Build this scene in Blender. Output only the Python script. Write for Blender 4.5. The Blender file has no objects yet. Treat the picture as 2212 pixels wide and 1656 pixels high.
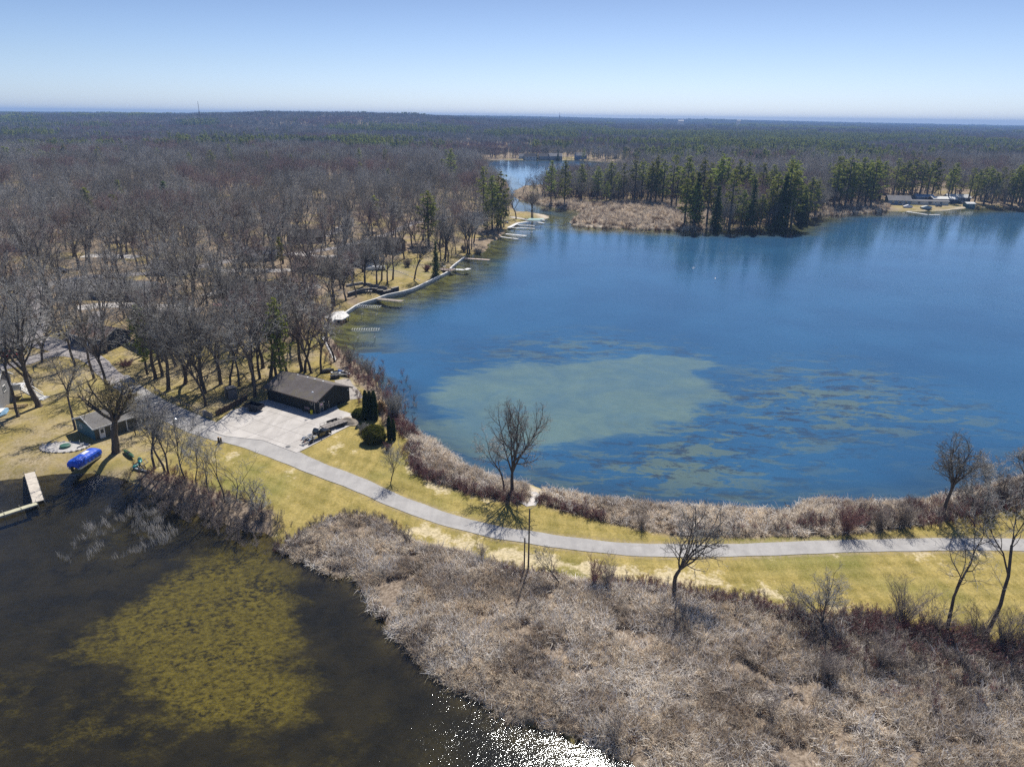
import bpy, bmesh, math, random
import numpy as np
from mathutils import Vector, Matrix
R = math.radians
scene = bpy.context.scene
C = scene.collection
DN = False
HAZE = 1.2e-4

# ------------------------------------------------------------------ camera, sky, sun, exposure
CAMZ, PITCH, ROLL, FPX = 59.0, R(20.37), R(0.70), 1550.0     # FPX: focal length for a frame 2212 wide
Fv = np.array([0, math.cos(PITCH), -math.sin(PITCH)])
R0 = np.array([1.0, 0, 0]); U0 = np.array([0, math.sin(PITCH), math.cos(PITCH)])
Rv = R0*math.cos(ROLL) + U0*math.sin(ROLL)
Uv = U0*math.cos(ROLL) - R0*math.sin(ROLL)
cam = bpy.data.cameras.new('camera'); camo = bpy.data.objects.new('camera', cam); C.objects.link(camo)
cam.sensor_width = 36.0; cam.lens = 36.0*FPX/2212.0; cam.clip_start = 1.0; cam.clip_end = 60000.0
M = Matrix(((Rv[0], Uv[0], -Fv[0], 0), (Rv[1], Uv[1], -Fv[1], 0), (Rv[2], Uv[2], -Fv[2], CAMZ), (0, 0, 0, 1)))
camo.matrix_world = M; scene.camera = camo
SUN_AZ, SUN_EL = R(12.5), R(51.0)
world = bpy.data.worlds.new('World'); scene.world = world; world.use_nodes = True
wn = world.node_tree; wn.nodes.clear()
sky = wn.nodes.new('ShaderNodeTexSky'); sky.sky_type = 'NISHITA'; sky.sun_disc = False
sky.sun_elevation = SUN_EL; sky.sun_rotation = SUN_AZ; sky.altitude = 300; sky.air_density = 1.0; sky.dust_density = 0.6; sky.ozone_density = 2.5
bg = wn.nodes.new('ShaderNodeBackground'); bg.inputs['Strength'].default_value = 0.096
wo = wn.nodes.new('ShaderNodeOutputWorld')
tc = wn.nodes.new('ShaderNodeTexCoord'); sx = wn.nodes.new('ShaderNodeSeparateXYZ'); wn.links.new(tc.outputs['Generated'], sx.inputs[0])
cr = wn.nodes.new('ShaderNodeValToRGB'); wn.links.new(sx.outputs[2], cr.inputs[0])      # clear spring air: white-blue at the skyline, deeper blue above
el = cr.color_ramp.elements; el[0].position = 0.0; el[0].color = (.76, .92, 1.36, 1); el[1].position = .17; el[1].color = (.46, .50, .64, 1)
e2 = el.new(.06); e2.color = (.65, .74, 1.00, 1); e3 = el.new(1.0); e3.color = (.50, .60, .78, 1)
mu = wn.nodes.new('ShaderNodeMix'); mu.data_type = 'RGBA'; mu.blend_type = 'MULTIPLY'; mu.inputs[0].default_value = 1.0; mu.clamp_result = False
wn.links.new(sky.outputs[0], mu.inputs[6]); wn.links.new(cr.outputs[0], mu.inputs[7]); wn.links.new(mu.outputs[2], bg.inputs[0]); wn.links.new(bg.outputs[0], wo.inputs[0])
sl = bpy.data.lights.new('sun', 'SUN'); sl.energy = 5.0; sl.angle = R(0.53); sl.color = (1.0, 0.95, 0.87)
so = bpy.data.objects.new('sun', sl); C.objects.link(so)
sdir = Vector((math.sin(SUN_AZ)*math.cos(SUN_EL), math.cos(SUN_AZ)*math.cos(SUN_EL), math.sin(SUN_EL)))
so.rotation_euler = (-sdir).to_track_quat('-Z', 'Y').to_euler()
so.location = (0, 0, 300)
vs = scene.view_settings; vs.view_transform = 'Standard'; vs.look = 'None'; vs.gamma = 1.0; vs.exposure = 0.38; vs.use_curve_mapping = False
scene.cycles.max_bounces = 6; scene.cycles.transparent_max_bounces = 24; scene.cycles.diffuse_bounces = 2; scene.cycles.glossy_bounces = 3
scene.cycles.volume_bounces = 0; scene.cycles.transmission_bounces = 2
scene.cycles.use_denoising = DN; scene.cycles.denoiser = 'OPENIMAGEDENOISE'; scene.cycles.denoising_input_passes = 'RGB_ALBEDO_NORMAL'; scene.cycles.denoising_prefilter = 'ACCURATE'
scene.cycles.sample_clamp_indirect = 6.0

# ------------------------------------------------------------------ measuring: photo point -> point on the ground
def ray(px, py):
    return Fv*FPX + Rv*(px-1106) - Uv*(py-828)
def GP(px, py, z=0.0):
    d = ray(px, py)
    if d[2] > -1e-3*FPX: d[2] = -1e-3*FPX
    t = (z-CAMZ)/d[2]
    return np.array([d[0]*t, d[1]*t])
def poly0(pts, z=0.0): return np.array([GP(a, b, z) for a, b in pts])

def vnoise(x, y, seed=0):
    x = np.asarray(x, float); y = np.asarray(y, float)
    xi = np.floor(x); yi = np.floor(y); fx = x-xi; fy = y-yi
    fx = fx*fx*(3-2*fx); fy = fy*fy*(3-2*fy)
    def h(a, b):
        s = np.sin(a*127.1+b*311.7+seed*74.7)*43758.5453
        return s-np.floor(s)
    return (h(xi, yi)*(1-fx)+h(xi+1, yi)*fx)*(1-fy)+(h(xi, yi+1)*(1-fx)+h(xi+1, yi+1)*fx)*fy
def fbm(x, y, seed=0, o=4):
    s = 0; a = .5
    for i in range(o):
        s = s+a*vnoise(x*2**i, y*2**i, seed+i*13); a *= .5
    return s/(1-.5**o)
def sstep(a, b, x):
    t = np.clip((x-a)/(b-a), 0, 1); return t*t*(3-2*t)
def sdpoly(X, Y, P):
    """signed distance, positive inside"""
    X = np.asarray(X, float); Y = np.asarray(Y, float)
    d = np.full(X.shape, 1e18); ins = np.zeros(X.shape, bool)
    n = len(P)
    for i in range(n):
        ax, ay = P[i]; bx, by = P[(i+1) % n]
        ex, ey = bx-ax, by-ay; L = ex*ex+ey*ey+1e-12
        t = np.clip(((X-ax)*ex+(Y-ay)*ey)/L, 0, 1)
        d = np.minimum(d, (X-ax-t*ex)**2+(Y-ay-t*ey)**2)
        c = ((ay > Y) != (by > Y))
        with np.errstate(divide='ignore', invalid='ignore'):
            xi = ax+(Y-ay)/(by-ay if abs(by-ay) > 1e-12 else 1e-12)*ex
        ins ^= c & (X < xi)
    d = np.sqrt(d)
    return np.where(ins, d, -d)

# ------------------------------------------------------------------ shorelines (outlines measured at water level)
LAKE = [(2400, 1000), (2212, 1035), (2100, 1062), (2000, 1086), (1850, 1090), (1765, 1088), (1740, 1092), (1700, 1108), (1600, 1103), (1500, 1098), (1400, 1092), (1300, 1082), (1200, 1062), (1170, 1058),
        (1140, 1047), (1100, 1043), (1050, 1029), (1000, 1004), (950, 972), (900, 940), (872, 918), (852, 895), (838, 870), (815, 830), (790, 800), (760, 782), (738, 764), (722, 745), (712, 728), (702, 706),
        (716, 694), (749, 674), (776, 657), (812, 646), (836, 637), (888, 625), (942, 600), (968, 587), (978, 575), (1004, 555), (1030, 547), (1050, 541), (1052, 527), (1078, 514), (1085, 507), (1088, 497), (1099, 489),
        (1131, 478), (1165, 474), (1187, 470), (1176, 464), (1145, 460), (1117, 458), (1106, 450), (1101, 425), (1098, 400), (1085, 385), (1060, 370), (1030, 358), (1018, 352), (1022, 347), (1060, 345.5), (1150, 345), (1250, 345.5),
        (1330, 352), (1370, 365), (1300, 385), (1200, 397), (1132, 402), (1113, 412), (1109, 423), (1118, 430), (1137, 434), (1171, 442), (1200, 449), (1240, 452), (1262, 462), (1236, 476), (1240, 486), (1271, 490), (1354, 491),
        (1471, 496), (1540, 494), (1608, 495), (1700, 494), (1718, 482), (1742, 474), (1768, 468), (1775, 459), (1830, 458), (1908, 455), (1975, 456), (2041, 455), (2085, 449), (2150, 448), (2212, 447), (2330, 446),
        (2600, 450), (2900, 600), (2900, 900)]
POND = [(-1200, 1080), (-300, 1060), (0, 1037), (30, 1032), (54, 1030), (78, 1028), (110, 1025), (142, 1022), (180, 1023), (208, 1023), (240, 1026), (269, 1030), (306, 1045), (335, 1062), (365, 1082), (400, 1098), (450, 1116), (500, 1135), (540, 1146), (570, 1150),
        (590, 1158), (605, 1174), (618, 1186), (640, 1200), (662, 1207), (690, 1217), (716, 1232), (735, 1240), (752, 1236), (762, 1218), (776, 1214), (784, 1224), (778, 1246), (795, 1272), (811, 1298), (830, 1330), (858, 1368), (905, 1408), (950, 1448), (1000, 1482), (1050, 1502), (1085, 1535), (1130, 1560), (1165, 1572),
        (1195, 1560), (1215, 1580), (1240, 1605), (1262, 1585), (1290, 1600), (1318, 1612), (1345, 1620), (1372, 1650), (1386, 1690), (1380, 1760), (1400, 2300), (-1200, 2600)]
CREEK = [(1040, 334), (1065, 335), (1091, 334), (1092, 329), (1065, 328.5), (1042, 329.5)]
LAKE, POND, CREEK = poly0(LAKE), poly0(POND), poly0(CREEK)
RESERVES = []
def shore_sd(x, y):
    """positive on land"""
    j = (fbm(x/5.0, y/5.0, 3, 3)-.5)*1.6*np.clip(np.hypot(x, y)/120, .6, 3)
    a = -sdpoly(x, y, LAKE)+j; b = -sdpoly(x, y, POND)+j; c = -sdpoly(x, y, CREEK)
    return a, b, c
UPL = poly0([(-900, 800), (60, 740), (200, 760), (330, 770), (480, 800), (600, 760), (690, 690), (740, 650), (860, 610), (960, 560), (1040, 520), (1070, 480), (1040, 420), (700, 380), (-900, 380)], 1.0)
def height(x, y, full=False):
    x = np.asarray(x, float); y = np.asarray(y, float)
    a, b, c = shore_sd(x, y)
    sd = np.minimum(np.minimum(a, b), c)
    r = np.hypot(x, y); az = np.degrees(np.arctan2(x, y))
    up = 3.6*sstep(-6, 34, sdpoly(x, y, UPL))
    far = sstep(420, 900, r)
    roll = far*(fbm(x/420., y/420., 21, 3)*9)*sstep(0, 160, sd)
    hill = np.interp(az, [-50, -36, -30, -24, -18, -12, -8, -4, 2, 8, 50], [20, 22, 26, 30, 45, 45, 42, 34, 20, 8, 0])
    ridge = sstep(1500, 3600, r)*hill*(.8+.4*fbm(x/700., y/700., 6, 2)) + sstep(3800, 8500, r)*np.interp(az, [-20, -4, 4, 14, 24, 36], [0, 8, 22, 26, 13, 2])*(.6+.8*fbm(x/1900., y/1900., 5, 3))
    land = 1.0+up+roll+ridge+.05*(fbm(x/9., y/9., 8, 2)-.5)*sstep(2, 8, sd)
    bank = 1-np.exp(-np.clip(sd, 0, None)/1.6)
    z = np.where(sd > 0, .02+land*bank, np.maximum(sd*.22, -1.4))
    if full: return z, a, b, c, r, az
    return z
def hz(x, y): return float(height(np.array([x]), np.array([y]))[0])
def G(px, py):
    """photo point -> (x, y, z) on the terrain"""
    z = 1.0
    for _ in range(6):
        p = GP(px, py, z); z = .5*z+.5*hz(p[0], p[1])
    p = GP(px, py, z)
    return float(p[0]), float(p[1]), hz(p[0], p[1])
def tall(base, topy):
    """height of something standing at the base whose top shows at photo row topy"""
    x, y, z = G(*base)
    d = ray(base[0], topy); t = math.hypot(x, y)/math.hypot(d[0], d[1])
    return CAMZ+d[2]*t-z

# ------------------------------------------------------------------ node helpers
class NT:
    def __init__(s, m):
        m.use_nodes = True; s.m = m; s.t = m.node_tree; s.t.nodes.clear()
        s.out = s.t.nodes.new('ShaderNodeOutputMaterial')
    def n(s, typ, ins=None, **kw):
        nd = s.t.nodes.new(typ)
        for k, v in kw.items(): setattr(nd, k, v)
        for k, v in (ins or {}).items(): s.set(nd.inputs[k], v)
        return nd
    def set(s, sock, v):
        if isinstance(v, bpy.types.NodeSocket): s.t.links.new(v, sock)
        elif isinstance(v, tuple) and len(v) == 3 and sock.type == 'RGBA': sock.default_value = (*v, 1)
        else: sock.default_value = v
    def math(s, op, a, b=0.0, clamp=False):
        nd = s.n('ShaderNodeMath', {0: a, 1: b}, operation=op, use_clamp=clamp); return nd.outputs[0]
    def mix(s, f, a, b):
        nd = s.t.nodes.new('ShaderNodeMix'); nd.data_type = 'RGBA'
        s.set(nd.inputs[0], f); s.set(nd.inputs[6], a); s.set(nd.inputs[7], b); return nd.outputs[2]
    def mixf(s, f, a, b):
        nd = s.t.nodes.new('ShaderNodeMix'); nd.data_type = 'FLOAT'
        s.set(nd.inputs[0], f); s.set(nd.inputs[2], a); s.set(nd.inputs[3], b); return nd.outputs[0]
    def pos(s, scale=(1, 1, 1), rot=0.0, obj=False):
        src = s.n('ShaderNodeTexCoord').outputs['Object'] if obj else s.n('ShaderNodeNewGeometry').outputs['Position']
        mp = s.n('ShaderNodeMapping', {'Vector': src, 'Scale': scale, 'Rotation': (0, 0, rot)}); return mp.outputs[0]
    def noise(s, vec, scale, detail=4.0, rough=.55, dist=0.0):
        return s.n('ShaderNodeTexNoise', {'Vector': vec, 'Scale': scale, 'Detail': detail, 'Roughness': rough, 'Distortion': dist}).outputs[0]
    def ramp(s, f, a, b):
        return s.n('ShaderNodeMapRange', {0: f, 1: a, 2: b}, interpolation_type='SMOOTHSTEP').outputs[0]
    def attr(s, name): return s.n('ShaderNodeAttribute', attribute_name=name).outputs['Fac']
    def bump(s, h, strength, dist=.05, normal=None):
        d = {'Height': h, 'Strength': strength, 'Distance': dist}
        if normal: d['Normal'] = normal
        return s.n('ShaderNodeBump', d).outputs[0]
    def bsdf(s, col, rough=.8, normal=None, metal=0.0, spec=.3, **kw):
        d = {'Base Color': col, 'Roughness': rough, 'Metallic': metal, 'Specular IOR Level': spec}
        if normal is not None: d['Normal'] = normal
        d.update(kw)
        b = s.n('ShaderNodeBsdfPrincipled', d); s.t.links.new(b.outputs[0], s.out.inputs[0]); return b
MATS = {}
def simple(name, col, rough=.7, metal=0.0, var=.15, scale=1.5, bump=0.0, spec=.35, rnd=0.0, stretch=(1, 1, 1)):
    """painted / plain surface with uneven wear"""
    if name in MATS: return MATS[name]
    m = bpy.data.materials.new(name); t = NT(m)
    v = t.noise(t.pos(stretch), scale, 5); v2 = t.noise(t.pos(stretch), scale*9, 3)
    f = t.math('ADD', t.math('MULTIPLY', v, .7), t.math('MULTIPLY', v2, .3))
    c = t.mix(t.ramp(f, .3, .7), tuple(x*(1-var) for x in col), tuple(min(1, x*(1+var)) for x in col))
    if rnd:
        r = t.n('ShaderNodeObjectInfo').outputs['Random']
        c = t.mix(1.0, c, c); hsv = t.n('ShaderNodeHueSaturation', {'Color': c, 'Value': t.mixf(r, 1-rnd, 1+rnd), 'Hue': t.mixf(r, .5-.03*rnd, .5+.03*rnd)}); c = hsv.outputs[0]
    nrm = t.bump(v2, bump, .03) if bump else None
    t.bsdf(c, rough, nrm, metal, spec); MATS[name] = m; return m

# ------------------------------------------------------------------ mesh helpers
def tag(o, label=None, cat=None, group=None, kind=None):
    if label: o['label'] = label
    if cat: o['category'] = cat
    if group: o['group'] = group
    if kind: o['kind'] = kind
    return o
def thing(name, label, cat, loc=(0, 0, 0), rz=0.0, group=None, scale=1.0):
    o = bpy.data.objects.new(name, None); C.objects.link(o); o.empty_display_size = .5
    o.location = loc; o.rotation_euler = (0, 0, rz); o.scale = (scale,)*3
    return tag(o, label, cat, group)
def put(name, me, parent=None):
    o = bpy.data.objects.new(name, me); C.objects.link(o)
    if parent is not None: o.parent = parent
    return o
def npmesh(name, V, loops, starts, mat, smooth=False):
    me = bpy.data.meshes.new(name)
    me.vertices.add(len(V)); me.vertices.foreach_set('co', np.asarray(V, np.float32).ravel())
    me.loops.add(len(loops)); me.loops.foreach_set('vertex_index', np.asarray(loops, np.int32))
    me.polygons.add(len(starts)); me.polygons.foreach_set('loop_start', np.asarray(starts, np.int32))
    if smooth: me.polygons.foreach_set('use_smooth', np.ones(len(starts), bool))
    me.update(calc_edges=True)
    if mat: me.materials.append(mat)
    return me
class MB:
    def __init__(s): s.v = []; s.f = []
    def add(s, vs, fs):
        b = len(s.v); s.v += [tuple(map(float, p)) for p in vs]; s.f += [tuple(b+i for i in f) for f in fs]; return s
    def box(s, cx, cy, cz, sx, sy, sz, rz=0.0, taper=1.0):
        c, n = math.cos(rz), math.sin(rz); vs = []
        for dz, k in ((-.5, 1), (.5, taper)):
            for dx, dy in ((-.5, -.5), (.5, -.5), (.5, .5), (-.5, .5)):
                x, y = dx*sx*k, dy*sy*k
                vs.append((cx+x*c-y*n, cy+x*n+y*c, cz+dz*sz))
        return s.add(vs, [(3, 2, 1, 0), (4, 5, 6, 7), (0, 1, 5, 4), (1, 2, 6, 5), (2, 3, 7, 6), (3, 0, 4, 7)])
    def bar(s, p0, p1, w, h=None):
        h = h or w; p0 = Vector(p0); p1 = Vector(p1); d = (p1-p0).normalized()
        u = Vector((0, 0, 1)) if abs(d.z) < .95 else Vector((1, 0, 0))
        a = d.cross(u).normalized()*w/2; b = a.cross(d).normalized()*h/2
        vs = [p+i*a+j*b for p in (p0, p1) for i, j in ((-1, -1), (1, -1), (1, 1), (-1, 1))]
        return s.add(vs, [(3, 2, 1, 0), (4, 5, 6, 7), (0, 1, 5, 4), (1, 2, 6, 5), (2, 3, 7, 6), (3, 0, 4, 7)])
    def tube(s, p0, p1, r0, r1=None, k=8, cap=True):
        r1 = r0 if r1 is None else r1; p0 = Vector(p0); p1 = Vector(p1); d = (p1-p0).normalized()
        u = Vector((0, 0, 1)) if abs(d.z) < .95 else Vector((1, 0, 0))
        a = d.cross(u).normalized(); b = a.cross(d)
        vs = [p+(a*math.cos(2*math.pi*i/k)+b*math.sin(2*math.pi*i/k))*r for p, r in ((p0, r0), (p1, r1)) for i in range(k)]
        fs = [(i, (i+1) % k, k+(i+1) % k, k+i) for i in range(k)]
        if cap: fs += [tuple(range(k-1, -1, -1)), tuple(range(k, 2*k))]
        return s.add(vs, fs)
    def loft(s, rings, cap=True):
        k = len(rings[0]); vs = [p for r in rings for p in r]
        fs = [(j*k+i, j*k+(i+1) % k, (j+1)*k+(i+1) % k, (j+1)*k+i) for j in range(len(rings)-1) for i in range(k)]
        if cap: fs += [tuple(range(k-1, -1, -1)), tuple((len(rings)-1)*k+i for i in range(k))]
        return s.add(vs, fs)
    def lathe(s, prof, c=(0, 0, 0), k=12, axis='z'):
        rings = []
        for r, t in prof:
            ring = []
            for i in range(k):
                a = 2*math.pi*i/k; u, v = r*math.cos(a), r*math.sin(a)
                p = {'z': (u, v, t), 'x': (t, u, v), 'y': (u, t, v)}[axis]
                ring.append((c[0]+p[0], c[1]+p[1], c[2]+p[2]))
            rings.append(ring)
        return s.loft(rings)
    def prism(s, poly, z0, z1):
        n = len(poly); vs = [(p[0], p[1], z0) for p in poly]+[(p[0], p[1], z1) for p in poly]
        return s.add(vs, [tuple(range(n-1, -1, -1)), tuple(range(n, 2*n))]+[(i, (i+1) % n, n+(i+1) % n, n+i) for i in range(n)])
    def prof(s, pts, y0, y1):
        """outline in x,z pushed from y0 to y1"""
        n = len(pts); vs = [(p[0], y0, p[1]) for p in pts]+[(p[0], y1, p[1]) for p in pts]
        return s.add(vs, [tuple(range(n)), tuple(range(2*n-1, n-1, -1))]+[(i, n+i, n+(i+1) % n, (i+1) % n) for i in range(n)])
    def mesh(s, name, mat, smooth=False, bevel=0.0):
        me = bpy.data.meshes.new(name); me.from_pydata(s.v, [], s.f); me.update()
        bm = bmesh.new(); bm.from_mesh(me); bmesh.ops.recalc_face_normals(bm, faces=bm.faces)
        if bevel: bmesh.ops.bevel(bm, geom=bm.edges[:], offset=bevel, segments=2, affect='EDGES', clamp_overlap=True)
        if smooth:
            for f in bm.faces: f.smooth = True
        bm.to_mesh(me); bm.free()
        if mat: me.materials.append(mat)
        return me
    def build(s, name, mat, parent=None, **kw): return put(name, s.mesh(name, mat, **kw), parent)
def poly_sheet(name, pts, z, mat, kind='structure'):
    me = bpy.data.meshes.new(name); bm = bmesh.new()
    vs = [bm.verts.new((p[0], p[1], z)) for p in pts]; bm.faces.new(vs)
    bmesh.ops.triangulate(bm, faces=bm.faces); bmesh.ops.recalc_face_normals(bm, faces=bm.faces)
    for f in bm.faces:
        if f.normal.z < 0: f.normal_flip()
    bm.to_mesh(me); bm.free(); me.materials.append(mat)
    return tag(put(name, me), kind=kind)
def copy_tree(o, parent=None):
    c = o.copy(); C.objects.link(c)
    if parent is not None: c.parent = parent
    for ch in o.children: copy_tree(ch, c)
    return c
# the road's centre line
ROADC = [(-900, 830), (0, 800), (160, 780), (250, 815), (310, 860), (400, 907), (470, 934), (540, 953), (605, 978), (680, 1010), (742, 1033), (790, 1053), (847, 1079), (905, 1101), (960, 1121), (1025, 1138), (1080, 1151), (1139, 1159), (1190, 1168), (1245, 1175), (1300, 1181), (1352, 1186), (1405, 1188), (1459, 1189), (1540, 1189), (1622, 1187), (1730, 1183), (1835, 1179.5), (1942, 1177), (2076, 1175.5), (2212, 1177), (2420, 1185), (2700, 1200)]

# ------------------------------------------------------------------ terrain: one sheet from under the camera to the horizon
WET_S = poly0([(600, 1178), (640, 1160), (680, 1140), (715, 1123), (760, 1117), (800, 1120), (840, 1137), (870, 1163), (930, 1183), (1000, 1195), (1060, 1218), (1130, 1238), (1200, 1248), (1270, 1258), (1350, 1265), (1450, 1274), (1550, 1294), (1640, 1310), (1750, 1335), (1850, 1350),
    (1950, 1365), (2050, 1388), (2150, 1408), (2260, 1425), (2700, 1500), (3300, 2300), (1405, 2300), (1395, 1700), (1372, 1645), (1310, 1600), (1200, 1560), (1050, 1530), (830, 1370), (780, 1260), (690, 1220)], 1.0)
WET_N1 = poly0([(1142, 1082), (1120, 1088), (1085, 1082), (1050, 1072), (1000, 1062), (950, 1044), (915, 1028), (898, 1008), (890, 980), (892, 958), (885, 945), (862, 928), (850, 905), (838, 880), (900, 920), (960, 960), (1010, 995), (1060, 1020), (1140, 1038)], 1.0)
WET_N2 = poly0([(1172, 1088), (1210, 1100), (1260, 1112), (1320, 1128), (1380, 1142), (1450, 1154), (1530, 1158), (1620, 1159), (1700, 1158), (1780, 1156), (1860, 1150), (1940, 1140), (2020, 1126), (2100, 1108), (2160, 1096), (2230, 1078), (2500, 1030), (2500, 960), (2212, 1020), (2000, 1070), (1740, 1075), (1690, 1095), (1400, 1080), (1250, 1060), (1172, 1048)], 1.0)
BRUSH_N = poly0([(838, 885), (848, 905), (840, 925), (822, 900), (815, 870), (800, 850), (780, 835), (760, 815), (735, 800), (715, 780), (705, 750), (700, 725), (716, 722), (730, 745), (765, 775), (800, 800), (825, 840)], 1.0)
BRUSH_P = poly0([(300, 1020), (345, 1025), (400, 1040), (450, 1062), (500, 1078), (550, 1092), (585, 1110), (590, 1150), (560, 1160), (500, 1145), (440, 1125), (380, 1100), (330, 1075), (295, 1045)], 0.6)
MARSH = poly0([(1109, 425), (1200, 436), (1300, 440), (1400, 436), (1480, 436), (1560, 465), (1560, 492), (1471, 497), (1271, 491), (1236, 486), (1236, 476), (1262, 462), (1240, 452), (1171, 442)], .6)
MARSH2 = poly0([(1768, 466), (1780, 446), (1850, 440), (1915, 444), (1930, 452), (1908, 457)], .6)
WOODS_FLOOR = [poly0([(-1500, 760), (-200, 770), (60, 735), (240, 745), (420, 742), (560, 745), (640, 735), (700, 712), (690, 690), (740, 655), (760, 610), (700, 560), (620, 520), (500, 480), (-1500, 500)], 3.0)]
LAWNS = [poly0([(-1500, 1040), (-300, 1040), (300, 1045), (330, 1010), (420, 930), (460, 900), (560, 870), (640, 830), (690, 790), (700, 735), (560, 745), (420, 745), (240, 750), (60, 740), (-1500, 770)], 1.5),
         poly0([(790, 636), (900, 615), (960, 580), (1000, 552), (1030, 540), (1000, 520), (930, 540), (860, 560), (800, 578), (740, 600)], 3.0),
         poly0([(1088, 497), (1099, 489), (1131, 478), (1187, 471), (1170, 463), (1117, 458), (1095, 452), (1080, 480)], 1.0),
         poly0([(1905, 452), (1960, 456), (2060, 455), (2095, 447), (2100, 440), (2060, 432), (1960, 430), (1900, 436)], 1.0),
         poly0([(1120, 345), (1260, 346), (1275, 342), (1255, 340), (1120, 341.5)], 1.0), poly0([(930, 347), (1010, 347), (1010, 343), (930, 343)], 1.0)]
SANDS = [poly0([(1140, 480), (1165, 476), (1190, 471), (1178, 465), (1150, 461), (1168, 470)], .5), poly0([(1955, 459), (2040, 458), (2095, 449), (2085, 446), (2040, 453), (1955, 455)], .5),
         poly0([(752, 866), (764, 848), (770, 836), (758, 822), (745, 815), (735, 822), (748, 834), (758, 845)], 1.0), poly0([(1125, 1078), (1150, 1090), (1168, 1080), (1172, 1054), (1142, 1042), (1138, 1055)], .8),
         poly0([(1235, 486), (1300, 491), (1471, 497), (1471, 493), (1300, 488), (1240, 483)], .4), poly0([(1770, 462), (1775, 457), (1910, 453), (1905, 458)], .4)]
SHOAL = [poly0([(935, 850), (960, 815), (1010, 795), (1060, 780), (1150, 775), (1260, 768), (1380, 765), (1470, 776), (1540, 798), (1562, 840), (1530, 862), (1490, 880), (1440, 905), (1380, 930), (1300, 948), (1230, 955), (1130, 955), (1060, 962), (990, 945), (945, 900)]),]
SHOAL_MOTTLE = [poly0([(1500, 850), (1600, 800), (1680, 780), (1800, 770), (1900, 790), (2050, 840), (2150, 880), (2120, 915), (1980, 935), (1850, 950), (1700, 990), (1700, 1075), (1620, 1095), (1500, 1090), (1350, 1086), (1220, 1062), (1170, 1040), (1150, 990), (1250, 950), (1400, 900)]),
                poly0([(1000, 760), (1100, 730), (1300, 715), (1420, 730), (1500, 770), (1300, 760), (1100, 772)])]
WEEDS = [poly0([(560, 1160), (620, 1172), (650, 1195), (668, 1220), (660, 1280), (640, 1320), (655, 1380), (668, 1440), (672, 1500), (640, 1545), (560, 1560), (480, 1572), (400, 1570), (372, 1530), (340, 1510), (300, 1480), (280, 1440), (250, 1400), (170, 1400), (120, 1390), (190, 1330), (260, 1285), (330, 1240), (400, 1200), (480, 1180)])]
WEEDS2 = [poly0([(0, 1400), (150, 1380), (400, 1350), (460, 1600), (300, 1656), (200, 1800), (-200, 1800), (-300, 1500)]), poly0([(250, 1120), (420, 1110), (560, 1160), (400, 1190), (250, 1160)]), poly0([(680, 1560), (900, 1600), (900, 1800), (500, 1800)])]

az = np.radians(np.arange(-54, 54.01, .235)); nr = 800
rr = 22*np.exp(np.linspace(0, math.log(11800/22), nr))
AZ, RR = np.meshgrid(az, rr); X = RR*np.sin(AZ); Y = RR*np.cos(AZ)
Z, sa, sb, sc, rad, azd = height(X, Y, True)
sdl = np.minimum(np.minimum(sa, sb), sc)
n0, n1 = Z.shape
V = np.stack([X, Y, Z], -1).reshape(-1, 3)
idx = np.arange(n0*n1).reshape(n0, n1)
q = np.stack([idx[:-1, :-1], idx[:-1, 1:], idx[1:, 1:], idx[1:, :-1]], -1).reshape(-1, 4)
def wsum(polys, w, X=X, Y=Y):
    o = np.zeros(X.shape)
    for P in polys: o = np.maximum(o, np.clip(.5+sdpoly(X, Y, P)/w, 0, 1))
    return o
near = RR < 2600
jn = (fbm(X/2.2, Y/2.2, 31, 3)-.5)
def zone(polys, w, jit=0.0):
    o = np.zeros(X.shape)
    xs, ys = X[near]+jit*jn[near], Y[near]-jit*jn[near]
    o[near] = wsum(polys, w, xs, ys); return o
a_wet = np.maximum(zone([WET_S, WET_N1, WET_N2, BRUSH_N, BRUSH_P], 1.4, 1.2), zone([MARSH, MARSH2], 8))
a_lawn = zone(LAWNS, 6, 2)
cause = sstep(230, 200, Y)*sstep(8, 0, sdpoly(X, Y, WOODS_FLOOR[0]))
a_grass = np.clip(np.maximum(cause, a_lawn), 0, 1)*(1-a_wet)
a_sand = zone(SANDS, 2.0, 1.0)
jb = fbm(X/14., Y/9., 77, 4)-.5
def zonej(polys, w, j):
    o = np.zeros(X.shape); m = near; o[m] = wsum(polys, w, X[m]+j*jb[m], Y[m]+j*.7*jb[m]); return o
a_shoal = zonej(SHOAL, 16, 26)*(sdl < 1); a_mottle = zonej(SHOAL_MOTTLE, 30, 20)*(sdl < 1)
a_weed = zonej(WEEDS, 9, 9)*(sdl < 1); a_weed2 = zone(WEEDS2, 16, 3)*(sdl < 1)
a_pale = zone([poly0([(880, 1150), (1000, 1185), (1150, 1230), (1400, 1262), (1700, 1325), (1900, 1355), (1900, 1330), (1700, 1265), (1400, 1225), (1150, 1190), (1010, 1155), (900, 1130)], 1.0), poly0([(893, 965), (902, 1022), (960, 1052), (1060, 1077), (1050, 1083), (940, 1062), (885, 1020), (880, 965)], 1.0)], 4, 2)
a_close = np.clip(1-a_lawn, 0, 1)
RCs0 = np.array([GP(a, b, 1.0) for a, b in ROADC if a >= 240]); RD = np.full(X.shape, 99.0); mm = (RR < 260)
for p_, q_ in zip(RCs0, RCs0[1:]):
    e_ = q_-p_; tt_ = np.clip(((X[mm]-p_[0])*e_[0]+(Y[mm]-p_[1])*e_[1])/(e_@e_), 0, 1); RD[mm] = np.minimum(RD[mm], np.hypot(X[mm]-p_[0]-tt_*e_[0], Y[mm]-p_[1]-tt_*e_[1]))
a_edge = sstep(2.6, 1.8, RD)*.8
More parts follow.
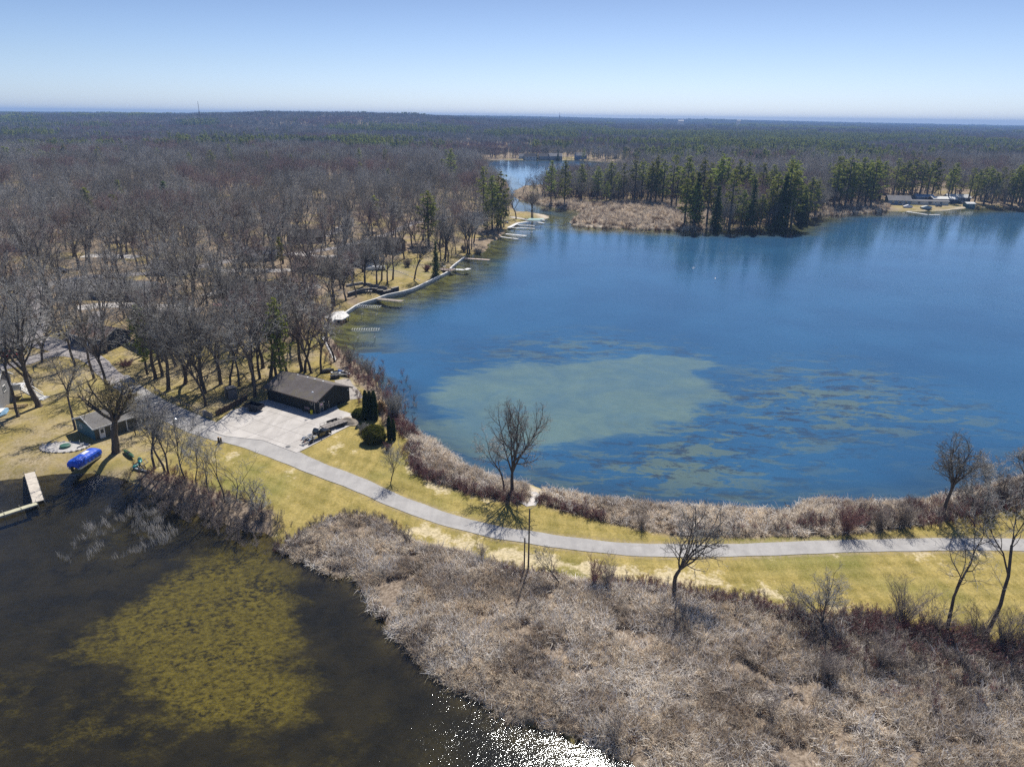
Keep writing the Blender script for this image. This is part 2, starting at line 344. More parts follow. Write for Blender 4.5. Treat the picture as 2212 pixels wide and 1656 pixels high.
a_mow = (.5+.5*np.sin(RD*2*np.pi/2.6))*sstep(22, 16, RD)*sstep(1.5, 3, RD)*cause*(1-a_wet)
a_pond = (sb < 4).astype(float)
# strips of shallow bed by the shore, widened far off for painted tree reflections
a_shallow = np.clip(1+sdl/np.clip(rad/np.where(Y > 185, 7.5, 22.), 5, 30), 0, 1)*(sdl < .5)
a_mown = sstep(14, 2, np.abs(Y-0)) if False else np.zeros(X.shape)

mt = bpy.data.materials.new('ground'); t = NT(mt)
P = t.pos(); big = t.noise(P, .035, 3); mid = t.noise(P, .22, 7, .68); fine = t.noise(P, 2.6, 5, .7); vfine = t.noise(P, 9.0, 3, .7)
PS = t.pos((1.0, .16, 1), R(28)); streak = t.noise(PS, .55, 5, .65)
straw, olive, green, pale = (.385, .295, .092), (.165, .138, .026), (.118, .148, .028), (.66, .56, .39)
g = t.mix(t.ramp(t.math('ADD', t.math('MULTIPLY', mid, .5), t.math('MULTIPLY', streak, .5)), .36, .62), olive, straw)
g = t.mix(t.math('MULTIPLY', t.ramp(big, .5, .66), .62), g, green)
g = t.mix(t.math('MULTIPLY', t.ramp(t.math('ADD', t.noise(P, .11, 9, .78), t.math('MULTIPLY', t.attr('a_pale'), .16)), .58, .66), .8), g, pale)
g = t.mix(t.math('MULTIPLY', t.ramp(fine, .40, .62), .75), g, t.mix(.6, g, (.08, .07, .015)))
g = t.mix(t.math('MULTIPLY', t.ramp(vfine, .48, .7), .5), g, (.54, .43, .20)); g = t.mix(t.math('MULTIPLY', t.math('SUBTRACT', 1.0, t.attr('a_close')), t.mixf(t.ramp(t.noise(P, .09, 7, .7), .40, .62), 0.1, .72)), g, t.mix(t.ramp(fine, .35, .65), (.20, .155, .095), (.47, .385, .27)))
g = t.mix(t.math('MULTIPLY', t.attr('a_mow'), .30), g, t.mix(.5, g, (.56, .46, .20)))
g = t.mix(t.math('MULTIPLY', t.attr('a_edge'), t.ramp(fine, .35, .6)), g, (.36, .29, .19))
lit = t.mix(t.ramp(mid, .3, .7), (.135, .098, .062), (.31, .235, .16))
lit = t.mix(t.math('MULTIPLY', t.ramp(fine, .4, .7), .6), lit, (.37, .30, .21))
lit = t.mix(t.math('MULTIPLY', t.ramp(t.noise(P, .05, 4), .5, .6), .6), lit, t.mix(.4, g, (.22, .18, .05)))
wet = t.mix(t.ramp(fine, .3, .7), (.11, .08, .055), (.36, .29, .22))
sand = t.mix(t.ramp(fine, .3, .7), (.38, .31, .22), (.60, .53, .43))
land = t.mix(t.attr('a_grass'), lit, g)
land = t.mix(t.attr('a_wet'), land, wet)
land = t.mix(t.attr('a_sand'), land, sand)
# lake beds
an = t.noise(t.pos((.42, 1.0, 1), R(-8)), .24, 10, .72, .5)
deep = t.mix(t.ramp(t.noise(P, .03, 4), .3, .7), (.029, .102, .198), (.040, .132, .240))
silt = t.mix(t.ramp(mid, .3, .7), (.175, .215, .175), (.225, .26, .20))
mott = t.math('MULTIPLY', t.attr('a_mottle'), t.ramp(t.math('ADD', an, t.math('MULTIPLY', t.attr('a_mottle'), .06)), .53, .60))
shn = t.ramp(t.math('ADD', t.attr('a_shoal'), t.math('MULTIPLY', t.math('SUBTRACT', an, .5), 1.5)), .30, .75)
lb = t.mix(t.math('MULTIPLY', mott, .75), deep, t.mix(.65, silt, (.17, .165, .085)))
lb = t.mix(t.math('MULTIPLY', t.math('MULTIPLY', t.attr('a_mottle'), t.ramp(t.noise(t.pos((.5, 1, 1), R(10)), .35, 10, .75, .3), .52, .58)), .8), lb, (.040, .050, .072))
lb = t.mix(t.math('MULTIPLY', shn, t.mixf(t.ramp(t.noise(P, .06, 7, .7, .8), .35, .65), .55, .85)), lb, silt)
lb = t.mix(t.math('MULTIPLY', t.ramp(t.attr('a_near'), .1, 1.0), .62), lb, t.mix(t.ramp(an, .40, .62), (.022, .026, .034), (.085, .088, .055)))
shl = t.mix(t.ramp(an, .42, .6), (.060, .044, .010), (.20, .155, .030))  # olive of the shallow bed, with dark tree reflections painted into the tone
lb = t.mix(t.math('MULTIPLY', t.ramp(t.attr('a_shallow'), .05, .9), t.attr('a_bank')), lb, shl)
pn = t.noise(t.pos((.75, 1.0, 1), R(-20)), 1.5, 10, .80, .15); pn2 = t.noise(t.pos((.7, 1.0, 1), R(-15)), .28, 11, .78, .1)
pdeep = t.mix(t.ramp(mid, .3, .7), (.016, .015, .010), (.038, .033, .019))
wcol = t.mix(t.ramp(pn, .35, .70), (.068, .058, .013), (.235, .20, .045))
wm = t.math('MULTIPLY', t.ramp(t.math('ADD', t.attr('a_weed'), t.math('MULTIPLY', t.math('SUBTRACT', pn2, .5), 1.6)), .34, .86), t.ramp(t.math('ADD', pn, t.math('MULTIPLY', t.math('SUBTRACT', pn2, .5), .7)), .335, .50))
wm2 = t.math('MULTIPLY', t.attr('a_weed2'), t.math('MULTIPLY', t.ramp(pn2, .46, .68), t.ramp(pn, .36, .56)))
pb = t.mix(t.math('MULTIPLY', wm2, .8), pdeep, t.mix(.4, wcol, (.08, .065, .015)))
pb = t.mix(wm, pb, wcol)
pb = t.mix(t.math('MULTIPLY', t.ramp(t.attr('a_shallow'), .2, .95), .75), pb, t.mix(t.ramp(pn2, .4, .6), (.035, .028, .018), (.14, .115, .055)))
bed = t.mix(t.attr('a_pond'), lb, pb)
zz = t.n('ShaderNodeSeparateXYZ', {0: t.n('ShaderNodeNewGeometry').outputs['Position']}).outputs[2]
col = t.mix(t.ramp(zz, -.06, .05), bed, land)
t.bsdf(col, .95, t.bump(t.math('ADD', fine, t.math('MULTIPLY', vfine, .5)), .55, .12), spec=.1)
# a_bank: wooded west shore and far shore, olive bed plus painted-in tree reflections
a_near = np.clip(1+sdl/16., 0, 1)*(Y < 165)*(sa < .5)
a_bank = np.clip(np.maximum(sstep(20, -20, X-GP(1150, 600)[0])*sstep(150, 190, Y), sstep(330, 380, Y)), 0, 1)
me = npmesh('terrain', V, q.ravel(), np.arange(0, len(q)*4, 4), mt, True)
for nm, A in (('a_grass', a_grass), ('a_wet', a_wet), ('a_sand', a_sand), ('a_shoal', a_shoal), ('a_mottle', a_mottle), ('a_weed', a_weed), ('a_weed2', a_weed2), ('a_pond', a_pond), ('a_edge', a_edge), ('a_mow', a_mow), ('a_near', a_near), ('a_pale', a_pale), ('a_close', a_close), ('a_shallow', a_shallow), ('a_bank', a_bank)):
    at = me.attributes.new(nm, 'FLOAT', 'POINT'); at.data.foreach_set('value', A.astype(np.float32).ravel())
tag(put('terrain', me), kind='structure')

# ------------------------------------------------------------------ water sheets
def water(name, tint, wscale, wstr, rough, stretch, rot, cscale, cstr):
    m = bpy.data.materials.new(name); t = NT(m)
    P1 = t.pos(stretch, rot)
    w1 = t.noise(P1, wscale, 3, .6, .3); w2 = t.noise(t.pos((1, 1, 1), rot+.9), wscale*3.3, 3, .6); w3 = t.noise(t.pos(), cscale, 3)
    h = t.math('ADD', w1, t.math('MULTIPLY', w2, .35))
    calm = t.ramp(w3, .40, .62)
    yy = t.n('ShaderNodeSeparateXYZ', {0: t.pos()}).outputs[1]
    wstr_ = t.mixf(t.ramp(yy, 190.0, 460.0), wstr, wstr*.42) if name == 'lake_water' else wstr
    nrm = t.n('ShaderNodeBump', {'Height': h, 'Strength': t.math('MULTIPLY', t.mixf(calm, 1-cstr, 1.0), wstr_), 'Distance': .12}).outputs[0]
    fr = t.n('ShaderNodeFresnel', {'IOR': 1.333, 'Normal': nrm}).outputs[0]
    gl = t.n('ShaderNodeBsdfGlossy', {'Color': (.93, .97, 1.0), 'Roughness': rough, 'Normal': nrm}).outputs[0]
    tr = t.n('ShaderNodeBsdfTransparent', {'Color': tint}).outputs[0]
    mx = t.n('ShaderNodeMixShader', {0: fr, 1: tr, 2: gl}); t.t.links.new(mx.outputs[0], t.out.inputs[0])
    return m
RC = np.array([GP(a, b, 1.0) for a, b in ROADC])
lw = water('lake_water', (.78, .88, .94), .85, .6, .06, (1, .55, 1), .25, .018, .35)
pw = water('pond_water', (.80, .78, .66), 1.25, .62, .07, (.5, 1, 1), .5, .22, .2)
mid_i = [tuple(p) for p in RC[1:]]
poly_sheet('lake_water', mid_i+[(900, 150), (1600, 700), (900, 1400), (-300, 1500), (-700, 900), (-420, 140)], 0.0, lw)
poly_sheet('pond_water', mid_i+[(420, 60), (300, -40), (-300, -40), (-320, 90)], 0.0, pw)

# ------------------------------------------------------------------ paved road, pads and drives
def paved_mat(name, c0, c1, scale=.5, crack=0.0):
    m = bpy.data.materials.new(name); t = NT(m); P = t.pos()
    a = t.noise(P, scale, 5, .6); b = t.noise(P, 6, 4, .7); s = t.noise(t.pos((1, .1, 1), R(60)), .8, 4)
    c = t.mix(t.ramp(t.math('ADD', t.math('MULTIPLY', a, .6), t.math('MULTIPLY', s, .4)), .35, .65), c0, c1)
    c = t.mix(t.math('MULTIPLY', t.ramp(b, .4, .7), .3), c, tuple(x*.75 for x in c0))
    st = t.noise(P, .35, 6, .7, 1.2); c = t.mix(t.math('MULTIPLY', t.ramp(st, .62, .74), .45), c, (.20, .165, .12))
    t.bsdf(c, .9, t.bump(b, .25, .03), spec=.2); return m
M_road = paved_mat('asphalt_worn', (.31, .298, .285), (.40, .385, .365)); M_conc = paved_mat('concrete', (.40, .375, .345), (.52, .49, .455), .3)
M_drive = paved_mat('drive', (.25, .235, .235), (.36, .33, .32)); M_walk = paved_mat('pale_concrete', (.42, .40, .38), (.60, .56, .52), .6)
def smooth_line(P, step=2.0):
    P = np.asarray(P, float); out = []
    for i in range(len(P)-1):
        p0 = P[max(i-1, 0)]; p1 = P[i]; p2 = P[i+1]; p3 = P[min(i+2, len(P)-1)]
        n = max(2, int(np.linalg.norm((p2-p1)[:2])/step))
        for k in range(n):
            u = k/n; out.append(.5*((2*p1)+(-p0+p2)*u+(2*p0-5*p1+4*p2-p3)*u*u+(-p0+3*p1-3*p2+p3)*u**3))
    out.append(P[-1]); return np.array(out)
def strip(name, line, width, mat, lift=.03, thick=.0, flat=None, wob=.06, parent=None):
    L = smooth_line(line, 1.5); n = len(L)
    T = np.gradient(L, axis=0); T /= np.linalg.norm(T, axis=1)[:, None]; N = np.stack([-T[:, 1], T[:, 0]], 1)
    w = width/2*np.ones(n) if np.isscalar(width) else np.interp(np.linspace(0, 1, n), np.linspace(0, 1, len(width)), width)/2
    cols = [-1, -.5, 0, .5, 1]; V = []
    for c in cols:
        off = w*c+(wob*np.sin(np.arange(n)*1.7+c*5)+wob*np.sin(np.arange(n)*.61+c) if abs(c) == 1 else 0)
        p = L+N*off[:, None] if not np.isscalar(off) else L+N*off
        z = (height(p[:, 0], p[:, 1])+lift) if flat is None else np.full(n, flat)
        V.append(np.column_stack([p, z]))
    V = np.stack(V, 1); ix = np.arange(n*5).reshape(n, 5)
    q = np.stack([ix[:-1, :-1], ix[:-1, 1:], ix[1:, 1:], ix[1:, :-1]], -1).reshape(-1, 4)[:, ::-1]
    me = npmesh(name, V.reshape(-1, 3), q.ravel(), np.arange(0, len(q)*4, 4), mat)
    o = put(name, me, parent)
    if parent is None: tag(o, kind='structure')
    return o
road_i = [i for i, p in enumerate(ROADC) if p[0] >= 240]
strip('road', RC[road_i], [5.2, 5.0, 5.4, 6.2, 5.4, 4.3, 3.8, 3.4, 3.25, 3.2, 3.2, 3.2, 3.2, 3.2, 3.2, 3.3], M_road, flat=1.075, wob=.05)
# ------------------------------------------------------------------ trees
def bark(name, col, col2, rnd=.18):
    m = bpy.data.materials.new(name); t = NT(m)
    a = t.noise(t.pos((1, 1, .25)), 3.0, 4, .6)
    c = t.mix(t.ramp(a, .3, .7), col, col2)
    r = t.n('ShaderNodeObjectInfo').outputs['Random']
    c = t.n('ShaderNodeHueSaturation', {'Color': c, 'Value': t.mixf(r, 1-rnd, 1+rnd)}).outputs[0]
    t.bsdf(c, .9, spec=.15); return m
M_trunk = bark('bark', (.075, .060, .050), (.145, .120, .100))
M_twig = bark('twigs_grey', (.20, .193, .178), (.42, .405, .375), .32)
M_twigb = bark('twigs_brown', (.165, .15, .128), (.31, .285, .245), .3)
M_twigr = bark('twigs_red', (.20, .14, .125), (.33, .24, .215), .2)
M_dog = bark('shrub_maroon', (.16, .075, .075), (.29, .16, .15), .3)
M_shrub = bark('shrub_brown', (.18, .15, .13), (.36, .31, .275), .3)
M_willow = bark('twigs_yellow', (.24, .19, .075), (.38, .31, .15), .15)
M_rust = bark('leaves_rust', (.22, .09, .04), (.34, .17, .09), .2)
def leafmat(name, c0, c1, rnd=.2):
    m = bpy.data.materials.new(name); t = NT(m)
    a = t.noise(t.pos(), 1.3, 4, .6); r = t.n('ShaderNodeObjectInfo').outputs['Random']
    c = t.mix(t.ramp(a, .35, .65), c0, c1)
    c = t.n('ShaderNodeHueSaturation', {'Color': c, 'Hue': t.mixf(r, .485, .515), 'Value': t.mixf(r, 1-rnd, 1+rnd)}).outputs[0]
    d = t.n('ShaderNodeBsdfDiffuse', {'Color': c}).outputs[0]; tl = t.n('ShaderNodeBsdfTranslucent', {'Color': c}).outputs[0]
    mx = t.n('ShaderNodeMixShader', {0: .42, 1: d, 2: tl}); t.t.links.new(mx.outputs[0], t.out.inputs[0]); return m
M_pine = leafmat('needles_pine', (.10, .135, .035), (.33, .34, .08), .35)
M_spruce = leafmat('needles_spruce', (.055, .09, .035), (.15, .18, .055), .3)
M_ygreen = leafmat('needles_yellow', (.11, .13, .018), (.24, .24, .035), .1)
M_arb = leafmat('arborvitae', (.020, .045, .012), (.075, .095, .022), .1)
M_yew = leafmat('yew', (.055, .075, .012), (.15, .15, .03), .1)

def segs_to_mesh(name, segs, mat):
    """segs: rows p0(3) p1(3) r0 r1; each becomes a tapered prism, more sides for the stout ones"""
    S = np.array(segs, float)
    if len(S) == 0: S = np.zeros((0, 8))
    Vs, Ls, off = [], [], 0
    for lo, hi, k in ((.09, 99, 7), (.035, .09, 4), (0, .035, 3)):
        s = S[(S[:, 6] >= lo) & (S[:, 6] < hi)]
        if not len(s): continue
        d = s[:, 3:6]-s[:, :3]; d /= np.linalg.norm(d, axis=1)[:, None]+1e-9
        u = np.where(np.abs(d[:, 2:3]) < .9, np.array([[0, 0, 1.]]), np.array([[1., 0, 0]]))
        a = np.cross(d, u); a /= np.linalg.norm(a, axis=1)[:, None]; b = np.cross(a, d)
        ang = 2*np.pi*np.arange(k)/k
        ring = a[:, None, :]*np.cos(ang)[None, :, None]+b[:, None, :]*np.sin(ang)[None, :, None]
        v0 = s[:, None, :3]+ring*s[:, 6][:, None, None]; v1 = s[:, None, 3:6]+ring*s[:, 7][:, None, None]
        V = np.concatenate([v0, v1], 1).reshape(-1, 3)
        base = (np.arange(len(s))*2*k)[:, None, None]; i = np.arange(k)
        f = np.stack([i, (i+1) % k, k+(i+1) % k, k+i], -1)[None]+base+off
        Vs.append(V); Ls.append(f.reshape(-1)); off += len(V)
    if not Vs: return None
    V = np.concatenate(Vs); L = np.concatenate(Ls)
    return npmesh(name, V, L, np.arange(0, len(L), 4), mat, True)
def rot_about(v, ax, an): return Matrix.Rotation(an, 3, ax) @ v
def grow(seed, H, rtrunk, fork=.35, limbs=5, spread=.6, lean=(0, 0), twig=.013, dens=1.0, wig=.17, up=.045, shape=1.0, depth=4, bend=None, split=None):
    """a bare tree: list of segments with their level"""
    rng = random.Random(seed); out = []
    kids = {1: (6, 9), 2: (5, 7), 3: (4, 6), 4: (0, 0)}
    def branch(p, d, L, r, lv, target=None):
        n = {0: 7, 1: 6, 2: 4, 3: 3, 4: 2}[lv]; sl = L/n; pts = [p.copy()]; dirs = []
        rr0 = r; taper = {0: .62, 1: .25, 2: .3, 3: .45, 4: .5}[lv]
        for i in range(n):
            w = wig*(1+.5*lv)*.55
            d = (d+Vector((rng.gauss(0, w), rng.gauss(0, w), rng.gauss(0, w*.6)))+Vector((0, 0, up*(1 if lv else .6)))).normalized()
            if lv == 0 and bend: d = (d+Vector((bend[0], bend[1], 0))*(i-n*.3)/n).normalized()
            q = p+d*sl; ra = r*(1-(1-taper)*i/n); rb = r*(1-(1-taper)*(i+1)/n)
            out.append((*p, *q, max(ra, twig*.6), max(rb, twig*.5), lv)); p = q; pts.append(p.copy()); dirs.append(d.copy())
        return pts, dirs, rb
    def children(pts, dirs, L, r, lv, start):
        if lv >= depth: return
        lo, hi = kids[lv]; k = int(rng.uniform(lo, hi+1)*dens**(1 if lv > 1 else .5)+.5)
        for j in range(k):
            u = start+(1-start)*(j+rng.random())/k; u = min(u, .999)*(len(pts)-1); i = int(u); f = u-i
            p = pts[i].lerp(pts[i+1], f); d = dirs[i]
            ax = d.orthogonal().normalized(); ax.rotate(Matrix.Rotation(rng.random()*6.283, 3, d))
            nd = rot_about(d, ax, rng.uniform(.55, 1.2)*(.95 if lv < 3 else 1.1))
            ln = L*(.62-.30*(u/(len(pts)-1)))*rng.uniform(.7, 1.15)
            rad = max(r*(.55-.25*u/(len(pts)-1)), twig)
            P2, D2, _ = branch(p, nd, ln, rad, lv+1); children(P2, D2, ln, rad, lv+1, .18)
    d0 = Vector((lean[0], lean[1], 1)).normalized()
    pts, dirs, rtop = branch(Vector((0, 0, -.3)), d0, H*fork+.3, rtrunk, 0)
    out.insert(0, (*pts[0], *(pts[0].lerp(pts[1], .5)), rtrunk*1.45, rtrunk*1.02, 0))
    top = pts[-1]; rem = H*(1-fork)
    for j in range(limbs):
        a = 6.283*(j+rng.random()*.6)/limbs+seed; sp = spread*rng.uniform(.55, 1.2)*(0.25 if j == 0 else 1)
        if split: a, sp = split[j % len(split)]
        nd = (dirs[-1]+Vector((math.cos(a)*sp, math.sin(a)*sp, .1))).normalized()
        if split: p0 = top.copy()
        else:
            i = len(pts)-1-(j % 3 if j else 0)*(1 if rng.random() < .7 else 0); p0 = pts[i].copy()
        ln = (H-p0.z)*rng.uniform(.80, 1.0)/(1+.22*sp)*shape
        r1 = rtop*rng.uniform(.55, .85)*(1.15 if j == 0 else 1)
        P2, D2, _ = branch(p0, nd, ln, r1, 1); children(P2, D2, ln, r1, 1, .16)
    # a few low side branches on the trunk
    for j in range(rng.randint(0, 2)):
        i = rng.randint(3, len(pts)-2); a = rng.random()*6.283
        nd = Vector((math.cos(a), math.sin(a), .5)).normalized(); ln = H*.18*rng.uniform(.6, 1.2)
        P2, D2, _ = branch(pts[i].copy(), nd, ln, rtop*.3, 2); children(P2, D2, ln, rtop*.3, 2, .2)
    return out
def tree_meshes(name, segs, tm=None, cm=None, cut=0):
    tm = tm or M_trunk; cm = cm or M_twig
    a = [s[:8] for s in segs if s[8] <= 2]; b = [s[:8] for s in segs if s[8] > 2]
    return segs_to_mesh(name+'_trunk', a, tm), segs_to_mesh(name+'_crown', b, cm)
BARE = []; rngT = random.Random(5)
for i in range(9):
    H = 18.0; cm = [M_twig, M_twig, M_twigb, M_twig, M_twigb, M_twig, M_twigr, M_twig, M_twigb][i]
    sg = grow(100+i, H, .35, fork=[.42, .34, .48, .38, .46, .32, .40, .52, .37][i], limbs=[6, 5, 7, 6, 5, 6, 6, 5, 7][i], spread=[.7, .85, .5, .65, .55, .9, .6, .45, .75][i], twig=.018, dens=.90); zm = max(q_[5] for q_ in sg)/H; sg = [tuple(v/zm for v in q_[:6])+q_[6:] for q_ in sg]
    BARE.append(tree_meshes('bare', sg, None, cm))
def tree_thing(name, meshes, x, y, z, s, rz, label, cat='tree', group=None, sxy=1.0, trunk='trunk', crown='crown'):
    o = thing(name, label, cat, (x, y, z), rz, group); o.scale = (s*sxy, s*sxy, s)
    if meshes[0]: put(trunk, meshes[0], o)
    if meshes[1]: put(crown, meshes[1], o)
    return o

# ---- conifers: whorls of plumes round a straight stem
def sprays(P, N, size, rng, k=3, flat=.5):
    """k small leaf-like faces round each point"""
    n = len(P); P = np.repeat(P, k, 0)+rng.normal(0, 1, (n*k, 3))*np.array([1, 1, flat])*size*.55; N = np.repeat(N, k, 0)+rng.normal(0, .45, (n*k, 3))
    N /= np.linalg.norm(N, axis=1)[:, None]+1e-9; n = len(P)
    u = np.cross(N, rng.normal(0, 1, (n, 3))); u /= np.linalg.norm(u, axis=1)[:, None]+1e-9; w = np.cross(N, u)
    s = size*rng.uniform(.6, 1.3, (n, 1))
    a = P-u*s*.5; b = P+N*s*.1+w*s*.42; c = P+u*s*.75; d = P-w*s*.42
    return np.stack([a, b, c, d], 1).reshape(-1, 3)
def quads(name, V, mat):
    return npmesh(name, V, np.arange(len(V)), np.arange(0, len(V), 4), mat)
def conifer(seed, H, rad, start, tiers, per, kind='pine', mat=None, size=.5, plume=5, wide=1.0, gappy=.15):
    rng = np.random.default_rng(seed); segs = [(0, 0, -.3, 0, 0, H*.5, .017*H, .011*H), (0, 0, H*.5, 0, 0, H*.97, .011*H, .02)]
    P, N = [], []
    for i in range(tiers):
        u = i/(tiers-1); z = H*(start+(1-start)*u*.97)
        prof = (1-u)**.85*.95+.07 if kind == 'spruce' else (math.sin(math.pi*min(1, .18+u*.80))**.8)*(1-.45*u)+.08
        for j in range(per):
            if rng.random() < gappy: continue
            a = 6.283*(j+rng.random())/per+i*1.3; L = rad*prof*rng.uniform(.6, 1.18)*wide
            rise = (-.18 if kind == 'spruce' else .10+.25*u)+rng.normal(0, .06); zz = z+rng.normal(0, H*.006)
            dirv = np.array([math.cos(a), math.sin(a), rise])
            segs.append((0, 0, zz, *(dirv*L*.85+[0, 0, zz]), .012*L+.02, .01))
            m = max(2, int(plume*L/rad+1)); tt = rng.uniform(.28 if kind != 'spruce' else .12, 1.0, m)**.8
            sd = rng.normal(0, .16, m)*L*(1.15-tt)
            pts = dirv[None]*tt[:, None]*L+np.stack([-math.sin(a)*sd, math.cos(a)*sd, np.zeros(m)], 1)+[0, 0, zz]
            pts[:, 2] += rng.normal(.05, .1, m)*size-(.10*L*tt**2 if kind == 'spruce' else -.06*L*tt**2)
            P.append(pts); N.append(np.tile([math.cos(a)*.45, math.sin(a)*.45, 1.0], (m, 1)))
    P = np.concatenate(P); N = np.concatenate(N)
    V = sprays(P, N, size, rng)
    return segs_to_mesh('conifer_trunk', segs, M_trunk), quads('conifer_crown', V, mat or M_pine)
PINES = [conifer(1, 20, 3.6, .30, 20, 5, 'pine', M_pine, .55, 7, gappy=.25), conifer(2, 22, 3.2, .42, 17, 5, 'pine', M_pine, .52, 7, gappy=.35),
         conifer(3, 18, 3.4, .20, 18, 5, 'pine', M_pine, .55, 8, gappy=.25), conifer(4, 21, 2.8, .5, 13, 5, 'pine', M_pine, .55, 8, gappy=.3)]
SPRUCES = [conifer(11, 16, 3.3, .04, 24, 8, 'spruce', M_spruce, .55, 9, gappy=.12), conifer(12, 18, 3.1, .10, 24, 7, 'spruce', M_spruce, .55, 8, gappy=.2)]

# ---- shrubs: many stems from one root
def shrub_segs(seed, H, W, stems=14, twig=.012, sub=7, dens=1.0):
    rng = random.Random(seed); out = []
    for i in range(stems):
        a = rng.random()*6.283; sp = rng.random()**.6*W/H*.55
        d = Vector((math.cos(a)*sp, math.sin(a)*sp, 1)).normalized(); p = Vector((rng.gauss(0, W*.05), rng.gauss(0, W*.05), -.1)); L = H*rng.uniform(.65, 1.05); r = .012+.006*H
        n = 5
        for k in range(n):
            d = (d+Vector((rng.gauss(0, .13), rng.gauss(0, .13), .03))).normalized(); q = p+d*L/n
            out.append((*p, *q, r*(1-.16*k), r*(1-.16*(k+1))))
            for j in range(int(sub*dens*(1 if k else .3))):
                aa = rng.random()*6.283; e = (d*.8+Vector((math.cos(aa), math.sin(aa), rng.uniform(0, .8)))*.8).normalized(); l2 = L*.22*rng.uniform(.5, 1.3)
                s0 = p.lerp(q, rng.random()); s1 = s0+e*l2; out.append((*s0, *s1, twig, twig*.5))
                for m in range(2):
                    aa = rng.random()*6.283; e2 = (e+Vector((math.cos(aa), math.sin(aa), rng.uniform(-.2, .6)))*.8).normalized(); s2 = s0.lerp(s1, rng.uniform(.3, .9))
                    out.append((*s2, *(s2+e2*l2*.6), twig*.8, twig*.4))
            p = q
    return out
# ---- dense clipped or columnar evergreens: leaf faces over a lumpy body
def body_leaves(seed, prof, n, size, mat, name='foliage', lump=.12, sep=None):
    rng = np.random.default_rng(seed); zs = np.array([p[1] for p in prof]); rs = np.array([p[0] for p in prof])
    z = rng.uniform(zs[0], zs[-1], n); a = rng.uniform(0, 6.283, n); r0 = np.interp(z, zs, rs)
    r = r0*(1+lump*(np.sin(a*3+z*2.3)+np.sin(a*5-z*3.1)*.6))*rng.uniform(.72, 1.03, n)
    P = np.stack([r*np.cos(a), r*np.sin(a), z], 1); slope = np.gradient(r0[np.argsort(z)])
    N = np.stack([np.cos(a), np.sin(a), np.full(n, .7)], 1)
    return quads(name, sprays(P, N, size, rng, 2, 1.0), mat)

# ------------------------------------------------------------------ stuff scattered with geometry nodes (nobody could count it)
def scatter(name, label, P, rot, sc, ix, protos, group=None, cat=None):
    col = bpy.data.collections.new(name+'_kinds')
    for i, me in enumerate(protos):
        o = bpy.data.objects.new('%s_kind_%02d' % (name, i), me); col.objects.link(o)
    me = bpy.data.meshes.new(name); me.vertices.add(len(P)); me.vertices.foreach_set('co', np.asarray(P, np.float32).ravel())
    a = me.attributes.new('rot', 'FLOAT_VECTOR', 'POINT'); a.data.foreach_set('vector', np.asarray(rot, np.float32).ravel())
    a = me.attributes.new('scl', 'FLOAT_VECTOR', 'POINT'); a.data.foreach_set('vector', np.asarray(sc, np.float32).ravel())
    a = me.attributes.new('idx', 'INT', 'POINT'); a.data.foreach_set('value', np.asarray(ix, np.int32))
    g = bpy.data.node_groups.new(name, 'GeometryNodeTree')
    g.interface.new_socket('Geometry', in_out='INPUT', socket_type='NodeSocketGeometry'); g.interface.new_socket('Geometry', in_out='OUTPUT', socket_type='NodeSocketGeometry')
    gi = g.nodes.new('NodeGroupInput'); go = g.nodes.new('NodeGroupOutput'); ci = g.nodes.new('GeometryNodeCollectionInfo'); io = g.nodes.new('GeometryNodeInstanceOnPoints')
    m2p = g.nodes.new('GeometryNodeMeshToPoints')
    ci.inputs['Collection'].default_value = col; ci.inputs['Separate Children'].default_value = True; ci.inputs['Reset Children'].default_value = True
    def na(nm, ty):
        n = g.nodes.new('GeometryNodeInputNamedAttribute'); n.data_type = ty; n.inputs['Name'].default_value = nm; return n.outputs['Attribute']
    L = g.links.new
    L(gi.outputs[0], m2p.inputs[0]); L(m2p.outputs[0], io.inputs['Points']); L(ci.outputs[0], io.inputs['Instance']); io.inputs['Pick Instance'].default_value = True
    L(na('idx', 'INT'), io.inputs['Instance Index']); L(na('rot', 'FLOAT_VECTOR'), io.inputs['Rotation']); L(na('scl', 'FLOAT_VECTOR'), io.inputs['Scale']); L(io.outputs[0], go.inputs[0])
    o = put(name, me); mo = o.modifiers.new('scatter', 'NODES'); mo.node_group = g
    return tag(o, label, cat, group, 'stuff')
RN = np.random.default_rng(77)
def in_view(x, y, mar=1.12):
    """keep what can be seen from the photographer's place or a few steps beside it"""
    d = np.stack([x, y, np.full(x.shape, -CAMZ)], -1); f = d@Fv; u = (d@Rv)/f*FPX; v = (d@Uv)/f*FPX
    return (f > 0) & (np.abs(u) < 1106*mar+40) & (v > -828*mar-120)
# ------------------------------------------------------------------ reeds
def reed_clump(seed, n=46, H=1.7, w=.022, flop=.5, rad=.45, mat=None):
    rng = np.random.default_rng(seed); V = []
    for i in range(n):
        a = rng.uniform(0, 6.283); r = rad*math.sqrt(rng.random()); p = np.array([r*math.cos(a), r*math.sin(a), -.05]); L = H*rng.uniform(.55, 1.15)
        b = rng.uniform(0, 6.283); fl = flop*rng.uniform(.2, 1.5); dx = np.array([math.cos(b), math.sin(b), 0]); d = np.array([0, 0, 1.0])+dx*.12*rng.random()
        broken = rng.random() < .35*flop*2; side = np.cross(dx, [0, 0, 1])*w*rng.uniform(.7, 1.5)+dx*.006
        for k in range(3):
            dd = d+dx*fl*(k*.9 if not broken else (0 if k == 0 else 2.2)); dd[2] -= (.2*k*fl if not broken else (k > 0)*.55); dd /= np.linalg.norm(dd)
            q = p+dd*L/3; t0 = 1-.2*k; t1 = 1-.2*(k+1)
            V += [p-side*t0, p+side*t0, q+side*t1, q-side*t1]; p = q
    return quads('reed', np.array(V), mat)
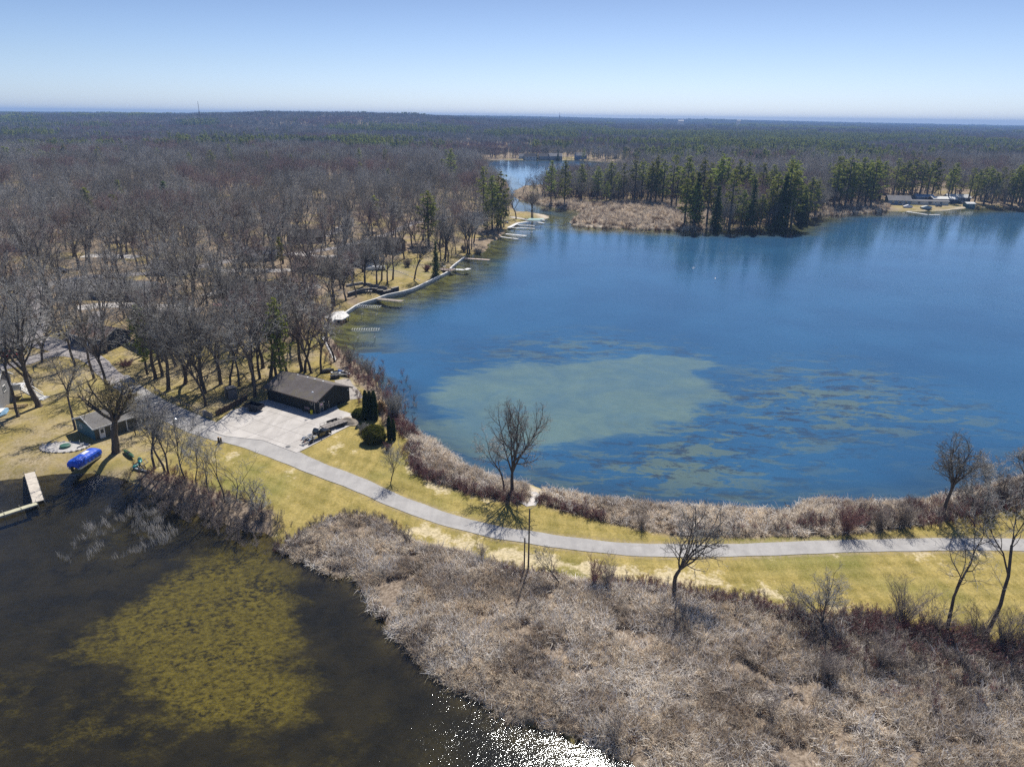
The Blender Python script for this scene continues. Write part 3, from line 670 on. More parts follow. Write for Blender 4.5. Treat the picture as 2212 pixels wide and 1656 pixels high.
def reedmat(name, dark, lo, hi, rnd=.25):
    m = bpy.data.materials.new(name); t = NT(m); r = t.n('ShaderNodeObjectInfo').outputs['Random']
    n = t.noise(t.pos(), 3.5, 3, .6); c = t.mix(t.ramp(n, .3, .7), lo, hi)
    big = t.noise(t.pos(), .12, 4, .6); c = t.mix(t.ramp(big, .45, .62), c, t.mix(.5, c, dark))
    c = t.n('ShaderNodeHueSaturation', {'Color': c, 'Value': t.mixf(r, 1-rnd, 1+rnd), 'Saturation': t.mixf(r, .7, 1.2)}).outputs[0]
    d = t.n('ShaderNodeBsdfDiffuse', {'Color': c}).outputs[0]; tl = t.n('ShaderNodeBsdfTranslucent', {'Color': c}).outputs[0]
    mx = t.n('ShaderNodeMixShader', {0: .3, 1: d, 2: tl}); t.t.links.new(mx.outputs[0], t.out.inputs[0]); return m
M_reed = reedmat('dead_reed', (.16, .11, .08), (.45, .355, .255), (.90, .80, .65)); M_reedw = reedmat('water_reed', (.2, .2, .2), (.30, .28, .26), (.55, .52, .48))
M_stem = reedmat('bleached_stem', (.45, .38, .32), (.62, .56, .49), (.92, .88, .82), .15)
M_reedb = reedmat('brown_reed', (.05, .03, .02), (.15, .10, .07), (.32, .23, .16))
REEDS = [reed_clump(s, 30, 1.5, .030, f, .6, M_reed) for s, f in ((1, .7), (2, 1.0), (3, 1.3), (4, .45))]+[reed_clump(s, 40, 1.0, .03, .25, .4, M_reedb) for s in (5, 6)]+[reed_clump(s, 11, 1.9, .048, 1.0, .8, M_stem) for s in (7, 8)]
def fill(polys, n, bbox=None, mar=0.0, land=True, sdmin=-99, sdmax=99):
    P = np.concatenate(polys); x0, y0 = P.min(0); x1, y1 = P.max(0)
    if bbox: x0, x1, y0, y1 = max(x0, bbox[0]), min(x1, bbox[1]), max(y0, bbox[2]), min(y1, bbox[3])
    x = RN.uniform(x0, x1, n); y = RN.uniform(y0, y1, n)
    k = np.zeros(n, bool)
    for p in polys: k |= sdpoly(x, y, p) > mar
    x, y = x[k], y[k]; z = height(x, y); a, b, c = shore_sd(x, y); s = np.minimum(np.minimum(a, b), c)
    k = (s > sdmin) & (s < sdmax) & in_view(x, y); return x[k], y[k], z[k]
def lay(name, label, x, y, z, protos, ix, smin, smax, tilt=.0, wind=True):
    n = len(x); th = fbm(x/4.5, y/4.5, 9, 3)*12.0; k = tilt*(.3+1.3*fbm(x/3., y/3., 12, 3))
    rot = np.stack([np.cos(th)*k, np.sin(th)*k, RN.uniform(0, 6.283, n)], -1)
    s = RN.uniform(smin, smax, n)*(.75+.5*fbm(x/5., y/5., 14, 3)); return scatter(name, label, np.stack([x, y, z], -1), rot, np.stack([s, s, s], -1), ix, protos)
bb = (-60, 95, 34, 150)
x, y, z = fill([WET_S], 90000, bb, sdmin=-.7)
keep = (fbm(x/2.6, y/2.6, 41, 3) > .36); x, y, z = x[keep], y[keep], np.maximum(z[keep], -.1)
edge = sdpoly(x, y, WET_S)
ixr = RN.integers(0, 4, len(x)); ixr = np.where(RN.random(len(x)) < .20, RN.integers(4, 6, len(x)), ixr); ixr = np.where(RN.random(len(x)) < .42*sstep(.3, .6, fbm(x/3.5, y/3.5, 45, 3)), RN.integers(6, 8, len(x)), ixr)
lay('reed_bed', 'bed of pale dead reeds and cattails beside the dark pond', x, y, z, REEDS, ixr, .55, .92, .75)
x, y, z = fill([WET_N1, WET_N2], 26000, (-60, 130, 70, 190), sdmin=-1.5)
ixr = RN.integers(0, 4, len(x)); ixr = np.where(RN.random(len(x)) < .22, RN.integers(4, 6, len(x)), ixr); ixr = np.where(RN.random(len(x)) < .25, RN.integers(6, 8, len(x)), ixr)
lay('reed_fringe', 'fringe of pale reeds between the mown grass and the lake', x, y, np.maximum(z, -.1), REEDS, ixr, .65, 1.0, .45)
x, y, z = fill([MARSH, MARSH2], 9000, None)
lay('marsh_reeds', 'tan marsh grass on the low spit before the pine point', x, y, np.maximum(z, -.1), REEDS, RN.integers(0, 6, len(x)), 1.5, 2.4, .3)
# reeds standing in the pond
WR = poly0([(180, 1140), (250, 1095), (330, 1100), (380, 1130), (390, 1170), (320, 1190), (250, 1210), (170, 1215), (155, 1180)]); WR2 = poly0([(125, 1200), (150, 1195), (152, 1215), (130, 1220)])
WREED = [reed_clump(s, 9, 1.2, .018, .2, .5, M_reedw) for s in (21, 22, 23)]
x, y, z = fill([WR, WR2], 2600, (-90, -10, 60, 150)); keep = (fbm(x/2.2, y/2.2, 44, 3) > .50) & (RN.random(len(x)) < .2); x, y = x[keep], y[keep]
lay('pond_rushes', 'thin pale rushes standing in the pond water', x, y, np.full(len(x), -.1), WREED, RN.integers(0, 3, len(x)), .7, 1.2, .25)

# low brush: maroon dogwood and grey twiggy growth that reads as one mass
BR = [segs_to_mesh('brush', shrub_segs(s, 2.0, 1.8, 7, .013, 3), m) for s, m in ((1, M_dog), (2, M_dog), (3, M_shrub), (4, M_shrub))]
def rows(P, w, n):
    L = smooth_line(P, 1.0); i = RN.integers(0, len(L), n); return L[i]+RN.normal(0, w, (n, 2))
xs, ys, ii, ss = [], [], [], []
for pts, w, n, red, s in ((([890, 965], [905, 1020], [950, 1040], [1010, 1060], [1060, 1072], [1120, 1085]), .8, 420, .65, .7), (([840, 885], [862, 915], [885, 940]), 1.2, 120, .8, .9),
        (([1175, 1085], [1230, 1102], [1300, 1122]), .7, 160, .8, .6), (([1500, 1158], [1620, 1160], [1700, 1158], [1760, 1157]), .9, 160, .6, .75), (([1760, 1150], [1860, 1142], [1950, 1128], [2050, 1112], [2150, 1090], [2260, 1060]), 2.1, 620, .35, .95),
        (([1290, 1262], [1380, 1266], [1450, 1276], [1520, 1290]), .9, 240, .75, .5), (([1550, 1298], [1650, 1320], [1750, 1345], [1850, 1358]), 1.1, 420, .6, .65), (([1850, 1352], [1950, 1370], [2050, 1390], [2150, 1410], [2260, 1430]), 1.6, 560, .5, .9),
        (([1060, 1222], [1130, 1242], [1200, 1250]), .7, 130, .4, .5), (([600, 1178], [680, 1140], [760, 1115], [830, 1130], [870, 1160]), .8, 260, .1, .45),
        (([718, 748], [745, 775], [775, 798], [800, 815], [822, 850], [832, 880]), 2.8, 300, .5, .85), (([300, 1022], [340, 1030], [400, 1045], [460, 1068], [520, 1085], [580, 1105]), 1.5, 170, .6, .65),
        (([345, 1060], [400, 1082], [450, 1100], [500, 1118], [550, 1132], [585, 1140]), 1.9, 270, .0, .75), (([1780, 1400], [1900, 1420], [2050, 1440], [2200, 1470]), 3.0, 420, .15, .9)):
    L = rows(np.array([GP(a, b, .8) for a, b in pts]), w, n); xs.append(L[:, 0]); ys.append(L[:, 1]); r = RN.random(n) < red
    ii.append(np.where(r, RN.integers(0, 2, n), RN.integers(2, 4, n))); ss.append(s*RN.uniform(.55, 1.2, n))
x, y, ii, ss = map(np.concatenate, (xs, ys, ii, ss)); z = np.maximum(height(x, y), -.15)
on = np.array([1.0]*len(x)); L = smooth_line(RC, 1.0); dr = np.min(np.hypot(x[:, None]-L[None, :, 0], y[:, None]-L[None, :, 1]), 1); k = (z > -.2) & (dr > 4.5)
scatter('underbrush', 'maroon and grey brush along the banks', np.stack([x, y, z], -1)[k], np.stack([RN.normal(0, .15, k.sum()), RN.normal(0, .15, k.sum()), RN.uniform(0, 6.28, k.sum())], -1), np.repeat(ss[k][:, None], 3, 1), ii[k], BR)
# cut grass tufts standing up from the lawn give it a nap near the camera
def tuft(seed):
    rng = np.random.default_rng(seed); V = []
    for i in range(26):
        p = np.array([rng.normal(0, .13), rng.normal(0, .13), 0]); b = rng.uniform(0, 6.28); dx = np.array([math.cos(b), math.sin(b), 0]); h = rng.uniform(.05, .12)
        sd = np.cross(dx, [0, 0, 1])*.012; q = p+np.array([0, 0, h])+dx*h*rng.uniform(.2, .8); V += [p-sd, p+sd, q+sd*.3, q-sd*.3]
    return quads('tuft', np.array(V), None)

# ------------------------------------------------------------------ far woods
def lod(seed, H, rt, twig, limbs, dens, depth, fork, spread, cm):
    sg = grow(seed, H, rt, fork=fork, limbs=limbs, spread=spread, twig=twig, dens=dens, depth=depth)
    me = segs_to_mesh('bare', [s[:8] for s in sg], cm); me.materials.clear(); me.materials.append(M_trunk); me.materials.append(cm)
    S = np.array([s[6] for s in sg]); lv = np.array([s[8] for s in sg]); order = [];
    for lo, hi, k in ((.09, 99, 7), (.035, .09, 4), (0, .035, 3)):
        m = (S >= lo) & (S < hi); order.append(np.repeat((lv[m] > 0).astype(np.int32), k))
    me.polygons.foreach_set('material_index', np.concatenate(order)); return me
MIDB = [lod(300+i, 17, .24, .036, 6, .95, 3, f, s, m) for i, (f, s, m) in enumerate(((.4, .6, M_twig), (.32, .8, M_twigb), (.45, .5, M_twig), (.36, .7, M_twigb), (.4, .65, M_twigr), (.34, .6, M_twig)))]
def clump(seed, n, R_, twig, cm, k=60):
    """a few crowns seen from afar: fans of twigs"""
    rng = np.random.default_rng(seed); S = []
    for i in range(n):
        a = rng.uniform(0, 6.283); r = R_*math.sqrt(rng.random()); cx, cy = r*math.cos(a), r*math.sin(a); H = rng.uniform(13, 18)
        S.append((cx, cy, 0, cx, cy, H*.6, .22, .12))
        for j in range(k):
            b = rng.uniform(0, 6.283); u = rng.random(); q = np.array([cx+math.cos(b)*3.6*math.sqrt(u)*rng.uniform(.8, 1.1), cy+math.sin(b)*3.6*math.sqrt(u), H*(1-.30*u)-rng.uniform(0, 3.5)]); p = np.array([cx, cy, H*.45])+(q-np.array([cx, cy, H*.45]))*rng.uniform(.25, .6)
            S.append((*p, *q, twig, twig*.6))
    return segs_to_mesh('clump', S, cm)
FARB = [clump(400+i, 5, 9, .085, m, 46) for i, m in enumerate((M_twig, M_twigb, M_twig, M_twigr))]
FARV = [clump(420+i, 9, 22, .2, m, 34) for i, m in enumerate((M_twigb, M_twig, M_twigb))]
def lowpine(seed, H, rad, kind):
    return conifer(seed, H, rad, .2 if kind == 'pine' else .05, 10, 5, kind, M_pine if kind == 'pine' else M_spruce, 1.15, 3, gappy=.12)[1]
FARP = [lowpine(31, 17, 3.2, 'pine'), lowpine(32, 15, 2.8, 'spruce'), lowpine(33, 18, 3.0, 'pine')]
def ell(px, py, rx, ry):    # a patch on the ground given by the photo rows it spans
    a = GP(px, py+ry, 8); b = GP(px, py-ry, 8); l = GP(px-rx, py, 8); r = GP(px+rx, py, 8)
    return ((a+b)/2, np.linalg.norm(r-l)/2, np.linalg.norm(b-a)/2, math.atan2(*( (a+b)/2)))
CONIF = [ell(*e) for e in ((860, 292, 130, 4.5), (1450, 330, 110, 10), (1640, 318, 150, 14), (1800, 305, 190, 7), (2080, 312, 70, 4), (1500, 300, 160, 6), (1850, 350, 60, 6), (60, 302, 60, 8), (140, 330, 100, 5), (30, 278, 60, 4), (640, 316, 230, 4.5), (830, 330, 80, 6), (430, 283, 40, 4), (1150, 300, 80, 6), (1250, 290, 60, 5), (300, 268, 60, 3), (1180, 320, 50, 4), (1700, 283, 90, 2), (450, 330, 120, 3), (950, 325, 30, 6))]
def conif_p(x, y):
    p = np.zeros(x.shape)
    for c, rx, ry, a in CONIF:
        dx, dy = x-c[0], y-c[1]; u = dx*math.cos(a)-dy*math.sin(a); v = dx*math.sin(a)+dy*math.cos(a)
        p = np.maximum(p, np.clip(1.5-((u/rx)**2+(v/ry)**2), 0, 1))
    p = sstep(0, .35, p)*sstep(.40, .50, fbm(x/90., y/90., 51, 3))*.95
    return np.clip(p+.35*sstep(.66, .72, fbm(x/240., y/240., 55, 4))*sstep(500, 900, np.hypot(x, y))+.006, 0, .95)
def far_points(r0, r1, area):
    n = int((r1*r1-r0*r0)*R(41)/area); r = np.sqrt(RN.uniform(r0*r0, r1*r1, n)); a = RN.uniform(R(-41), R(41), n); return r*np.sin(a), r*np.cos(a)
OPEN = [poly0(p, 2) for p in ([(905, 349), (1010, 349), (1010, 343.5), (905, 344)], [(1120, 346), (1262, 347), (1275, 344), (1262, 341), (1120, 341.5)], [(1045, 352), (1115, 352), (1112, 452), (1092, 445), (1075, 415), (1050, 385)], [(1108, 396), (1215, 396), (1200, 412), (1108, 420)], [(1900, 458), (2100, 456), (2110, 428), (2000, 418), (1900, 426)], [(1085, 500), (1190, 475), (1185, 462), (1110, 452), (1090, 470)])]
def opens(x, y):
    k = np.zeros(x.shape, bool)
    for p in OPEN: k |= sdpoly(x, y, p) > 0
    return k
# ------------------------------------------------------------------ buildings
M_glass = simple('window_glass', (.03, .045, .06), .08, var=.3, scale=.8, spec=.6); M_white = simple('white_trim', (.72, .72, .70), .5, var=.06)
M_black = simple('black_plastic', (.018, .018, .02), .45, var=.2); M_steel = simple('galvanised', (.42, .43, .44), .38, .7, var=.12)
M_rubber = simple('tyre_rubber', (.022, .022, .022), .8, var=.2); M_wood = simple('weathered_wood', (.27, .23, .19), .85, var=.25, scale=1.2, bump=.2); M_woodl = simple('pale_wood', (.50, .45, .38), .8, var=.18, scale=1.5)
M_darkwood = simple('dark_wood', (.06, .045, .035), .8, var=.3)
M_stone = simple('stone', (.30, .28, .26), .9, var=.3, scale=1.0, bump=.3)
def siding(name, col, pitch=.28, vertical=False, var=.12):
    if name in MATS: return MATS[name]
    m = bpy.data.materials.new(name); t = NT(m); sp = t.n('ShaderNodeSeparateXYZ', {0: t.n('ShaderNodeTexCoord').outputs['Object']}); ax = sp.outputs[2]
    if vertical: ax = t.math('ADD', sp.outputs[0], sp.outputs[1])
    f = t.math('FRACT', t.math('DIVIDE', ax, pitch)); n = t.noise(t.pos(obj=True), .9, 5, .6)
    c = t.mix(t.ramp(n, .3, .7), tuple(x*(1-var) for x in col), tuple(x*(1+var) for x in col)); c = t.mix(t.math('LESS_THAN', f, .1), c, tuple(x*.55 for x in col))
    t.bsdf(c, .7, t.bump(f, .5, .02), spec=.25); MATS[name] = m; return m
def shingles(name, col, col2, moss=0.0):
    if name in MATS: return MATS[name]
    m = bpy.data.materials.new(name); t = NT(m); P = t.pos(obj=True)
    br = t.n('ShaderNodeTexNoise', {'Vector': t.pos((3, 3, 3), obj=True), 'Scale': 1.6, 'Detail': 4.0}).outputs[0]; n = t.noise(P, .35, 5, .65)
    c = t.mix(t.ramp(t.math('ADD', t.math('MULTIPLY', br, .5), t.math('MULTIPLY', n, .5)), .35, .65), col, col2)
    if moss: c = t.mix(t.math('MULTIPLY', t.ramp(t.noise(P, .25, 5, .7), .5, .65), moss), c, (.17, .15, .06))
    t.bsdf(c, .95, t.bump(br, .4, .04), spec=.15); MATS[name] = m; return m
M_barnw = siding('barn_boards', (.020, .023, .020), .3, True, .25); M_barnr = shingles('barn_shingles', (.105, .092, .088), (.165, .148, .14), .35)
M_greyr = shingles('grey_shingles', (.16, .155, .16), (.24, .235, .235), .15); M_brownr = shingles('brown_shingles', (.15, .115, .095), (.23, .185, .15), .2); M_darkr = shingles('dark_shingles', (.07, .065, .065), (.12, .11, .105), .15); M_redr = shingles('leafy_shingles', (.12, .10, .11), (.24, .15, .11), .3)
def house(label, x, y, z, rz, L, W, H, rise, wall, roof, openings=(), over=.5, cat='house', name='house', group=None, chimney=None, trim=None, base=1.2, hip=0.0):
    o = thing(name, label, cat, (x, y, z), rz, group); hl, hw = L/2, W/2
    b = MB(); b.box(0, 0, (H-base)/2, L, W, H+base)
    for s in (-1, 1):
        xs = s*(hl-.1); b.add([(xs-.1, -hw, H), (xs-.1, hw, H), (xs-.1, 0, H+rise), (xs+.1, -hw, H), (xs+.1, hw, H), (xs+.1, 0, H+rise)], [(0, 1, 2), (3, 5, 4), (0, 2, 5, 3), (1, 4, 5, 2), (0, 3, 4, 1)])
    b.build('wall', wall, o)
    r = MB(); k = rise/hw; e = hl+over; th = .16
    for s in (-1, 1):
        a = (s*(hw+over), H-over*k+.04); c = (0, H+rise+.04)
        r.add([(-e, a[0], a[1]), (e, a[0], a[1]), (e-hip, 0, c[1]), (-e+hip, 0, c[1]), (-e, a[0], a[1]+th), (e, a[0], a[1]+th), (e-hip, 0, c[1]+th), (-e+hip, 0, c[1]+th)], [(0, 1, 2, 3), (4, 5, 6, 7), (0, 1, 5, 4), (1, 2, 6, 5), (2, 3, 7, 6), (3, 0, 4, 7)])
    ro = r.build('roof', roof, o)
    if chimney: MB().box(chimney[0], chimney[1], H+rise+.1, .7, .7, 1.6).build('chimney', M_stone, ro)
    if trim:
        f = MB()
        for s in (-1, 1):
            f.bar((-e, s*(hw+over+.02), H-over*k+.10), (e, s*(hw+over+.02), H-over*k+.10), .05, .24)
            for q in (-1, 1): f.bar((q*(e+.02), s*(hw+over), H-over*k+.11), (q*(e+.02), 0, H+rise+.11), .05, .26)
        f.build('fascia', trim, o)
    for op in openings:
        side, u, zz, w, h = op[:5]; kind = op[5] if len(op) > 5 else 'window'; fm = op[6] if len(op) > 6 else M_white
        pr = .05; px, py, ax = {'f': (u, -hw-pr, 0), 'b': (u, hw+pr, 0), 'l': (-hl-pr, u, 1), 'r': (hl+pr, u, 1)}[side]
        sx, sy = (.1, w) if ax else (w, .1); ox, oy = ((-.03 if side == 'l' else .03), 0) if ax else (0, (-.03 if side == 'f' else .03))
        fr = MB(); tk = .10
        if kind in ('window', 'glassdoor'):
            for q in (-1, 1):
                if ax: fr.box(px, py+q*(w/2), zz, .12, tk, h+tk)
                else: fr.box(px+q*(w/2), py, zz, tk, .12, h+tk)
                fr.box(px, py, zz+q*(h/2), sx+(0 if ax else -.1)+.02, sy+(-.1 if ax else 0)+.02, tk)
            if w > 1.1: fr.box(px, py, zz, .1 if ax else .07, .07 if ax else .1, h-.1)
            wi = fr.build('window' if kind == 'window' else 'door', fm, o); MB().box(px-ox*.8, py-oy*.8, zz, .05 if ax else w-.08, w-.08 if ax else .05, h-.08).build('pane', M_glass, wi)
        elif kind == 'door':
            fr.box(px, py, zz, sx, sy, h); di = fr.build('door', fm, o); MB().box(px+ox*2, py+oy*2+(w*.36 if ax else 0), zz, .06, .06, .14).build('handle', M_steel, di)
            if fm is M_white: MB().box(px+ox*1.8, py+oy*1.8, zz+h*.2, .03 if ax else w*.55, w*.55 if ax else .03, h*.38).build('pane', M_glass, di)
        elif kind == 'garage':
            fr.box(px, py, zz, sx, sy, h); gd = fr.build('garage_door', fm, o)
            for q in (-1, 1): MB().box(px+(0 if ax else q*(w/2+.08)), py+(q*(w/2+.08) if ax else 0), zz, .16, .16, h+.1).build('door_jamb', M_black if wall is M_barnw else M_white, gd)
            for i in range(1, 4): MB().box(px+ox*1.9, py+oy*1.9, zz-h/2+h*i/4, .03 if ax else w-.1, w-.1 if ax else .03, .035).build('groove', M_black, gd)
    return o
FOOT = []      # circles kept clear of trees
def at(px, py): x, y, z = G(px, py); return x, y, z
# the dark boat-house barn on the concrete yard
A = np.array(at(686, 894.5)[:2]); BR_ANG = R(-31.2); ex = np.array([math.cos(BR_ANG), math.sin(BR_ANG)]); ey = np.array([-ex[1], ex[0]]); BL, BW = 14.8, 9.5
bc = A-ex*BL/2+ey*BW/2; BZ = 1.13
barn = house('long low dark green-black barn with a brown-grey gable roof beside the concrete yard', bc[0], bc[1], BZ, BR_ANG, BL, BW, 2.85, 1.95, M_barnw, M_barnr,
    [('f', -5.5, 1.25, 3.0, 2.5, 'garage', M_barnw), ('f', -2.1, 1.25, 3.0, 2.5, 'garage', M_barnw), ('f', 1.3, 1.25, 3.0, 2.5, 'garage', M_barnw), ('r', -3.6, 1.08, .95, 2.1, 'glassdoor', M_steel), ('r', -2.2, 1.05, .8, 2.0, 'door', M_barnw)], over=.55, cat='barn', name='barn', trim=simple('barn_fascia', (.10, .075, .06), .7), base=.3)
FOOT.append((bc[0], bc[1], 10.5))
def bloc(u, v, z=0): p = bc+ex*u+ey*v; return (p[0], p[1], BZ+z)
MB().box(BL/2+.14, -3.6, 1.75, .03, .62, .42).build('sign_panel', simple('sign_pink', (.75, .50, .55), .6), barn)
for u, v, zz in ((BL/2+.12, -2.9, 2.1), (BL/2+.12, 4.2, 2.5), (BL/2+.12, -4.4, 2.6)):
    MB().lathe([(.0, -.1), (.14, -.06), (.12, .08), (.04, .12)], (u, v, zz), 8).build('wall_lamp', simple('lamp_glass', (.7, .72, .74), .3), barn)
MB().tube((BL/2+.14, -1.55, 0), (BL/2+.14, -1.55, 1.9), .05).build('downpipe', M_steel, barn)
for q in (-3.2, -.2, 2.0, 4.4): MB().box(q, .35, 2.85+1.95+.1, .3, .3, .22).build('roof_vent', M_white, barn)
w = thing('wreath', 'round pale wreath hung near the corner on the dark barn wall', 'wreath', bloc(BL/2-1.4, -BW/2-.12, 2.1), BR_ANG)
m = MB(); k = 12
m.loft([[((.36+.09*math.cos(b))*math.cos(a), .09*math.sin(b), (.36+.09*math.cos(b))*math.sin(a)) for b in [i*math.pi/3 for i in range(6)]] for a in [j*2*math.pi/k for j in range(k+1)]], False); m.build('ring', simple('wreath_twig', (.30, .28, .25), .9), w)
ms = thing('security_light', 'tall thin light mast rising above the front corner of the barn roof', 'light', bloc(BL/2-.5, -BW/2-.15, 0), BR_ANG)
MB().tube((0, 0, 0), (0, 0, 4.6), .04).build('mast', M_steel, ms); MB().lathe([(.02, .2), (.14, .14), (.24, 0), (.2, -.08), (.0, -.1)], (-.25, 0, 4.65), 10).build('lamp_head', simple('lamp_head', (.75, .78, .8), .25, .2), ms); MB().tube((0, 0, 4.5), (-.25, 0, 4.75), .03).build('arm', M_steel, ms)
bn = thing('bin', 'yellow bin standing by the front corner of the dark barn', 'bin', bloc(BL/2-.9, -BW/2-.75), BR_ANG); MB().lathe([(.2, 0), (.24, .05), (.29, .8), (.27, .82), (.24, .78), (.0, .74)], k=14).build('body', simple('yellow_plastic', (.75, .62, .02), .45), bn); MB().lathe([(.3, .78), (.33, .8), (.33, .86), (.3, .88)], k=14).build('rim', simple('yellow_plastic', (.75, .62, .02), .45), bn)
be = thing('bench', 'dark bench with a slatted pinkish back against the barn wall', 'bench', bloc(BL/2-2.6, -BW/2-.55), BR_ANG)
MB().box(0, 0, .42, 1.9, .55, .08).build('seat', M_darkwood, be)
for i in range(4): MB().box(0, .25, .6+.14*i, 1.5, .05, .09).build('slat', simple('pink_wood', (.33, .24, .24), .8), be)
for q in (-.85, .85): MB().box(q, 0, .2, .08, .5, .4).build('leg', M_darkwood, be)
# concrete yard: poured slabs with open joints
def Z2(x, y): return (368.6+x*.2333, 774+y*.2333)
yard = [Z2(335, 650), Z2(470, 560), Z2(560, 480), Z2(720, 432), Z2(880, 385)]
YP = [GP(*p, 1.13) for p in yard]+[bc-ex*BL/2-ey*(BW/2-1.0), bc+ex*(BL/2-1)-ey*(BW/2-1.0), bc+ex*(BL/2-.6)+ey*1.0]+[GP(*Z2(*p), 1.13) for p in ((1560, 474), (1640, 498), (1702, 520), (1705, 600), (1590, 655), (1480, 712), (1260, 828), (1165, 872), (860, 757), (500, 716), (400, 680))]
yp = tag(bpy.data.objects.new('concrete_yard', None), kind='structure'); C.objects.link(yp)
bm0 = bmesh.new(); fv = [bm0.verts.new(((p-bc)@ex, (p-bc)@ey, 0)) for p in YP]; bm0.faces.new(fv)
STEP = 4.6
for i in range(-7, 8):
    for j in range(-6, 4):
        bm = bm0.copy(); ok = True
        for co, no in (((i*STEP+.025, 0, 0), (-1, 0, 0)), (((i+1)*STEP-.025, 0, 0), (1, 0, 0)), ((0, j*STEP+.025, 0), (0, -1, 0)), ((0, (j+1)*STEP-.025, 0), (0, 1, 0))):
            bmesh.ops.bisect_plane(bm, geom=bm.verts[:]+bm.edges[:]+bm.faces[:], plane_co=co, plane_no=no, clear_outer=True)
        if bm.faces and sum(f.calc_area() for f in bm.faces) > .3:
            r = bmesh.ops.extrude_face_region(bm, geom=bm.faces[:]); bmesh.ops.translate(bm, vec=(0, 0, .10), verts=[v for v in r['geom'] if isinstance(v, bmesh.types.BMVert)]); bmesh.ops.recalc_face_normals(bm, faces=bm.faces)
            me = bpy.data.meshes.new('slab'); bm.to_mesh(me); me.materials.append(M_conc); put('slab', me, yp)
        bm.free()
bm0.free(); yp.location = (bc[0], bc[1], 1.03); yp.rotation_euler = (0, 0, BR_ANG)
dr = GP(*Z2(1087, 818), 1.13); mh = thing('drain_cover', 'dark round drain cover set in the concrete yard corner', 'drain cover', (dr[0], dr[1], 1.135)); MB().lathe([(.42, 0), (.42, .02), (.38, .03), (.0, .03)], k=20).build('grate', simple('cast_iron', (.08, .08, .085), .6, .5), mh); MB().lathe([(.50, 0), (.50, .025), (.43, .025), (.43, 0)], k=20).build('rim', M_steel, mh)
pile = thing('sand_pile', 'low heap of brown sand and gravel beyond the flat trailer', 'sand pile', (*GP(*Z2(1640, 590), 1.13), 1.13))
rng = np.random.default_rng(4); n = 26; g = np.linspace(-1, 1, n); gx, gy = np.meshgrid(g, g); hh = 1.15*np.clip(1-(gx**2+gy**2)**.5, 0, 1)**.75*(.75+.6*fbm(gx*2.4+9, gy*2.4, 2, 4))+.25*np.exp(-((gx-.4)**2+(gy+.2)**2)*9)*np.clip(1-(gx**2+gy**2)**.5, 0, 1)
V = np.stack([gx*2.3, gy*1.7, hh], -1).reshape(-1, 3); ix = np.arange(n*n).reshape(n, n); q = np.stack([ix[:-1, :-1], ix[:-1, 1:], ix[1:, 1:], ix[1:, :-1]], -1).reshape(-1, 4)
put('heap', npmesh('heap', V, q.ravel(), np.arange(0, q.size, 4), simple('sandy_gravel', (.30, .255, .20), .95, var=.35, scale=1.3, bump=.5), True), pile)

# ---- truck: bare hook-lift chassis behind a black cab, nose towards the trailer
def wheel(parent, x, y, z, r, w, rim, dual=False):
    t_ = MB(); t_.lathe([(r*.62, -w/2), (r*.92, -w/2), (r, -w/3), (r, w/3), (r*.92, w/2), (r*.62, w/2)], (x, y, z), 20, 'y')
    o = t_.build('wheel', M_rubber, parent); s = -1 if y < 0 else 1
    MB().lathe([(0, y+s*w*.10-w*.05), (r*.2, y+s*w*.22), (r*.3, y+s*w*.1), (r*.52, y+s*w*.12), (r*.63, y+s*w*.48), (r*.63, y-s*w*.3), (0, y-s*w*.3)], (x, 0, z), 16, 'y').build('rim', rim, o)
p0 = GP(673, 957, 1.13); ta = R(58); tc = p0+np.array([math.cos(ta), math.sin(ta)])*1.75*.95+np.array([-math.sin(ta), math.cos(ta)])*.95
tk = thing('truck', 'black pickup cab truck with a bare hook-lift chassis parked on the concrete', 'truck', (tc[0], tc[1], 1.13), ta, scale=.95)
M_bp = simple('black_paint', (.012, .016, .022), .16, var=.1, spec=.8); M_chr = simple('chrome', (.6, .62, .64), .15, .9, var=.05); M_red = simple('red_lens', (.4, .02, .02), .3); M_amber = simple('amber_lens', (.7, .25, .03), .3)
b = MB(); b.prof([(.35, .55), (.35, 1.15), (.45, 1.22), (1.55, 1.22), (3.05, 1.12), (3.3, 1.0), (3.36, .55), (2.95, .5), (2.85, .85), (2.55, 1.0), (2.2, .95), (1.98, .5)], -.98, .98)
b.build('body', M_bp, tk, bevel=.04)
cb = MB(); cb.loft([[(.38, -.95, 1.2), (1.75, -.95, 1.2), (1.75, .95, 1.2), (.38, .95, 1.2)], [(.46, -.88, 1.55), (1.45, -.88, 1.55), (1.45, .88, 1.55), (.46, .88, 1.55)], [(.6, -.76, 1.92), (1.0, -.76, 1.92), (1.0, .76, 1.92), (.6, .76, 1.92)], [(.68, -.6, 1.97), (.95, -.6, 1.97), (.95, .6, 1.97), (.68, .6, 1.97)]]); cab = cb.build('cab', M_bp, tk)
def quad_panel(name, pts, mat, parent, th=.02):
    P = [Vector(p) for p in pts]; nrm = (P[1]-P[0]).cross(P[2]-P[0]).normalized()*th; return MB().add([p+nrm for p in P]+[p-nrm for p in P], [(0, 1, 2, 3), (7, 6, 5, 4), (0, 4, 5, 1), (1, 5, 6, 2), (2, 6, 7, 3), (3, 7, 4, 0)]).build(name, mat, parent)
quad_panel('windscreen', [(1.60, -.82, 1.34), (1.60, .82, 1.34), (1.07, .70, 1.86), (1.07, -.70, 1.86)], M_glass, cab); quad_panel('rear_window', [(.41, -.75, 1.38), (.41, .75, 1.38), (.57, .66, 1.84), (.57, -.66, 1.84)], M_glass, cab)
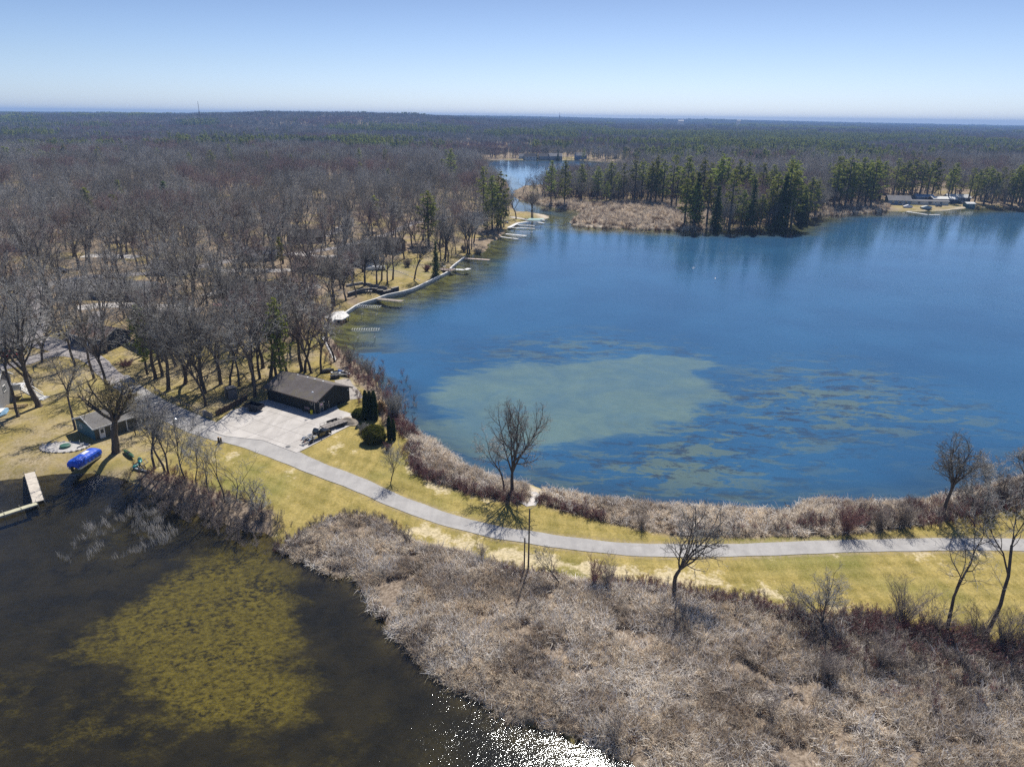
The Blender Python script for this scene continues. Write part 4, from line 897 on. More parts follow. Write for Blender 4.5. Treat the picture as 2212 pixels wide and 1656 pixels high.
for s in (-1, 1):
    quad_panel('side_window', [(.58, s*.925, 1.34), (1.42, s*.925, 1.34), (1.05, s*.79, 1.84), (.68, s*.79, 1.84)], M_glass, cab)
    dd = MB().box(1.1, s*.99, .88, 1.15, .03, .62).build('door', M_bp, tk); MB().box(.68, s*1.015, 1.02, .16, .03, .04).build('handle', M_chr, dd)
    MB().box(1.5, s*1.14, 1.38, .12, .22, .26).build('mirror', M_black, tk); MB().box(3.33, s*.72, .92, .08, .4, .2).build('headlight', M_chr, tk)
    wheel(tk, 2.5, s*.92, .42, .42, .26, M_chr); wheel(tk, -1.75, s*.86, .42, .42, .44, M_chr)
    MB().box(-.45, s*.82, .78, .85, .42, .46).build('toolbox', simple('bright_aluminium', (.62, .64, .66), .3, .8), tk)
    f = MB(); f.loft([[(-1.75+.55*math.cos(a), s*.66, .42+.55*math.sin(a)), (-1.75+.55*math.cos(a), s*1.14, .42+.55*math.sin(a)), (-1.75+.5*math.cos(a), s*1.14, .42+.5*math.sin(a)), (-1.75+.5*math.cos(a), s*.66, .42+.5*math.sin(a))] for a in [R(15+15*i) for i in range(11)]]); f.build('mudguard', simple('grey_fender', (.35, .38, .42), .35, .4), tk)
    MB().bar((.3, s*.38, .78), (-3.0, s*.38, .78), .09, .2).build('frame_rail', M_black, tk); MB().box(-3.05, s*.6, .7, .06, .25, .14).build('tail_light', M_red, tk)
MB().bar((-.1, 0, 1.0), (-2.9, 0, .98), .24, .16).build('hook_arm', M_steel, tk); MB().bar((-.1, 0, 1.0), (-.15, 0, 1.65), .16, .16).build('hook_mast', M_black, tk)
for i in range(4): MB().bar((-.7-.6*i, -.45, .9), (-.7-.6*i, .45, .9), .1, .08).build('crossmember', M_black, tk)
MB().tube((-2.9, -.5, .9), (-2.9, .5, .9), .11).build('roller', M_steel, tk); MB().box(3.42, 0, .6, .14, 2.0, .3).build('bumper', M_black, tk, bevel=.03); MB().box(3.38, 0, .88, .05, .9, .3).build('grille', M_chr, tk)
pl = MB(); pl.loft([[(3.65+.18*math.cos(a), -1.15, .45+.34*math.sin(a)), (3.65+.18*math.cos(a), 1.15, .45+.34*math.sin(a)), (3.7+.18*math.cos(a), 1.15, .45+.34*math.sin(a)), (3.7+.18*math.cos(a), -1.15, .45+.34*math.sin(a))] for a in [R(110+20*i) for i in range(8)]]); pl.build('plough_blade', M_black, tk)
# ---- flat trailer
p0 = GP(*Z2(1400, 645), 1.13); p1 = GP(*Z2(1625, 592), 1.13); ta2 = R(48); tc = (p0+p1)/2; tc = GP(*Z2(1513, 632), 1.13)
tr = thing('flatbed_trailer', 'flat utility trailer with grey plank deck and low side rails on the concrete', 'trailer', (tc[0], tc[1], 1.13), ta2)
M_deck = simple('grey_plank', (.24, .215, .195), .9, var=.25, scale=2, bump=.2); M_yrim = simple('ochre_rim', (.55, .33, .10), .5)
for i in range(9):
    MB().box(0, -.88+.22*i, .66, 5.0, .205, .05).build('plank', M_deck, tr)
for s in (-1, 1):
    MB().bar((-2.55, s*1.02, .6), (2.55, s*1.02, .6), .06, .14).build('side_beam', M_black, tr); MB().bar((-2.5, s*1.02, 1.08), (1.5 if s < 0 else 2.5, s*1.02, 1.08), .045).build('rail', M_black, tr)
    for i in range(6 if s > 0 else 5): MB().bar((-2.5+1.0*i, s*1.02, .66), (-2.5+1.0*i, s*1.02, 1.08), .045).build('post', M_black, tr)
    for q in (.55, 1.45): wheel(tr, q, s*1.14, .36, .36, .2, M_yrim)
    MB().bar((.0, s*1.16, .76), (2.0, s*1.16, .76), .26, .03).build('mudguard', M_black, tr); MB().bar((-2.55, s*.9, .52), (-3.7, 0, .5), .08).build('tongue', M_black, tr)
MB().box(-3.7, 0, .28, .12, .12, .5).build('jack', M_steel, tr); MB().bar((-2.55, -1, .6), (-2.55, 1, .6), .06, .14).build('head_beam', M_black, tr)
rp = MB().box(.3, 1.12, .95, 2.4, .05, .45); rp.build('ramp', M_black, tr)
# ---- tipping container by the barn
p0 = GP(519, 873, 1.05); p1 = GP(566, 888, 1.05); dc = (p0+p1)/2; da = math.atan2(*(p1-p0)[::-1])
du = thing('dump_trailer', 'open dark steel dump container with a hitch beside the barn yard', 'dump trailer', (*GP(546, 885, 1.05), 1.05), da+R(8))
b = MB()
b.box(.6, 0, .78, 3.6, 1.9, .08)
for s in (-1, 1): b.box(.6, s*.92, 1.12, 3.6, .06, .62); b.box(.6, s*.92, 1.45, 3.66, .12, .08)
b.box(-1.17, 0, 1.1, .06, 1.8, .6); b.box(2.37, 0, 1.1, .06, 1.8, .6); b.build('box', simple('navy_steel', (.03, .035, .05), .4, .3), du)
for s in (-1, 1):
    MB().bar((-1.2, s*.75, .6), (-2.8, 0, .5), .1).build('tongue', M_black, du)
    for q in (.4, 1.3): wheel(du, q, s*1.0, .38, .38, .2, M_black)
    for i in range(4): MB().box(-.8+.95*i, s*.97, 1.1, .08, .06, .6).build('rib', M_black, du)
# ---- personal watercraft, trailer and boats behind the barn
x, y, z = at(*Z2(1585, 160)); M_wb = simple('white_hull', (.70, .72, .74), .3)
jt = thing('boat_trailer', 'long thin silver trailer under the parked watercraft behind the barn', 'trailer', (*at(*Z2(1520, 165))[:2], z), R(20))
MB().bar((-3.4, 0, .45), (2, 0, .45), .1).build('beam', M_steel, jt)
for s in (-1, 1): MB().bar((-.5, s*.9, .5), (2, s*.9, .5), .1).build('bunk', M_steel, jt); wheel(jt, .8, s*1.15, .3, .3, .18, M_steel)
MB().bar((.8, -1.15, .35), (.8, 1.15, .35), .08).build('axle', M_steel, jt)
for i, (px, py, an, lb, hm) in enumerate(((1545, 145, 15, 'white and blue watercraft nearer the barn on the trailer', M_wb), (1615, 160, -25, 'white watercraft nearest the lakeside brush, beside the trailer', M_wb))):
    xx, yy, zz = at(*Z2(px, py)); j = thing('personal_watercraft', lb, 'jet ski', (xx, yy, zz+.25), R(an), 'watercraft behind the barn')
    MB().loft([[(-1.5, -.5, .3), (-1.5, .5, .3), (-1.5, .35, .0), (-1.5, -.35, .0)], [(0, -.6, .42), (0, .6, .42), (0, .4, -.02), (0, -.4, -.02)], [(1.0, -.48, .5), (1.0, .48, .5), (1.0, .25, .05), (1.0, -.25, .05)], [(1.6, -.08, .5), (1.6, .08, .5), (1.6, .05, .3), (1.6, -.05, .3)]]).build('hull', hm, j)
    MB().loft([[(-1.1, -.2, .42), (-1.1, .2, .42), (-1.1, .18, .65), (-1.1, -.18, .65)], [(.1, -.2, .45), (.1, .2, .45), (.1, .18, .72), (.1, -.18, .72)]]).build('seat', M_black, j)
    MB().loft([[(.1, -.3, .45), (.1, .3, .45), (.2, .2, .9), (.2, -.2, .9)], [(1.2, -.25, .5), (1.2, .25, .5), (.9, .1, .7), (.9, -.1, .7)]]).build('cowling', simple('blue_cowl', (.04, .12, .35), .3) if i == 0 else M_black, j); MB().bar((.2, -.38, .95), (.2, .38, .95), .05).build('handlebar', M_black, j)
for px, py, an, L, lb in ((1525, 185, 18, 2.2, 'small dark rowing tub beside the watercraft'), (1455, 128, 25, 3.0, 'black covered boat under the trees behind the barn')):
    xx, yy, zz = at(*Z2(px, py)); j = thing('covered_boat', lb, 'boat', (xx, yy, zz), R(an)); MB().loft([[(-L/2, -.5, .1), (-L/2, .5, .1), (-L/2, .55, .6), (-L/2, -.55, .6)], [(0, -.6, .05), (0, .6, .05), (0, .65, .7), (0, -.65, .7)], [(L/2, -.12, .3), (L/2, .12, .3), (L/2, .15, .75), (L/2, -.15, .75)]]).build('hull', M_black, j, bevel=.03); MB().loft([[(-L/2, -.4, .6), (-L/2, .4, .6), (-L/2, .3, .75), (-L/2, -.3, .75)], [(0, -.5, .7), (0, .5, .7), (0, .3, .95), (0, -.3, .95)], [(L/2-.2, -.1, .7), (L/2-.2, .1, .7), (L/2-.2, .05, .8), (L/2-.2, -.05, .8)]]).build('cover', simple('dark_tarp', (.03, .03, .035), .6), j)

# ---- fence, gate posts, stumps, poles
fl = [GP(*p, 1.1) for p in ((335, 845), (372, 864), (408, 881), (441, 896))]; FLn = smooth_line(np.array(fl), 2.4)
fe = thing('rail_fence', 'low grey post and rail fence along the asphalt drive', 'fence', (FLn[0][0], FLn[0][1], 1.05))
for i, p in enumerate(FLn):
    q = p-FLn[0]; MB().box(q[0], q[1], .5, .14, .14, 1.15).build('post', M_wood, fe)
    if i:
        o0 = FLn[i-1]-FLn[0]
        for zz in (.4, .78): MB().bar((o0[0], o0[1], zz), (q[0], q[1], zz+.02), .08, .12).build('rail', M_wood, fe)
x, y, z = at(443, 899); gb = thing('block_pillar', 'short grey block pillar with a pale panel at the end of the rail fence', 'pillar', (x, y, z), R(-35))
for i in range(4): MB().box(0, 0, .18+.3*i, .62, .62, .28).build('block', M_stone, gb)
MB().box(1.5, 0, .75, 2.3, .12, 1.1).build('panel', M_wood, gb); MB().box(0, 0, 1.27, .7, .7, .08).build('cap', M_stone, gb)
hg = thing('brush_fence', 'brown fence panels of close upright brushwood between pillar and dumping container', 'fence', (*at(467, 899)[:2], 1.0), 0)
hp = [GP(*p, 1.1)-GP(467, 899, 1.1) for p in ((467, 899), (490, 888), (515, 874), (535, 863))]
for i in range(3):
    a, c = hp[i], hp[i+1]; bb_ = MB(); n = 14
    for k_ in range(n): u = (k_+.5)/n; bb_.box(a[0]+(c[0]-a[0])*u, a[1]+(c[1]-a[1])*u, .6+.1*math.sin(k_*3.1), .22, .16, 1.25+.2*math.sin(k_*5.3), rz=k_)
    tag(bb_.build('brushwood', simple('brushwood', (.13, .09, .065), .95, var=.3, scale=3, bump=.5), hg), kind='stuff')
x, y, z = at(500, 858); ls = thing('lean_shed', 'small grey timber shed in the trees left of the barn', 'shed', (x, y, z), R(-50)); MB().box(0, 0, 1.1, 2.6, 1.8, 2.2).build('wall', simple('grey_ply', (.17, .16, .155), .85), ls); MB().prof([(-1.5, 2.1), (1.5, 2.5), (1.5, 2.6), (-1.5, 2.2)], -1.1, 1.1).build('roof', M_greyr, ls); MB().box(.3, -.93, 1.0, .9, .05, 1.9).build('door', M_darkwood, ls)
x, y, z = at(475, 957); st = thing('tree_stump', 'pair of sawn tree stumps standing in the lawn below the drive', 'stump', (x, y, z))
MB().lathe([(.42, -.1), (.3, .12), (.2, .5), (.17, 1.25)], (-.16, 0, 0), 9).build('trunk', M_trunk, st); MB().lathe([(.34, -.1), (.25, .12), (.17, .5), (.15, 1.15)], (.25, .05, 0), 9).build('trunk', M_trunk, st)
for xx, zz in ((-.16, 1.255), (.25, 1.155)): MB().lathe([(.15, 0), (.15, .02), (0, .02)], (xx, 0 if xx < 0 else .05, zz), 9).build('cut_face', simple('fresh_cut', (.55, .36, .16), .8), st)
M_pole = simple('pole_wood', (.115, .095, .075), .9, var=.25, scale=1, bump=.2, stretch=(1, 1, .2))
def pole(base, top, label, lamp=False, r=.13, arm=None):
    x, y, z = at(*base); h = tall(base, top); o = thing('utility_pole', label, 'pole', (x, y, z)); MB().tube((0, 0, -.3), (0, 0, h), r, r*.72, 10).build('pole', M_pole, o)
    if arm: MB().tube((0, 0, h-.1), arm(h), .03).build('arm', M_steel, o)
    if lamp:
        MB().tube((0, 0, h-.6), (.5, -.2, h-.3), .035).build('arm', M_steel, o); MB().lathe([(.05, .22), (.2, .14), (.27, 0), (.2, -.12), (.0, -.16)], (.55, -.22, h-.45), 12).build('lamp_head', simple('lamp_head', (.75, .78, .8), .25, .2), o)
    return o
pole((1141, 1240), 1098, 'tall weathered pole with a short slanting arm standing at the reed edge', arm=lambda h: (.9, .2, h+.35)); pole((1132, 1243), 1161, 'shorter bare wooden post beside the tall pole at the reed edge', r=.12)
pole((383, 962), 898, 'pale pole with a white lamp head among the trees by the drive', True, .12)
x, y, z = at(1668, 1160)
# ---- shed beside the asphalt
sa = math.atan2(*((GP(312, 905, 1)-GP(207, 953, 1))[::-1])); s0 = GP(208, 951, 1.05); ex2 = np.array([math.cos(sa), math.sin(sa)]); sa = R(54); ex2 = np.array([math.cos(sa), math.sin(sa)]); ey2 = np.array([-ex2[1], ex2[0]])
SL, SW = 9.4, 7.4; scn = s0+ex2*SL/2+ey2*SW/2
print('shed', s0, scn, GP(169, 925, 1), GP(312, 905, 1))
M_olive = siding('olive_siding', (.10, .095, .065), .25)
shed = house('olive-brown garage with a teal end wall and grey roof left of the asphalt', scn[0], scn[1], 1.05, sa, SL, SW, 2.5, 1.3, M_olive, shingles('ash_shingles', (.12, .115, .11), (.20, .19, .18), .15), [('f', -3.4, 1.1, 1.0, 2.0, 'door', M_white), ('l', 1.6, 1.5, .8, .6), ('f', -1.2, 1.5, 1.2, .9), ('f', 2.6, 1.15, 2.6, 2.2, 'garage', M_olive)], over=.45, cat='garage', name='garage', trim=M_white, base=.4)
MB().box(-SL/2-.045, 0, 1.2, .03, SW-.1, 2.4).build('end_cladding', simple('teal_paint', (.05, .14, .17), .6), shed)
FOOT.append((scn[0], scn[1], 7))
# ---- fire ring
x, y, z = at(138, 966); fp = thing('stone_patio', 'round pale gravel patio on the lawn by the pond', 'patio', (x, y, z+.03)); V = [(4.3*math.cos(a)*(1+.06*math.sin(3*a)), 2.4*math.sin(a)*(1+.05*math.cos(2*a)), 0) for a in [i*2*math.pi/36 for i in range(36)]]
MB().prism([(v[0], v[1]) for v in V], 0, .08).build('gravel_bed', simple('pale_gravel', (.42, .40, .38), .95, var=.25, scale=3, bump=.4), fp)
for i in range(20):
    a = i*2*math.pi/20; MB().box(4.3*math.cos(a)*(1+.06*math.sin(3*a)), 2.4*math.sin(a)*(1+.05*math.cos(2*a)), .12, .5, .3, .2, rz=a+1.57, taper=.8).build('stone', M_stone, fp)
fc = thing('fire_pit', 'low dark green covered fire ring on the pale patio', 'fire pit', (x+.3, y, z+.11)); MB().lathe([(.85, 0), (.9, .1), (.88, .38), (.8, .42), (0, .5)], k=20).build('cover', simple('green_cover', (.04, .12, .09), .5), fc)
gc = thing('garden_chair', 'grey folded garden chair at the edge of the pale patio', 'chair', (x+3.1, y+.6, z+.1), .6)
MB().box(0, 0, .42, .6, .55, .06).build('seat', M_steel, gc); MB().box(-.3, 0, .75, .07, .55, .7).build('backrest', M_steel, gc)
for a in (-.25, .25):
    for c in (-.25, .25): MB().box(a, c, .2, .05, .05, .42).build('leg', M_steel, gc)
# ---- pontoon boat under a blue tarpaulin
x, y, z = at(186, 1003); d = GP(211, 975, 1)-GP(161, 1012, 1); pa = math.atan2(d[1], d[0])+R(-14); d0 = GP(160, 1010, 1); pa = R(82)
pb_ = thing('pontoon_boat', 'pontoon boat wrapped in a bright blue tarpaulin beside the pond', 'boat', (x, y, z+.05), pa, scale=.92)
for s in (-1, 1):
    MB().lathe([(0, -3.3), (.3, -3.0), (.33, -2.6), (.33, 2.5), (.26, 3.0), (.05, 3.45)], (0, s*.95, .62), 12, 'x').build('pontoon', simple('alu', (.55, .57, .58), .35, .7), pb_)
MB().box(0, 0, 1.0, 6.3, 2.5, .12).build('deck', M_steel, pb_)
n1_, n2_ = 25, 15; V = []
for i in range(n1_):
    u = -1+2*i/(n1_-1)
    for j in range(n2_):
        v = -1+2*j/(n2_-1); ex_ = abs(v)**3; xx = u*3.25; yy = v*1.3*(1-.12*max(0, abs(u)-.8)*5); zz = 1.95+.34*(1-abs(v)**1.3)*(1-abs(u)**6)+.02*math.sin(i*1.9)*math.cos(j*.9)
        if abs(v) > .98 or abs(u) > .98: zz = 1.72+.02*math.sin(i*3+j*2)
        V.append((xx, yy, zz))
top = np.array(V).reshape(n1_, n2_, 3); F = [(i*n2_+j, (i+1)*n2_+j, (i+1)*n2_+j+1, i*n2_+j+1) for i in range(n1_-1) for j in range(n2_-1)]
b = MB(); b.add(V, F)
per = [top[i, 0] for i in range(n1_)]+[top[-1, j] for j in range(1, n2_)]+[top[i, -1] for i in range(n1_-2, -1, -1)]+[top[0, j] for j in range(n2_-2, 0, -1)]
lo = [(p[0]*1.02, p[1]*1.03+.03*math.sin(k*1.7), .98+.06*math.sin(k*.9)) for k, p in enumerate(per)]; b.add([tuple(p) for p in per]+lo, [(k, (k+1) % len(per), len(per)+(k+1) % len(per), len(per)+k) for k in range(len(per))])
M_blue = simple('blue_tarp', (.010, .075, .50), .45, var=.18, scale=1.2, spec=.4)
b.build('tarpaulin', M_blue, pb_, smooth=False); MB().box(.5, .1, 2.27, 1.5, .8, .05).build('glint_patch', M_white, pb_)  # white panel painted in as the glint on top of the tarpaulin
MB().box(-3.5, 0, .75, .45, .4, .9).build('outboard', M_black, pb_, bevel=.05)
for q in (-1.6, 1.6): MB().box(q, 0, .16, .25, 2.2, .3).build('cradle', M_darkwood, pb_)
# ---- canoes and kayaks on the bank
for px, py, an, L, col, lb, zz0, w_ in ((279, 984, -42, 4.6, (.035, .085, .04), 'dark green canoe upside down on the bank by the big willow', .35, .42), (303, 1000, -60, 2.6, (.02, .20, .19), 'teal kayak tilted against the canoe rack', .5, .38), (296, 1008, -95, 2.2, (.02, .17, .17), 'short teal kayak standing at the end of the canoe rack', .3, .4), (304, 1016, -22, 4.4, (.30, .33, .36), 'long grey paddle board lying at the water edge', .12, .25)):
    x, y, z = at(px, py); k_ = thing('canoe' if L > 4.5 else 'kayak' if L < 4 else 'paddle_board', lb, 'canoe' if L > 4.5 else 'kayak' if L < 4 else 'paddle board', (x, y, z+zz0), R(an))
    mm = simple('hull_'+lb[:8].replace(' ', '_'), col, .35, var=.15, scale=2)
    MB().loft([[(L*u, w_*wd*math.cos(a), (.28 if L != 4.4 else .08)*wd*math.sin(a)+.1) for a in [i*math.pi/5 for i in range(10)]] for u, wd in ((-.5, .08), (-.42, .5), (-.25, .9), (0, 1), (.25, .9), (.42, .5), (.5, .08))]).build('hull', mm, k_, smooth=True)
    MB().box(0, 0, .38 if L != 4.4 else .2, .8, .45, .04).build('hatch', M_black, k_)
x, y, z = at(309, 1006); rk = thing('canoe_rack', 'low wooden rack holding the kayaks by the brush', 'rack', (x, y, z), R(-50))
for i in range(4): MB().bar((-.9, -.8+.5*i, .35+.15*i), (.9, -.8+.5*i, .35+.15*i), .1).build('crossbar', M_wood, rk)
for s in (-1, 1): MB().bar((s*.8, -.9, 0), (s*.8, .8, .9), .1).build('leg', M_wood, rk)

# ---- docks
def dock(label, pts, w, z=.55, sect=2.4, mat=None, name='dock', posts=True, group=None, rail=False):
    P = [GP(*p, z) for p in pts]; o = thing(name, label, 'dock', (P[0][0], P[0][1], 0), 0, group); mat = mat or M_woodl
    for a, c in zip(P, P[1:]):
        d = c-a; L = np.hypot(*d); an = math.atan2(d[1], d[0]); u = d/L; nv = np.array([-u[1], u[0]]); n = max(1, round(L/sect)); 
        for i in range(n):
            m_ = a+u*(L*(i+.5)/n)-P[0]; sec = MB().box(m_[0], m_[1], z+.02, L/n-.05, w, .10, rz=an, ).build('deck_section', mat, o)
        if posts:
            for i in range(n+1):
                for s in (-1, 1): q = a+u*(L*i/n)+nv*s*(w/2+.06)-P[0]; MB().tube((q[0], q[1], -1.2), (q[0], q[1], z+.45), .04, k=6).build('post', M_steel, o)
        fr = MB()
        for s in (-1, 1): q0 = a+nv*s*(w/2-.02)-P[0]; q1 = c+nv*s*(w/2-.02)-P[0]; fr.bar((q0[0], q0[1], z-.09), (q1[0], q1[1], z-.09), .05, .14)
        fr.build('frame', M_steel, o)
    return o
dock('L-shaped grey dock reaching into the dark pond from the lawn', [(64, 1021), (83, 1083)], 1.5, .5, 2.6, M_woodl); dock('narrow arm of the pond dock running out of the picture at the left', [(80, 1087), (-30, 1122)], 1.0, .45, 2.6, simple('yellowish_deck', (.45, .43, .30), .8))
D3 = lambda x, y: (663.6+x*.2003, 405.5+y*.2003)      # measured in an enlarged detail
dock('long wooden dock nearest the pale platform, running out from the sea wall', [D3(740, 1195), D3(1030, 1222)], 2.3, .7, 2.4, M_wood)
dock('short white dock joined to the deck by the dark conical spruce', [D3(1570, 880), D3(1700, 885), D3(1750, 870)], 2.0, .5, 2.4, M_white if False else simple('white_dock', (.62, .62, .60), .6))
dock('thin pinkish dock beyond the spruce with a square end', [D3(1705, 762), D3(1880, 772), D3(1968, 778)], 1.5, .5, 2.6, simple('pink_dock', (.55, .43, .36), .7))
E = lambda x, y: (1032.3+x*.1, 412.9+y*.1)             # enlarged detail of the far docks
wd = simple('white_dock', (.62, .62, .60), .6)
for a, c, lb, w_ in (((480, 985), (870, 1035), 'nearest of the far docks off the grassy point', 1.4), ((600, 925), (1045, 965), 'second of the far docks, with a wide pale end', 2.0), ((690, 785), (1235, 808), 'long white dock leaving the bulkhead corner of the grassy point', 1.5), ((860, 730), (1230, 748), 'white dock between the long dock and the green boat canopies', 1.4), ((1300, 672), (1420, 690), 'outermost pale dock beyond the green boat canopies', 2.2), ((1380, 620), (1440, 632), 'small white float at the tip of the grassy point', 1.6)):
    dock(lb, [E(*a), E(*c)], w_, .5, 3.0, wd, group='white docks of the grassy point')
dock('pale bulkhead walk along the edge of the grassy point', [E(660, 790), E(860, 690), E(1080, 655)], 2.0, .75, 3.0, wd, posts=False, name='bulkhead_walk')
dock('white dock on the sandy shore below the far beach cottages', [(1958+0, 457), (2005, 464), (2030, 464)], 2.0, .5, 3.0, wd)
def lift(label, px, py, L, W, H, an, ribs=12, cover=None, group='boat lifts'):
    p = GP(px, py, H); o = thing('boat_lift', label, 'boat lift', (p[0], p[1], 0), R(an), group)
    for sx in (-1, 1):
        for sy in (-1, 1): MB().tube((sx*L*.32, sy*W*.42, -1.2), (sx*L*.32, sy*W*.42, H), .05, k=6).build('post', M_steel, o)
    for s in (-1, 1): MB().bar((-L/2, s*W/2, H), (L/2, s*W/2, H), .07).build('side_rail', M_white, o)
    if cover: MB().loft([[(-L/2, W/2*math.cos(a)*1.05, H+.05+.45*math.sin(a)) for a in [i*math.pi/8 for i in range(9)]], [(L/2, W/2*math.cos(a)*1.05, H+.05+.45*math.sin(a)) for a in [i*math.pi/8 for i in range(9)]]]).build('canopy', cover, o)
    else:
        for i in range(ribs):
            xx = -L/2+L*i/(ribs-1); r_ = MB(); pr = [(xx, W/2*math.cos(a), H+.4*math.sin(a)) for a in [j*math.pi/6 for j in range(7)]]
            for a, c in zip(pr, pr[1:]): r_.bar(a, c, .06)
            r_.build('rib', M_white, o)
    for s in (-1, 1): MB().bar((-L*.32, s*W*.42, .35), (L*.32, s*W*.42, .35), .09).build('bunk', M_steel, o)
    for s in (-1, 1): MB().bar((s*L*.32, -W*.42, .3), (s*L*.32, W*.42, .3), .09).build('crossbeam', M_steel, o)
lift('bare white canopy frame with curved ribs close to the sea wall', *D3(668, 1283), 7.2, 2.6, 2.6, -6); lift('bare white canopy frame standing in the open water below the sea wall', *D3(632, 1532), 7.4, 2.4, 2.4, 4)
lift('boat lift under a pale green-edged canopy at the grassy point', *E(1260, 608), 9, 3.2, 2.8, -4, cover=simple('teal_canopy', (.08, .26, .25), .5)); lift('boat lift under the darker teal canopy at the grassy point', *E(1205, 634), 8, 3.0, 2.4, -4, cover=simple('dark_teal_canopy', (.02, .17, .18), .5))
lift('open rib-framed lift just below the teal canopies', *E(1180, 665), 7, 3, 2.0, -4); lift('low bare lift between the far docks', *E(840, 985), 7, 2.6, 1.6, -6); lift('bare lift beyond the second far dock', *E(1050, 882), 6.5, 2.6, 1.6, -4)
# ---- sea wall, pale platform, terrace walls
def wallrun(name, label, cat, pts, z0, z1, w, mat, step=2.4, cap=None, capw=0, zf=None):
    P = smooth_line(np.array([GP(*p, (z1 if zf is None else z1)) for p in pts]), step); o = thing(name, label, cat, (P[0][0], P[0][1], 0))
    for i, (a, c) in enumerate(zip(P, P[1:])):
        a_, c_ = a-P[0], c-P[0]; dz = 0 if zf is None else hz(*((a+c)/2))
        MB().bar((a_[0], a_[1], (z0+z1)/2+dz), (c_[0], c_[1], (z0+z1)/2+dz), w, z1-z0).build('wall_section', mat, o)
        if cap: MB().bar((a_[0], a_[1], z1+.05+dz), (c_[0], c_[1], z1+.05+dz), w+capw, .1).build('cap', cap, o)
    return o
M_sea = simple('seawall_sheet', (.34, .36, .38), .7, var=.2); M_cap = simple('seawall_cap', (.58, .58, .57), .7, var=.12)
wallrun('sea_wall', 'curving pale capped sea wall along the lake below the white house', 'sea wall', [(716, 694), (750, 672), (776, 656), (812, 645), (836, 636), (888, 624), (942, 599), (968, 586), (977, 575), (1003, 555)], -1.0, .9, .35, M_sea, 3.0, M_cap, .25)
wallrun('sea_wall', 'short pale sea wall running down to the brush behind the barn', 'sea wall', [(697, 727), (706, 742), (716, 762), (724, 778)], -1.0, .95, .35, M_sea, 3.0, M_cap, .4)
wallrun('terrace_wall', 'dark block retaining wall with a pale top below the sloping garden', 'wall', [D3(440, 1175), D3(560, 1140), D3(700, 1115), D3(820, 1120), D3(985, 1080)], -.4, 1.3, .5, simple('dark_block', (.07, .06, .055), .9, var=.3, bump=.4), 3.0, simple('stone_cap', (.34, .31, .27), .9), .3, zf=1)
wallrun('terrace_wall', 'upper pale stone wall curving round the shrub bed', 'wall', [D3(430, 1110), D3(600, 1075), D3(760, 1095), D3(860, 1105)], -.3, .7, .5, M_stone, 3.0, simple('stone_cap', (.34, .31, .27), .9), .3, zf=1)
pt = thing('lake_platform', 'wide pale concrete platform jutting over the water at the bend of the shore', 'platform', (*GP(727, 680, .95), 0)); pc = GP(727, 680, .95); PP = [GP(*p, .95)-pc for p in ((702, 674), (742, 671), (755, 681), (740, 690), (720, 690), (697, 685))]
MB().prism(PP, .7, .95).build('slab', simple('white_slab', (.60, .59, .57), .8, var=.12), pt)
for p in PP: MB().tube((p[0]*.9, p[1]*.9, -1.2), (p[0]*.9, p[1]*.9, .7), .12, k=8).build('pile', M_wood, pt)
dk = thing('lakeside_deck', 'brown railed deck at the foot of the dark conical spruce', 'deck', (*GP(*D3(1500, 880), 1.2), 0), R(-25))
for i in range(10): MB().box(-3+.66*i, 0, 1.2, .62, 4.2, .08).build('plank', simple('brown_deck', (.20, .15, .13), .8), dk)
for sx in (-3.2, 0, 3.2):
    for sy in (-2, 2): MB().box(sx, sy, .6, .14, .14, 3.2).build('post', M_darkwood, dk)
for s in (-2, 2): MB().bar((-3.2, s, 2.15), (3.2, s, 2.15), .08, .1).build('rail', M_darkwood, dk)
MB().bar((-3.2, -2, 2.15), (-3.2, 2, 2.15), .08, .1).build('rail', M_darkwood, dk)
for k_, (px, py) in enumerate(((1480, 855), (1520, 890))): x, y, _ = (*GP(*D3(px, py), 1.3), 0); c_ = thing('deck_chair', ('white lounge chair on the brown lakeside deck', 'dark lounge chair nearer the rail of the brown lakeside deck')[k_], 'chair', (x, y, 1.24), R(20)); MB().box(0, 0, .35, 1.3, .6, .08).build('seat', (M_white, M_black)[k_], c_); MB().bar((-.6, 0, .35), (-1.0, 0, .95), .6, .07).build('backrest', (M_white, M_black)[k_], c_)
# stepping stones up the garden
x, y, z = at(*D3(1040, 940)); ss_ = thing('stepping_stones', 'curved row of flat stepping stones crossing the garden slope', 'stepping stones', (x, y, z))
for i in range(14):
    u = i/13; px, py = D3(880+330*u, 880+120*u**1.3); a, c, d_ = at(px, py); MB().box(a-x, c-y, d_-z+.06, 1.0, .55, .1, rz=.3+u).build('stone', M_stone, ss_)

